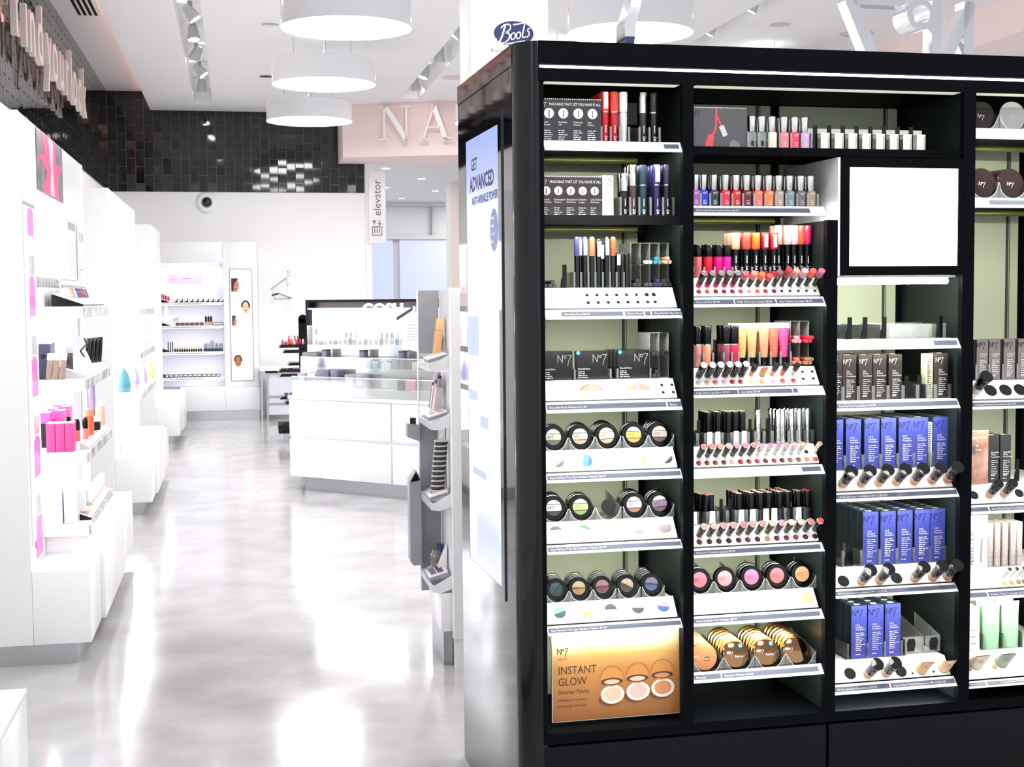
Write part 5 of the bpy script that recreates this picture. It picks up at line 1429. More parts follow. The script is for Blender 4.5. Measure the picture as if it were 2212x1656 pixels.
for i, u in enumerate((1.401, 1.449, 1.496, 1.542)):
    hole(u, 1.2165, *R43, .0195, '%s large hole under the silver grey boxes' % ORD[i], 'large holes of the last bay')
place(bottle_tester((226, 200, 170)), 'bottle_tester', 'small bottle tester beside the post under the silver grey boxes', 'tester', tester_at(1.352, 1.216, *R43), 'tilted foundation bottles')
fins('clear dividers between the silver grey boxes', (1.378, 1.4195, 1.4645, 1.512), .0835, .2, G43, .045)
t = thing('shelf_card', 'tan picture card with a wavy top in the last bay', 'sign', UP(1.38, .068, .943))
p = MB().box(-.058, .031, 0, .003, 0, .154).build('card', noise_col(mat('tan picture print', (196, 150, 120), 0.35), (160, 108, 84), (226, 190, 166), 14, 3), t)
mb = MB()
for k in range(15):
    mb.disc(.0026, T(-.055 + k * .006, 0, .155), 8)
mb.build('perforated_edge', INKW, p)
MB().text('Beautifully Matte', .011, T(-.05, -.0006, .132)).build('lettering', INKW, p)
lines(MB(), 2, .07, .012, T(-.045, -.0006, .11), .3, 3).build('small_print', INKW, p)
MB().box(-.035, -.01, -.001, 0, .088, .113).build('dark_swatch', INKG, p)
for i, u in enumerate((1.440, 1.4795)):
    for k in range(3):
        place(tall_box(DARKC, .0345, .138, .034, INKW, 0, ('Beautifully', 'Matte', 'Foundation'), 0, 0), 'foundation_box', 'dark grey box beside the tan picture card, %s column, %s row' % (ORD[i], ORD[k]), 'box', UP(u, .087 + k * .036, .9435), 'dark grey boxes')
place_tag(1.5215, .09, .9435, .066, 'blank black tag after the dark grey boxes of the last bay', .012)
def cap_tester(c):
    return proto(('ct', c), lambda: [('base', MB().lathe([(.0115, -.003), (.013, .004), (.0132, .018)], 18).mesh('base', shade(c, .2))), ('cap', MB().lathe([(.0128, .018), (.0134, .02), (.0142, .062), (.013, .0635)], 20).mesh('cap', mat('black glassy cap')))])
for i, u in enumerate((1.399, 1.445)):
    place(cap_tester((206, 160, 124)), 'bottle_tester', 'straight black-capped nude tester, %s of two in the last bay' % ORD[i], 'tester', tester_at(u, .914, *R44), 'tilted foundation bottles')
for i, u in enumerate((1.351, 1.497)):
    hole(u, .915, *R44, .014, '%s round hole beside the two straight testers' % ORD[i], 'large holes of the last bay')
t = thing('shelf_card', 'white card with sideways capitals and a pencil-slim picture in the last bay', 'sign', UP(1.39, .068, .694))
p = MB().box(-.062, .022, 0, .003, 0, .157).build('card', WHITE, t)
MB().text('PERFECTION', .018, T(-.022, -.0006, .012) @ RY(-90), res=3).build('lettering', INKG, p)
MB().prism([(-.002, .02), (.004, .02), (.007, .09), (.001, .09)], 'y', -.001, 0).build('pen_print', mat('pen print', (150, 150, 152), 0.4), p)
for i, u in enumerate((1.4335, 1.457, 1.4825, 1.509, 1.529)):
    for k in range(3):
        place(tall_box(TAUPE, .0185, .1285, .02, INK, 0, (), 0, 0), 'slim_box', 'slim taupe box beside the white sideways-lettered card, %s column, %s row' % (ORD[i], ORD[k]), 'box', UP(u, .087 + k * .022, .6945), 'slim taupe boxes')
for i, u in enumerate((1.448, 1.471, 1.494, 1.512)):
    swatch(u, .656, *R45, .0068, ((236, 206, 160), (228, 192, 130), (206, 150, 90), (180, 120, 80))[i], '%s nude blob in the slope under the slim taupe boxes' % ORD[i], 'nude blobs of the last bay')
    place(stick_tester(.044, .006, (226, 226, 226), K), 'concealer_tester', '%s slim clear tester with a black end under the slim taupe boxes' % ORD[i], 'tester', tester_at(u + .001, .672, *R45), 'slim concealer testers')
fins('clear dividers between the slim taupe boxes', (1.4455, 1.4695, 1.496, 1.519), .0835, .16, .6945, .045)
o = MB().prism([(0, 0), (.04, 0), (.038, .125), (.0, .146)], 'y', 0, .02).build('white_carton', WHITE)
lines(MB(), 3, .02, .02, T(.012, -.0006, .06), .12, 3).build('lettering', INKG, o)
o.matrix_world = UP(1.358, .08, .4495)
tag(o, 'plain white carton at the post beside the pale green tubes', 'box')
def green_tube():
    n = 16
    vs, fs = [], []
    for (z, a, b) in ((0, .0265, .015), (.03, .0268, .0148), (.09, .0278, .009), (.13, .029, .0012)):
        for k in range(n):
            t = 2 * math.pi * k / n
            vs.append((a * math.cos(t), b * math.sin(t) + .015, z))
    for j in range(3):
        for k in range(n):
            fs.append((j * n + k, j * n + (k + 1) % n, (j + 1) * n + (k + 1) % n, (j + 1) * n + k))
    b = MB().add(vs, fs)
    gm = mat('pale green tube', (150, 196, 156), 0.35)
    l = MB()
    for j, s in enumerate(('Colour', 'Calming', 'Primer')):
        l.text(s, .006, T(-.008, .0045 - j * .0012, .078 - j * .0066))
    return [('tube', b.mesh('tube', gm), [('lettering', l.mesh('lettering', INKG))]), ('crimp', MB().box(-.0292, .0292, .0138, .0162, .127, .136).mesh('crimp', shade((242, 246, 240), .3)))]
for i, u in enumerate((1.4455, 1.509)):
    for k in range(2):
        place(proto('gtube', green_tube), 'cream_tube', 'pale green primer tube, %s column, %s row, in the last bay' % (ORD[i], ORD[k]), 'tube', UP(u, .084 + k * .032, .4495), 'pale green tubes')
fins('clear dividers between the pale green tubes', (1.412, 1.4775, 1.541), .0815, .18, .4495, .045)
for i, (u, c, d) in enumerate(((1.37, (226, 208, 180), 'cream'), (1.4535, (150, 166, 146), 'sage green'))):
    place(pouch(c, .052, .02), 'pouch_tester', '%s cut pouch tilted out of the lowest shelf of the last bay' % d, 'tester', tester_at(u, .418, *R46), 'cut pouch testers')
    swatch((1.345, 1.427)[i], .4075, *R46, .0075, ((226, 160, 110), (236, 176, 130))[i], 'nude blob beside the %s cut pouch' % d, 'nude blobs of the last bay')

# ================================================================== white wall cabinets along the aisle
XB, XF = -1.53, -.845
def light_bar(name, x0, x1, y0, y1, z0, z1, parent):
    MB().box(x0, x1, y0, y1, z0, z1).build(name, EMIT_CAB, parent)
def wall_cabinet(label, y0, y1, boxes, cols, niches, header=True):
    t = thing('wall_cabinet', label, 'cabinet')
    MB().box(XB, XF, y0, y0 + .035, .0855, 2.262, bev=.003).build('end_panel', WHITE, t)
    MB().box(XB, XF, y1 - .035, y1, .0855, 2.262, bev=.003).build('end_panel', WHITE, t)
    MB().box(XB, -1.2, y0 + .035, y1 - .035, .0855, 2.255).build('back_panel', WHITE, t)
    MB().box(-1.2, XF - .003, y0 + .035, y1 - .035, 1.925, 2.262, bev=.003).build('header', WHITE, t)
    MB().box(XB, -.676, y0 + .01, y1 - .01, 0, .085).build('plinth', STEEL, t)
    MB().box(-1.2, XF, y0 + .0355, y1 - .0355, .0855, .46).build('base_body', WHITE, t)
    for (a, b, x, z) in boxes:
        MB().box(XF + .0005, x, a, b, .086, z, bev=.003).build('drawer_box', WHITE, t)
    for (a, b) in cols:
        MB().box(-1.2, XF - .004, a, b, .461, 1.925).build('column', WHITE, t)
    for (a, b) in niches:
        light_bar('cabinet_light', -1.12, -.93, a + .03, b - .03, 1.916, 1.924, t)
    return t
t = wall_cabinet('nearest tall white wall cabinet with pink lit columns and four stocked shelves', 5.905, 8.3, ((5.905, 6.335, -.616, .389), (6.35, 7.42, -.597, .486), (7.45, 8.29, -.616, .389)), ((5.945, 6.305), (7.505, 7.86), (7.9, 8.26)), ((6.31, 7.5),))
# lit polish graphic on the first column, lilac strip on the second, framed mirror on the third
gf = MB().box(XF - .006, XF, 5.97, 6.30, .49, 1.915).build('graphic_frame', mat('pale frame', (214, 214, 218), .4), t)
MB().box(XF - .004, XF + .001, 6.0, 6.28, .5, 1.885).build('graphic_sheet', EMIT_PANEL, gf)
MB().box(XF, XF + .002, 5.985, 6.295, 1.892, 1.903).build('top_bar', GREYP, gf)
PKL = mat('lit pink print', (226, 96, 156), .4, emit=(236, 96, 160), estr=.5)
SVL = mat('lit silver print', (150, 148, 152), .4)
for k in range(-1, 4):
    z = 1.43 - .338 * k
    h = .16 if k >= 0 else .105
    MB().box(XF + .001, XF + .0025, 6.07, 6.245, z, z + h).build('bottle_print', PKL, gf)
    MB().box(XF + .001, XF + .0025, 6.1, 6.22, z + h, z + h + .012).build('neck_print', PKL, gf)
    if k >= 0:
        c = MB().box(XF + .001, XF + .0025, 6.09, 6.235, z + .176, z + .256).build('cap_print', SVL, gf)
        for j in range(3):
            MB().box(XF + .0025, XF + .003, 6.105 + .042 * j, 6.12 + .042 * j, z + .178, z + .254).build('cap_highlight', WHITE, c)
gf = MB().box(XF - .006, XF, 7.51, 7.82, .49, 1.91).build('graphic_frame', mat('pale frame'), t)
MB().box(XF - .004, XF + .001, 7.56, 7.80, .5, 1.8).build('graphic_sheet', mat('lilac print', (222, 168, 208), .4, emit=(222, 170, 212), estr=.4), gf)
MB().box(XF, XF + .002, 7.53, 7.81, 1.865, 1.902).build('top_bar', GREYP, gf)
mb = MB()
mb.box(XF - .002, XF + .003, 7.93, 8.24, 1.3, 1.9)
q = mb.build('mirror_frame', mat('pale frame'), t)
MB().box(XF + .003, XF + .004, 7.96, 8.21, 1.33, 1.87).build('mirror', mat('mirror glass', (236, 238, 240), .03, 1.0), q)
# pink picture let into the header
ad = MB().box(XF - .003, XF + .001, 6.42, 7.35, 1.985, 2.255).build('header_picture', noise_col(mat('smoky print', (90, 86, 96), .3), (58, 54, 62), (150, 144, 156), 7, 5), t)
PK = mat('hot pink print', (238, 50, 124), .3)
MB().prism([(6.56, 2.254), (7.1, 2.254), (7.05, 2.16), (7.32, 2.145), (7.1, 2.09), (7.18, 1.986), (6.6, 1.986), (6.74, 2.09), (6.44, 2.14), (6.68, 2.165)], 'x', XF + .001, XF + .002).build('pink_burst', PK, ad)
MB().prism([(6.8, 2.25), (6.98, 2.25), (6.96, 2.1), (7.0, 1.99), (6.84, 1.99), (6.88, 2.1)], 'x', XF + .002, XF + .003).build('figure_print', mat('rose print', (246, 190, 214), .3), ad)
def cab_shelf(z, label, y0=6.32, y1=7.49, x1=-.657):
    t = thing('wall_shelf', label, 'shelf')
    MB().box(-1.19, x1, y0, y1, z - .05, z, bev=.003).build('board', WHITE, t)
    MB().box(x1, x1 + .004, y0 + .01, y1 - .01, z - .046, z - .004).build('edge_strip', noise_col(mat('grey edge print', (170, 168, 172), .3), (120, 118, 124), (226, 222, 224), 9, 3), t)
    MB().box(-1.15, -.75, y0 + .1, y1 - .1, z - .054, z - .0505).build('under_light', EMIT_CAB, t)
    return t
ZS = (1.47, 1.152, .83, .512)
for z, d in zip(ZS, ('highest wall shelf of the nearest cabinet, with nail polishes', 'wall shelf with dark boxes and a white slanted stand, second from the top', 'wall shelf with bright pink boxes, third from the top', 'lowest wall shelf of the nearest cabinet, with white cartons')):
    cab_shelf(z, d)
def simple(name, mb, m, label, cat, M=I4, group=None):
    o = mb.build(name, m)
    o.matrix_world = M
    return tag(o, label, cat, group)
def riser(z, y0, y1, m, label, x0=-.8, x1=-.665, h=.055):
    t = thing('slanted_riser', label, 'stand')
    MB().prism([(x0, z + .0005), (x1, z + .0005), (x1, z + .008), (x0, z + h)], 'y', y0, y1).build('side_body', m, t)
    MB().prism([(x0 + .001, z + h + .0005), (x1, z + .0085), (x1, z + .0125), (x0 + .001, z + h + .0045)], 'y', y0 + .002, y1 - .002).build('top_plate', WHITE, t)
    return t
# highest shelf: polishes
z = ZS[0]
rs = riser(z, 6.42, 7.4, BLKPL, 'black-sided slanted riser on the highest wall shelf')
def pol2(c, big=1.0):
    return proto(('pol2', c, big), lambda: [('bottle', MB().box(-.014 * big, .014 * big, -.012, .012, 0, .045, bev=.003).mesh('bottle', shade(c, .15))), ('cap', MB().lathe([(.0105 * big, .045), (.012 * big, .05), (.0125 * big, .085), (.011 * big, .09)], 14).mesh('cap', SILVER))])
for i in range(13):
    x, y = -.742, 6.46 + i * .072
    c = ((240, 238, 232), (236, 230, 214), (226, 214, 196), (206, 180, 130), (190, 150, 96), (226, 220, 214), (40, 34, 150), (60, 40, 130), (120, 40, 60), (150, 60, 70), (110, 40, 56), (160, 110, 110), (90, 40, 60))[i]
    place(pol2(c), 'nail_polish', '%s nail polish on the black-sided riser, counting away from the viewer' % ORD[i], 'nail polish', T(x, y, z + .0385) @ RZ(90) @ RX(-20), 'polishes on the riser')
for i in range(11):
    t = thing('polish_carton', '%s grey-topped carton behind the riser on the highest wall shelf' % ORD[i], 'box', T(-.86, 6.37 + i * .098, z + .001), 'cartons behind the riser')
    MB().box(-.03, .03, -.04, .04, 0, .085, bev=.002).build('carton', WHITE, t)
    MB().box(-.028, .028, -.038, .038, .086, .13, bev=.003).build('cap_block', mat('grey cap block', (178, 176, 178), .3), t)
# second shelf
z = ZS[1]
for i in range(4):
    t = thing('product_box', 'dark blue-grey box with a round dot, %s on the second wall shelf' % ORD[i], 'box', T(-.845 - .005 * i, 6.4 + i * .075, z + .001), 'dark dotted boxes')
    MB().box(-.04, .04, -.034, .034, 0, .155, bev=.002).build('carton', mat('slate carton', (58, 66, 86), .35), t)
    MB().disc(.011, T(.01, -.0345, .1), 16).build('dot', INK, t)
for i in range(3):
    t = thing('slim_box', 'slim white-headed brown box, %s leaning before the dark dotted boxes' % ORD[i], 'box', T(-.812 + i * .028, 6.345, z + .001) @ RY(6), 'slim brown boxes')
    MB().box(-.012, .012, -.01, .01, 0, .085, bev=.001).build('carton', mat('brown clear carton', (150, 130, 116), .3), t)
    MB().box(-.013, .013, -.011, .011, .085, .115, bev=.001).build('head', WHITE, t)
riser(z, 6.42, 7.35, mat('grey riser side', (196, 196, 204), .4), 'white slanted stand on the second wall shelf', -.795)
t = thing('mascara_bottle', 'tall dark bottle with a pale cap on the white slanted stand', 'bottle', T(-.74, 6.5, z + .034))
MB().box(-.016, .016, -.014, .014, 0, .075, bev=.003).build('bottle', mat('smoky bottle', (66, 60, 64), .2), t)
MB().box(-.015, .015, -.013, .013, .075, .135, bev=.002).build('cap', mat('pale cap', (206, 206, 212), .3), t)
t = thing('display_easel', 'clear triangular easel with a curled dark lash picture on the white stand', 'stand', T(-.72, 6.75, z + .03))
MB().prism([(-.05, 0), (.06, 0), (.01, .12)], 'y', 0, .004).build('front_sheet', WHITE, t)
MB().tube([(.02, -.003, .14), (.03, -.003, .11), (.0, -.003, .08), (.02, -.003, .05)], .004).build('lash_print', INK, t)
for i in range(4):
    simple('mascara_box', MB().box(-.011, .011, -.011, .011, 0, .125, RY(5), bev=.001), BLKPL, '%s black mascara box standing at the far end of the white stand' % ORD[i], 'box', T(-.72 + .012 * i, 7.05 + .07 * i, z + .035), 'black mascara boxes')
# third shelf
z = ZS[2]
HP = mat('hot pink carton', (238, 70, 140), .35)
for i in range(3):
    t = thing('product_box', 'bright pink box in front, %s of three on the third wall shelf' % ORD[i], 'box', T(-.815 + i * .04, 6.42, z + .001), 'bright pink boxes')
    MB().box(-.0185, .0185, -.05, .05, 0, .125, bev=.001).build('carton', HP, t)
    MB().box(-.0175, .0175, -.048, .048, .1255, .1265).build('top_print', WHITE, t)
for i in range(5):
    t = thing('product_box', 'black and pink box, %s in the rear of the third wall shelf' % ORD[i], 'box', T(-.86 + (i % 2) * .045, 6.62 + i * .12, z + .001), 'black and pink boxes')
    MB().box(-.021, .021, -.05, .05, 0, .125, bev=.001).build('carton', BLKPL, t)
    MB().box(-.0212, .0212, -.0505, .0505, .11, .158).build('pink_lid', HP, t)
riser(z, 6.44, 7.42, mat('grey riser side'), 'white slanted tester stand on the third wall shelf', -.70, -.659, .03)
for i, (y, x, c) in enumerate(((6.5, -.715, (206, 130, 106)), (6.58, -.688, (232, 130, 130)))):
    t = place(proto(('g2', c), lambda c=c: [('tube', MB().lathe([(.013, 0), (.0135, .05)], 14).mesh('tube', shade(c, .15))), ('cap', MB().lathe([(.0125, .05), (.012, .085), (.008, .1)], 14).mesh('cap', BLKPL))]), 'lip_gloss', '%s lip gloss with a black pointed cap on the third wall shelf' % ('nude' if i == 0 else 'pink'), 'lip gloss', T(x, y, z + .034))
t = thing('blush_stick', 'orange-red tall tube on the third wall shelf', 'lip gloss', T(-.69, 6.78, z + .034))
MB().lathe([(.02, 0), (.021, .09)], 18).build('tube', mat('orange tube', (240, 96, 50), .25), t)
MB().lathe([(.02, .09), (.018, .12), (.012, .125)], 18).build('cap', mat('coral cap', (246, 130, 90), .25), t)
t = thing('powder_jar', 'square black jar with a white lid on the third wall shelf', 'jar', T(-.69, 7.05, z + .034))
MB().box(-.024, .024, -.03, .03, 0, .04, bev=.004).build('jar', BLKPL, t)
MB().box(-.025, .025, -.031, .031, .041, .065, bev=.004).build('lid', WHITE, t)
t = thing('red_bottle', 'salmon bottle at the far end of the third wall shelf', 'bottle', T(-.69, 7.3, z + .034))
MB().box(-.02, .02, -.03, .03, 0, .1, bev=.004).build('bottle', mat('salmon bottle', (240, 150, 130), .25), t)
MB().box(-.012, .012, -.02, .02, .1, .12, bev=.003).build('cap', WHITE, t)
for i, (x, c) in enumerate(((-.765, (238, 238, 238)), (-.735, (126, 116, 140)))):
    t = thing('tall_carton', ('tall white carton' if i == 0 else 'tall violet-grey carton') + ' rising behind the pink boxes', 'box', T(x, 7.35, z + .001))
    MB().box(-.014, .014, -.05, .05, 0, .26 , bev=.001).build('carton', mat('carton %d' % c[0], c, .4), t)
    MB().box(-.0142, -.011, -.0505, .04, .03, .24).build('side_print', INK if i == 0 else INKG, t)
# lowest shelf
z = ZS[3]
PALEB = mat('pale blue-grey carton', (206, 214, 226), .35)
n = 0
for r_ in range(4):
    for c_ in range(2):
        t = thing('white_carton', 'pale carton, %s of the block on the lowest wall shelf' % ORD[n], 'box', T(-.80 + c_ * .062, 6.4 + r_ * .085, z + .001), 'pale cartons on the lowest wall shelf')
        MB().box(-.028, .028, -.038, .038, 0, .15 , bev=.001).build('carton', PALEB, t)
        MB().box(-.02, .02, -.028, .028, .1505, .1515).build('lid_print', mat('grey frame print', (150, 154, 164), .4), t)
        n += 1
riser(z, 6.45, 7.42, BLKPL, 'black-sided riser with a nude palette on the lowest wall shelf', -.715, -.659, .03)
t = thing('nude_palette', 'open nude palette leaning on the lowest black-sided riser', 'palette', T(-.69, 6.52, z + .036))
MB().box(-.02, .028, -.05, .05, 0, .008, bev=.002).build('tray', mat('nude tray', (240, 200, 186), .3), t)
MB().box(-.026, -.02, -.05, .05, 0, .075, RY(-8), bev=.002).build('lid', mat('peach lid', (246, 176, 156), .3), t)
for i in range(8):
    t = thing('cream_tube', '%s white tube with a beige cap in the row on the lowest wall shelf' % ORD[i], 'tube', T(-.688, 6.66 + i * .085, z + .034), 'white tubes on the lowest wall shelf')
    MB().lathe([(.014, 0), (.0145, .02)], 14).build('cap', mat('beige cap', (206, 186, 166), .35), t)
    MB().lathe([(.0145, .02), (.016, .075), (.004, .08)], 14).build('tube', WHITE, t)

# second and third cabinets further down the aisle
t2 = wall_cabinet('second tall white wall cabinet, with pale cone bottles on a shelf', 9.93, 12.45, ((9.93, 10.36, -.604, .389), (10.38, 11.45, -.59, .486), (11.48, 12.4, -.604, .389)), ((9.97, 10.3), (12.0, 12.4)), ((10.31, 11.99),))
MB().box(XF - .003, XF + .001, 9.99, 10.28, 1.4, 1.9).build('graphic_sheet', EMIT_PANEL, t2)
MB().box(XF - .003, XF + .001, 12.03, 12.37, .6, 1.88).build('graphic_sheet', mat('pale lilac print', (236, 222, 236), .4), t2)
for z, d in ((1.43, 'upper shelf of the second white cabinet'), (1.12, 'middle shelf of the second white cabinet'), (.83, 'lower shelf of the second white cabinet with cone bottles')):
    cab_shelf(z, d, 10.32, 11.98, -.68)
for i, (y, c, d) in enumerate(((10.42, (96, 160, 170), 'teal'), (10.9, (150, 138, 196), 'lilac'), (11.4, (156, 142, 200), 'second lilac'), (11.85, (236, 206, 120), 'pale yellow'))):
    t = thing('cone_bottle', '%s cone-shaped bottle on the lower shelf of the second cabinet' % d, 'bottle', T(-.81 + .028 * i, y, .831), 'cone bottles')
    MB().lathe([(.042, 0), (.045, .01), (.043, .08), (.03, .13), (.012, .165), (.005, .172)], 20).build('bottle', shade(c, .25), t)
    MB().lathe([(.0452, .03), (.0452, .055)], 20, cap=False).build('band', shade(tuple(int(v * .93) for v in c), .3), t)
for i in range(4):
    simple('pale_carton', MB().box(-.035, .035, -.05, .05, 0, .14, bev=.002), mat('blush carton %d' % (i % 2), ((246, 214, 220), (238, 234, 238))[i % 2], .4), '%s pale carton on the middle shelf of the second cabinet' % ORD[i], 'box', T(-.76, 10.5 + i * .33, 1.121), 'pale cartons of the second cabinet')
    simple('pink_bottle', MB().lathe([(.03, 0), (.032, .09), (.012, .1), (.012, .14)], 16), mat('pale pink bottle', (246, 210, 216), .3), '%s pale pink bottle on the upper shelf of the second cabinet' % ORD[i], 'bottle', T(-.76, 10.5 + i * .33, 1.431), 'pale pink bottles of the second cabinet')
t3 = wall_cabinet('third white wall cabinet, next to the far wall', 14.72, 16.45, ((14.72, 15.3, -.604, .389), (15.33, 16.4, -.59, .46)), ((14.77, 15.1),), ((15.12, 16.4),))
cab_shelf(1.3, 'pale shelf of the third white cabinet', 15.12, 16.4, -.66)
t = thing('product_stand', 'small stand of pale bottles on the shelf of the third cabinet', 'stand', T(-.74, 15.35, 1.3005))
MB().box(-.06, .06, -.1, .1, 0, .02, bev=.003).build('base', WHITE, t)
for i in range(3):
    MB().lathe([(.018, .021), (.018, .09), (.007, .1), (.007, .125)], 12, T(0, -.06 + .06 * i, 0)).build('bottle', mat('pale bottle', (226, 224, 230), .3), t)
# base cabinet at the lower corner of the view
t = thing('base_cabinet', 'low white cabinet top cut off by the lower corner of the view', 'cabinet')
MB().box(-1.5, -.62, 2.0, 4.12, .0855, .372).build('body', WHITE, t)
MB().box(-1.5, -.612, 2.0, 4.122, .3725, .39, bev=.003).build('worktop', WHITE, t)
MB().box(-.6195, -.614, 3.705, 4.118, .09, .371, bev=.002).build('door', WHITE, t)
MB().box(-.6195, -.614, 2.9, 3.7, .09, .371, bev=.002).build('door', WHITE, t)
MB().box(-1.5, -.68, 2.02, 4.1, 0, .085).build('plinth', STEEL, t)

# ================================================================== far wall display
FY = 17.55
t = thing('wall_display', 'white shelf display built along the far white wall', 'display unit')
MB().box(-1.02, -.97, FY, 17.985, .0, 2.195).build('side_panel', WHITE, t)
MB().box(-.968, -.157, FY, 17.985, 1.93, 2.195, bev=.003).build('header', WHITE, t)
MB().box(-.968, -.157, 17.9, 17.98, .4, 1.93).build('back_panel', mat('lilac white back', (232, 230, 240), .5), t)
pp = MB().box(-.155, .262, FY + .03, 17.985, .4, 2.195, bev=.003).build('picture_panel', WHITE, t)
MB().box(-.7, .262, FY - .1, 17.985, .118, .399).build('base_body', WHITE, t)
for (a, b) in ((-.7, -.162), (-.148, .262)):
    MB().box(a, b, FY - .112, FY - .1, .122, .397, bev=.003).build('base_door', WHITE, t)
MB().box(-.68, .255, FY - .06, 17.985, 0, .117).build('plinth', STEEL, t)
MB().box(-.9, -.22, FY + .1, FY + .2, 1.92, 1.929).build('cabinet_light', EMIT_CAB, t)
MB().box(-.825, -.423, 17.892, 17.9, 1.70, 1.80).build('pink_sign', mat('pink sign', (246, 190, 204), .4), t)
lines(MB(), 1, .14, .016, T(-.65, 17.891, 1.745), .5, 3).build('lettering', INKG, t)
lines(MB(), 1, .1, .02, T(-.8, 17.891, 1.735), .4, 8).build('lettering', mat('rose ink', (206, 140, 160), .5), t)
# framed faces
fp = MB().box(-.08, -.076, FY + .02, FY + .03, .476, 1.862).box(.191, .195, FY + .02, FY + .03, .476, 1.862).box(-.076, .191, FY + .02, FY + .03, 1.858, 1.862).box(-.076, .191, FY + .02, FY + .03, .476, .48).build('poster_frame', INKG, pp)
MB().box(-.076, .191, FY + .024, FY + .029, .48, 1.858).build('poster_sheet', WHITE_M, pp)
SK = [mat('skin print 1', (206, 140, 100), .5), mat('skin print 2', (244, 206, 166), .5), mat('skin print 3', (196, 122, 76), .5)]
HR = mat('hair print', (52, 34, 28), .5)
def face(x, z, w, h, sk, hair, side):
    y = FY + .0235
    q = MB().disc(w, T(x, y, z), 24, rz=h).build('face_print', sk, pp)
    if hair == 'crop':
        MB().add([(x - w * 1.05, y - .0005, z - h * .9), (x - w * 1.05, y - .0005, z + h * 1.0), (x + w * .9, y - .0005, z + h * 1.0), (x + w * .2, y - .0005, z + h * .55), (x - w * .35, y - .0005, z + h * .1), (x - w * .5, y - .0005, z - h * .9)], [(0, 1, 2, 3, 4, 5)]).build('hair_print', HR, pp)
    else:
        MB().ribbon([(x + w * 1.0 * math.cos(math.radians(k)), z + h * .12 + h * .95 * math.sin(math.radians(k))) for k in range(-10, 195, 15)], w * .42, T(0, y - .0005, 0)).build('hair_print', HR, pp)
    for s in (-1, 1):
        MB().disc(w * .16, T(x + s * w * .4, y - .001, z + h * .1), 12, rz=h * .06).build('eye_print', HR, q)
    MB().disc(w * .3, T(x, y - .001, z - h * .48), 14, rz=h * .1).build('lip_print', mat('lip print', (176, 60, 50), .5), q)
face(-.012, 1.66, .045, .085, SK[0], 'crop', 0)
face(.11, 1.385, .045, .075, SK[1], 'fringe', 0)
face(-.03, 1.22, .025, .065, SK[0], 'crop', 0)
face(.005, .72, .042, .066, SK[2], 'fringe', 0)
ZF = (1.455, 1.168, .846, .53)
def far_shelf(z, label):
    t = thing('wall_shelf', label, 'shelf')
    MB().box(-.966, -.16, FY + .03, 17.895, z - .03, z, bev=.002).build('board', WHITE, t)
    MB().box(-.93, -.19, FY + .06, FY + .12, z - .034, z - .0305).build('under_light', EMIT_CAB, t)
    lines(MB(), 1, .5, .014, T(-.75, FY + .0285, z - .022), .4, 4).build('label_print', INKG, t)
for i, z in enumerate(ZF):
    far_shelf(z, '%s shelf from the top of the far wall display' % ORD[i])
def wedge(z, label, x=-.9):
    t = thing('tester_wedge', label, 'stand', T(x, FY + .14, z + .0005))
    MB().prism([(-.02, 0), (.1, 0), (-.02, .045)], 'y', -.06, .06).build('wedge_body', BLKPL, t)
    MB().box(-.05, -.021, -.06, .06, 0, .055).build('side_card', mat('grey card', (130, 130, 140), .4), t)
for i, z in enumerate(ZF):
    wedge(z, 'black wedge stand at the left end of the %s far shelf' % ORD[i])
for i in range(4):
    t = thing('red_bottle', 'red bottle with white cap, %s on the far black wedge' % ORD[i], 'bottle', T(-.905 + .028 * i, FY + .1 - .0 * i, ZF[0] + .049 - .0105 * i), 'red bottles on the far wedge')
    MB().box(-.012, .012, -.012, .012, 0, .055, bev=.002).build('bottle', mat('red bottle', (206, 50, 46), .2), t)
    MB().box(-.010, .010, -.010, .010, .055, .085, bev=.002).build('cap', WHITE, t)
for i in range(10):
    t = thing('scoop_stand', 'black scooped stand, %s on the top far shelf' % ORD[i], 'stand', T(-.742 + i * .063, FY + .1, ZF[0] + .0005), 'black scooped stands')
    MB().prism([(-.03, 0), (.03, 0), (.03, .045), (.022, .045), (.016, .02), (.0, .008), (-.02, .006), (-.03, .006)], 'y', -.02, .02).build('stand_body', BLKPL, t)
    MB().lathe([(.014, .009), (.015, .04), (.008, .05)], 12, T(-.006, .0, 0)).build('pot', WHITE, t)
z = ZF[1] + .0005
for i in range(6):
    simple('brown_compact', MB().box(-.026, .026, -.02, .02, 0, .038, bev=.003), mat('brown compact', (96, 70, 62), .25), 'brown compact, %s on the second far shelf' % ORD[i], 'compact', T(-.715 + i * .057, FY + .1, z), 'brown compacts on the far shelf')
for i in range(3):
    t = thing('foundation_bottle', 'black-capped bottle, %s of three on the second far shelf' % ORD[i], 'bottle', T(-.375 + i * .031, FY + .1, z), 'bottles on the far shelf')
    MB().lathe([(.0135, 0), (.0135, .045)], 12).build('bottle', mat('nude bottle', (206, 160, 120), .2), t)
    MB().lathe([(.0135, .045), (.0135, .1), (.006, .115)], 12).build('cap', BLKPL, t)
def pot(i, x, z, what):
    t = thing('white_lid_pot', 'black pot with white lid, %s' % what, 'pot', T(x, FY + .1, z), 'black pots with white lids')
    MB().lathe([(.024, 0), (.026, .03), (.024, .036)], 16).build('pot', BLKPL, t)
    MB().disc(.019, T(0, -.0262, .02), 16, rz=.011).build('white_face', WHITE, t)
for i in range(5):
    pot(i, -.275 + i * .0265 * 1.0 * 1.0 if False else -.272 + i * .0265, z, '%s at the end of the second far shelf' % ORD[i]) if i < 4 else None
z = ZF[3] + .0005
for i in range(12):
    pot(i, -.86 + i * .0565, z, '%s on the lowest far shelf' % ORD[i])
z = ZF[2] + .0005
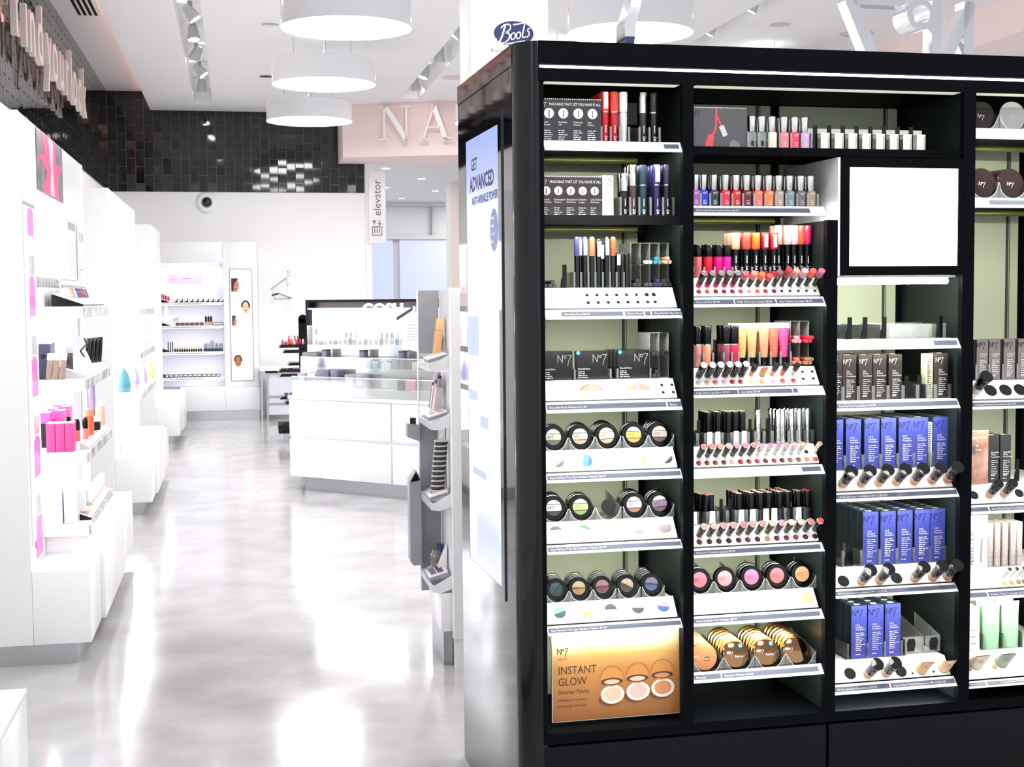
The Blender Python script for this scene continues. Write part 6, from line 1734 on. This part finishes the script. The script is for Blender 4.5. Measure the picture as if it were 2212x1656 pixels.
for i in range(12):
    t = thing('gold_stick', 'gold-topped stick, %s on the third far shelf' % ORD[i], 'pencil', T(-.755 + i * .0285, FY + .1, z), 'gold-topped sticks')
    MB().lathe([(.012, 0), (.012, .03)], 10).build('holder', BLKPL, t)
    MB().lathe([(.008, .03), (.008, .05)], 10).build('stick', mat('gold stick', (196, 160, 90), .3), t)
for i in range(14):
    hgt = .12 if i in (5, 6, 7) else .085
    t = thing('eye_pencil', 'slate pencil, %s standing on the third far shelf' % ORD[i], 'pencil', T(-.405 + i * .0168, FY + .1, z), 'slate pencils on the far shelf')
    MB().box(-.008, .008, -.02, .02, 0, .035).build('holder', mat('dark slate', (36, 48, 64), .3), t)
    MB().lathe([(.0045, .035), (.0045, hgt), (.001, hgt + .02)], 8).build('pencil', mat('slate pencil', (70, 96, 116), .3), t)
for i in range(3):
    simple('eye_pencil', MB().lathe([(.006, 0), (.006, .11), (.002, .125)], 8), INK, 'black pencil, %s of three before the gold-topped sticks' % ORD[i], 'pencil', T(-.84 + i * .026, FY + .16, z), 'black pencils on the far shelf')

# wall lamp and roof-shaped sign beside the display
t = thing('wall_sign', 'black roof-shaped line with spaced grey capitals on the far white wall', 'sign', T(0, 17.982, 0))
MB().ribbon([(.395, 1.497), (.45, 1.535), (.525, 1.556)], .017, T(0, -.003, 0)).ribbon([(.52, 1.557), (.60, 1.53), (.70, 1.492)], .007, T(0, -.003, 0)).build('roof_line', INK, t)
MB().text('RAMY', .052, T(.468, -.003, 1.475) @ Matrix.Diagonal((1.55, 1, .75, 1))).build('lettering', mat('soft grey ink', (136, 136, 140), .5), t)
lines(MB(), 1, .11, .012, T(.395, -.003, 1.442), .4, 3).build('small_print', INKG, t)
struct('trim_9', MB().box(.27, .44, 17.93, 17.99, .4, 2.2), WHITE_M)
t = thing('task_lamp', 'white-headed wall lamp on a slanted arm above the roof-shaped sign', 'lamp', T(0, 17.6, 0))
MB().cyl((.43, .34, 1.61), (.60, 0, 1.735), .008).cyl((.60, 0, 1.735), (.645, 0, 1.76), .014).build('arm', STEEL, t)
MB().lathe([(.014, 0), (.02, .02), (.02, .07), (.012, .08)], 14, T(.645, 0, 1.76)).build('joint', CHROME, t)
MB().lathe([(.03, .08), (.055, .06), (.085, -.03), (.08, -.03), (.05, .055)], 20, T(.68, 0, 1.70) @ RY(-28), cap=False).build('shade', WHITE, t)
MB().lathe([(.05, 0), (.05, .02)], 16, T(.43, .36, 1.61) @ RX(90)).build('wall_plate', WHITE, t)

# high white table with steel legs
t = thing('high_table', 'high white table on steel legs before the far wall', 'table', T(0, 17.2, 0))
MB().box(.26, .95, 0, .55, .61, .66, bev=.004).build('tabletop', WHITE, t)
MB().box(.33, .94, .03, .52, .585, .609).build('dark_gap', BLACK, t)  # black block standing in for the dark gap under the tabletop
for x, y in ((.28, .03), (.35, .06), (.9, .03), (.9, .5)):
    MB().box(x - .012, x + .012, y - .012, y + .012, 0, .61).build('leg', STEEL, t)
MB().box(.362, .92, .06, .075, .07, .58).build('modesty_panel', mat('pale grey panel', (214, 216, 226), .4), t)
for z in (.29, .2):
    MB().box(.362, .888, .045, .058, z, z + .012).build('rail', STEEL, t)

# black tiered stand of small polishes, half hidden by the counter
t = thing('tiered_stand', 'black tiered make-up stand half hidden behind the white counter', 'stand', T(.66, 14.7, 0))
MB().box(-.03, .06, -.03, .03, .2, 1.28).lathe([(.045, -.03), (.045, .03)], 20, T(.015, 0, 1.28) @ RX(90)).build('post', BLKPL, t)
MB().box(-.26, .25, -.2, .2, .1, .22, bev=.004).build('base', BLKPL, t)
MB().box(-.2, .2, -.15, .15, 0, .099).build('foot', STEEL, t)
TI = ((.985, -.24), (.93, -.20), (.80, -.15), (.73, -.25), (.685, -.24), (.45, -.24), (.40, -.19), (.3, -.06))
tiers = []
for z, x in TI:
    MB().prism([(x, z), (.25, z), (.25, z + .03), (x + .02, z + .03)], 'y', -.15, .15).build('tier', BLKPL, t)
k = 0
for row, (z, dy, hh) in enumerate(((1.0155, -.1, .055), (1.0155, .0, .09))):
    for i in range(8):
        c = ((206, 60, 96), (150, 60, 130), (226, 96, 70), (236, 60, 40), (210, 206, 200), (196, 40, 70), (120, 40, 90), (230, 130, 150))[(i + row * 3) % 8]
        t = thing('nail_polish', 'tiny polish, %s in the %s row on the black tiered stand' % (ORD[i], ('front', 'rear')[row]), 'nail polish', T(.66 - .2 + i * .03 + row * .07, 14.7 + dy, z), 'tiny polishes on the tiered stand')
        MB().box(-.0125, .0125, -.012, .012, 0, hh * .6, bev=.002).build('bottle', shade(c, .2), t)
        MB().lathe([(.008, hh * .6), (.008, hh)], 10).build('cap', mat('cap print %d' % (i % 3), ((230, 90, 120), (220, 220, 220), (190, 60, 60))[i % 3], .3), t)
for i in range(4):
    simple('small_pot', MB().lathe([(.02, 0), (.022, .03), (.02, .035)], 14), shade(((90, 80, 170), (60, 60, 140), (150, 130, 150), (40, 40, 60))[i], .25), '%s small violet pot on the low tier of the black stand' % ORD[i], 'pot', T(.66 - .17 + i * .055, 14.62, .4805), 'small pots on the tiered stand')
for i in range(4):
    simple('flat_palette', MB().box(-.03, .03, -.05, .05, 0, .012, bev=.002), shade(((110, 80, 90), (70, 60, 70), (150, 110, 120), (60, 50, 60))[i], .3), '%s flat palette on the middle tier of the black stand' % ORD[i], 'palette', T(.66 - .19 + i * .066, 14.62, .7605), 'flat palettes on the tiered stand')

# ================================================================== white island counter
GM_ = T(.391, 10.946, 0) @ RZ(math.degrees(math.atan2(-.705, .709)))
t = thing('island_counter', 'white island counter with steel plinth, lit stepped display and black header', 'counter', GM_)
MB().prism([(0, .012), (1.5, .012), (1.7, .55), (-.2, .55)], 'z', .11, .715).build('counter_body', WHITE, t)
for (a, b) in ((0, 1.005), (1.02, 1.5)):
    for (z0, z1) in ((.113, .402), (.425, .712)):
        MB().box(a, b, -.008, .0115, z0, z1, bev=.003).build('drawer_front', WHITE, t)
MB().prism([(-.01, -.012), (1.51, -.012), (1.71, .56), (-.21, .56)], 'z', .7155, .74).build('counter_top', WHITE, t)
MB().prism([(.09, .06), (1.42, .06), (1.55, .5), (-.05, .5)], 'z', 0, .1095).build('plinth', STEEL, t)
for k, (y0, z1) in enumerate(((.1, .80), (.24, .95), (.38, 1.12))):
    MB().box(-.05 - k * .05, 1.52 + k * .05, y0, .5, .7405 if k == 0 else (.80, .95)[k - 1], z1).build('display_step', PLASTW, t)
MB().box(-.17, 1.4, .47, .5, 1.12, 1.412).build('lit_back_panel', EMIT_PANEL, t)
MB().box(-.14, 1.4, .38, .47, 1.405, 1.415).build('lamp_shelf', EMIT_PANEL, t)
hd = MB().box(-.225, 1.4, .45, .55, 1.462, 1.482).box(-.225, -.185, .45, .55, 1.0, 1.462).box(-.185, 1.4, .52, .55, 1.12, 1.462).build('header_frame', BLACK, t)
MB().box(-.18, 1.4, .508, .519, 1.40, 1.462).build('header_panel', mat('dark plum panel', (44, 30, 44), .3), hd)
MB().text('GOSH', .12, T(.33, .505, 1.372) @ Matrix.Diagonal((1.25, 1, .9, 1)), res=4, ext=.002, off=.006).build('lettering', INKW, hd)
for k, (y, z0, z1) in enumerate(((.05, .741, .885), (.21, .8, 1.03), (.35, .951, 1.27))):
    s = MB().box(-.02 - k * .05, 1.5, y, y + .004, z0, z1).build('clear_front', ACRYL, t)
    MB().box(-.02 - k * .05, 1.5, y - .002, y + .006, z1, z1 + .006).build('clear_edge', PLASTW, s)
CM = [mat('counter good %d' % i, c, .3) for i, c in enumerate(((62, 52, 62), (96, 88, 112), (150, 146, 156), (196, 206, 210), (120, 140, 150), (216, 208, 204)))]
for i in range(22):
    x = -.08 + i * .052
    t = thing('small_bottle', 'dark-topped small bottle, %s of the top step on the white counter' % (ORD[i] if i < 16 else ('seventeenth', 'eighteenth', 'nineteenth', 'twentieth', 'twenty-first', 'twenty-second')[i - 16]), 'bottle', GM_ @ T(x, .415, 1.1205), 'small bottles on the top step')
    hh = .085 if i < 6 else .06
    MB().box(-.017, .017, -.017, .017, 0, hh, bev=.003).build('bottle', CM[3 + i % 3], t)
    MB().lathe([(.014, hh), (.014, hh + .04), (.008, hh + .045)], 10).build('cap', CM[i % 3] if i % 4 else CM[0], t)
for i in range(16):
    x = .13 + i * .064
    hh = (.13, .05, .06, .045, .05, .07)[i % 6]
    t = thing('small_carton', 'small carton, %s of the middle step on the white counter' % ORD[i], 'box', GM_ @ T(x, .29, .9505), 'small cartons on the middle step')
    MB().box(-.026, .026, -.025, .025, 0, hh, bev=.002).build('carton', CM[(i * 5 + 1) % 6], t)
    MB().box(-.027, .027, -.026, .026, hh, hh + .012, bev=.002).build('lid', CM[(i * 3) % 3], t)
for i, (x, w, c) in enumerate(((.03, .05, 2), (.13, .05, 3), (.25, .08, 1), (.37, .05, 1), (.52, .06, 2), (.62, .05, 2))):
    t = thing('product_box', ('violet-grey ' if c == 1 else 'pale ') + 'box, %s on the lowest step of the white counter' % ORD[i], 'box', GM_ @ T(x, .145, .8005), 'boxes on the lowest step')
    MB().box(-w * .8, w * .8, -.04, .04, 0, .14 if c == 1 else .11, bev=.003).build('box', CM[c], t)
    MB().box(-w * .6, w * .6, -.042, -.0405, .03, .08).build('front_label', CM[(c + 1) % 6], t)
for i, (z, w) in enumerate(((.9515, .18), (1.011, .15))):
    t = thing('make_up_bag', ('lower' if i == 0 else 'upper') + ' grey make-up bag of the pair on the white counter', 'bag', GM_ @ T(-.02, .285, z) @ RZ(8))
    MB().box(-w / 2, w / 2, -.035, .035, 0, .056, bev=.014).build('bag', mat('grey bag', (128, 126, 128), .6), t)
    MB().box(-w / 2 + .01, w / 2 - .01, -.002, .002, .056, .059).build('zip', mat('dark zip', (70, 68, 70), .5), t)
t = thing('price_sheet', 'white printed sheet hanging in a dark clip beside the counter', 'sheet', GM_ @ T(1.1, .09, 0))
MB().prism([(-.06, 1.12), (.13, 1.09), (.16, 1.36), (-.03, 1.30)], 'y', 0, .003).build('sheet', WHITE_M, t)
lines(MB(), 6, .13, .022, T(0, -.001, 1.29), .15, 3).build('lettering', INKG, t)
MB().prism([(-.10, 1.325), (.05, 1.40), (.055, 1.425), (-.095, 1.352)], 'y', -.006, .01).build('clip', mat('dark clip', (52, 46, 72), .35), t)
MB().box(.05, .1, -.004, .008, 1.385, 1.43, bev=.003).build('clip_joint', STEEL, t)
MB().box(.09, .1, .001, .006, .7405, 1.40).build('stem', STEEL, t)
for i, c in enumerate(((52, 50, 56), (240, 150, 190))):
    simple('small_box', MB().box(-.03, .03, -.025, .025, 0, .085, bev=.003), mat('counter box %d' % i, c, .35), ('dark' if i == 0 else 'pink') + ' small box at the far right of the lowest counter step', 'box', GM_ @ T(1.0 + i * .075, .15, .8005))

# ================================================================== slim white gondola with tilted trays
t = thing('tray_gondola', 'slim white display rack with grey end panel and four tilted trays', 'display rack')
MB().box(.832, 1.0, 5.47, 5.52, 0.12, 1.533, bev=.003).build('near_panel', WHITE, t)
MB().box(.838, 1.0, 5.475, 5.515, 0, .1195).build('foot', mat('pale foot', (226, 228, 222), .4), t)
MB().box(.848, .862, 5.5205, 5.9, .12, 1.525).build('back_board', WHITE, t)
MB().box(.862, 1.0, 5.5205, 5.9, .0, .1).build('base', WHITE, t)
MB().box(.79, .847, 5.53, 5.89, .14, .297, bev=.003).build('base_drawer', WHITE, t)
MB().box(.80, .847, 5.54, 5.88, .0, .139).build('plinth', STEEL, t)
fp = MB().box(.76, .847, 5.902, 5.925, .235, .98).build('grey_panel', GREYP, t)
MB().box(.76, .847, 5.902, 5.925, 1.258, 1.526).build('grey_panel', GREYP, t)
MB().box(.7545, .7595, 5.902, 5.925, .235, 1.526).build('white_edge', WHITE, t)
b = MB().prism([(.701, .905), (.754, .885), (.754, .955), (.701, .962)], 'y', 5.86, 5.92).build('leaflet_holder', GREYP, t)
MB().box(.715, .74, 5.875, 5.88, .956, .985).build('leaflet', INK, b)
bn = MB().prism([(.705, .375), (.718, .356), (.754, .358), (.754, .725), (.733, .765), (.705, .72)], 'y', 5.84, 5.92).build('bin', GREYP, t)
MB().prism([(.709, .715), (.750, .722), (.733, .757)], 'y', 5.838, 5.8395).build('bin_mouth', BLACK, bn)
ZT = (1.215, .98, .653, .317)
for i, z in enumerate(ZT):
    t = thing('tilted_tray', ('highest', 'second', 'third', 'lowest')[i] + ' white tilted tray of the slim rack', 'shelf')
    e = [(.756, z - .014), (.756, z + .014), (.768, z + .014), (.847, z + .058), (.847, z + .0), (.79, z - .018)]
    MB().prism(e, 'y', 5.53, 5.536).build('side_plate', WHITE, t)
    MB().prism(e, 'y', 5.884, 5.89).build('side_plate', WHITE, t)
    MB().prism([(.756, z - .014), (.762, z - .014), (.847, z + .0), (.847, z + .006), (.762, z - .008), (.76, z + .012), (.756, z + .012)], 'y', 5.536, 5.884).build('tray_floor', WHITE, t)
    MB().box(.7545, .756, 5.54, 5.88, z - .010, z + .010).build('label_edge', mat('printed edge', (176, 172, 178), .35), t)
def tilt_pal(z, y, label, c, n):
    t = thing('tester_palette', label, 'palette', T(.768, y, z + .019) @ RY(-16))
    MB().box(-.01, .07, -.07, .07, .012, .02, bev=.002).build('plate', WHITE, t)
    MB().box(-.01, .07, -.068, .068, .0, .0115).build('plate_base', mat('grey base', (150, 150, 156), .4), t)
    for i in range(n):
        MB().box(.002 + (i % 2) * .03, .026 + (i % 2) * .03, -.055 + (i // 2) * .032, -.03 + (i // 2) * .032, .0203, .0212).build('shade_pan', shade(c[i % len(c)], .5), t)
tilt_pal(ZT[0], 5.65, 'white tester palette with a brown shade on the highest tilted tray', ((196, 176, 166), (206, 190, 180)), 2)
tilt_pal(ZT[1], 5.65, 'white tester palette with coral shades on the second tilted tray', ((226, 156, 136), (232, 170, 150)), 6)
tilt_pal(ZT[2], 5.65, 'pale tester palette lying on the third tilted tray', ((222, 206, 196), (232, 216, 206)), 4)
tilt_pal(ZT[3], 5.68, 'tester palette of dark square shades on the lowest tilted tray', ((150, 110, 110), (60, 70, 100), (110, 120, 150), (90, 80, 90)), 8)
t = thing('gift_bottle', 'golden wrapped bottle leaning on the highest tilted tray', 'bottle', T(.81, 5.72, ZT[0] + .045) @ RY(6))
MB().box(-.014, .014, -.03, .03, 0, .1, bev=.003).build('bottle', mat('golden wrap', (226, 172, 116), .4), t)
MB().box(-.0135, .0135, -.028, .028, .1005, .15, bev=.003).build('cap', mat('light gold wrap', (240, 200, 140), .4), t)
MB().box(-.0145, .0145, -.006, .006, .0, .151).build('ribbon', mat('bronze ribbon', (170, 110, 60), .4), t)
for i in range(3):
    simple('sachet', MB().box(-.006, .006, -.012, .012, 0, .07 + .012 * i, RY(10), bev=.002), shade(((120, 112, 112), (206, 200, 200), (96, 92, 96))[i], .4), '%s grey sachet beside the golden wrapped bottle' % ORD[i], 'sachet', T(.822, 5.79 + .028 * i, ZT[0] + .05), 'sachets on the highest tray')
for i in range(5):
    t = thing('perfume_bottle', 'pale cosmetic bottle, %s on the second tilted tray' % ORD[i], 'bottle', T(.808, 5.73 + i * .034, ZT[1] + .045) @ RY(8), 'pale bottles on the second tray')
    MB().box(-.014, .014, -.0145, .0145, 0, .1 + .012 * (i % 3), bev=.003).build('bottle', shade(((206, 200, 206), (226, 200, 180), (120, 96, 110), (226, 226, 230), (60, 50, 56))[i], .25), t)
    MB().box(-.009, .009, -.009, .009, .1 + .012 * (i % 3), .135 + .012 * (i % 3), bev=.002).build('cap', shade(((160, 150, 170), (90, 70, 66), (196, 190, 196), (200, 170, 160), (220, 220, 220))[i], .25), t)
for i in range(11):
    t = thing('stacked_pot', 'black glass pot with clear lid, %s from the bottom of the leaning column' % ORD[i], 'pot', T(.797 + i * .0018, 5.66, ZT[2] + .033 + i * .0205), 'leaning column of black pots')
    MB().lathe([(.026, 0), (.028, .002), (.028, .012)], 18, Matrix.Diagonal((1.05, 1, 1, 1))).build('pot', mat('olive black pot', (48, 48, 40), .15), t)
    MB().lathe([(.027, .0125), (.027, .0195)], 18, Matrix.Diagonal((1.05, 1, 1, 1)), cap=True).build('lid', mat('cloudy lid', (196, 200, 196), .2), t)
t = thing('sample_rack', 'white slanted holder behind the column of black pots', 'stand', T(.815, 5.80, ZT[2] + .042))
MB().prism([(-.005, 0), (.03, 0), (.03, .27), (.02, .27)], 'y', -.06, .06).build('holder', WHITE, t)
MB().box(.02, .028, -.055, .055, .2705, .285).build('card', mat('grey card'), t)
t = thing('clear_pouch', 'clear pouch with brown pearls on the lowest tilted tray', 'pouch', T(.805, 5.78, ZT[3] + .045))
MB().lathe([(.015, 0), (.026, .02), (.026, .05), (.015, .07)], 16).build('pouch', ACRYL, t)
for i in range(6):
    MB().lathe([(.004, -.008), (.009, -.003), (.009, .003), (.004, .008)], 10, T(.011 * math.cos(i), .011 * math.sin(i), .014 + .014 * (i % 3))).build('pearl', mat('brown pearl', (150, 110, 60), .3), t)
simple('blue_bag', MB().box(-.012, .014, -.02, .02, 0, .08, RY(8), bev=.006), mat('navy pouch', (60, 70, 116), .4), 'navy blue pouch behind the clear one on the lowest tilted tray', 'pouch', T(.822, 5.838, ZT[3] + .05))
simple('white_holder', MB().prism([(-.01, 0), (.03, 0), (.03, .10)], 'y', -.022, .022), WHITE, 'white wedge holder on the lowest tilted tray', 'stand', T(.812, 5.725, ZT[3] + .044))
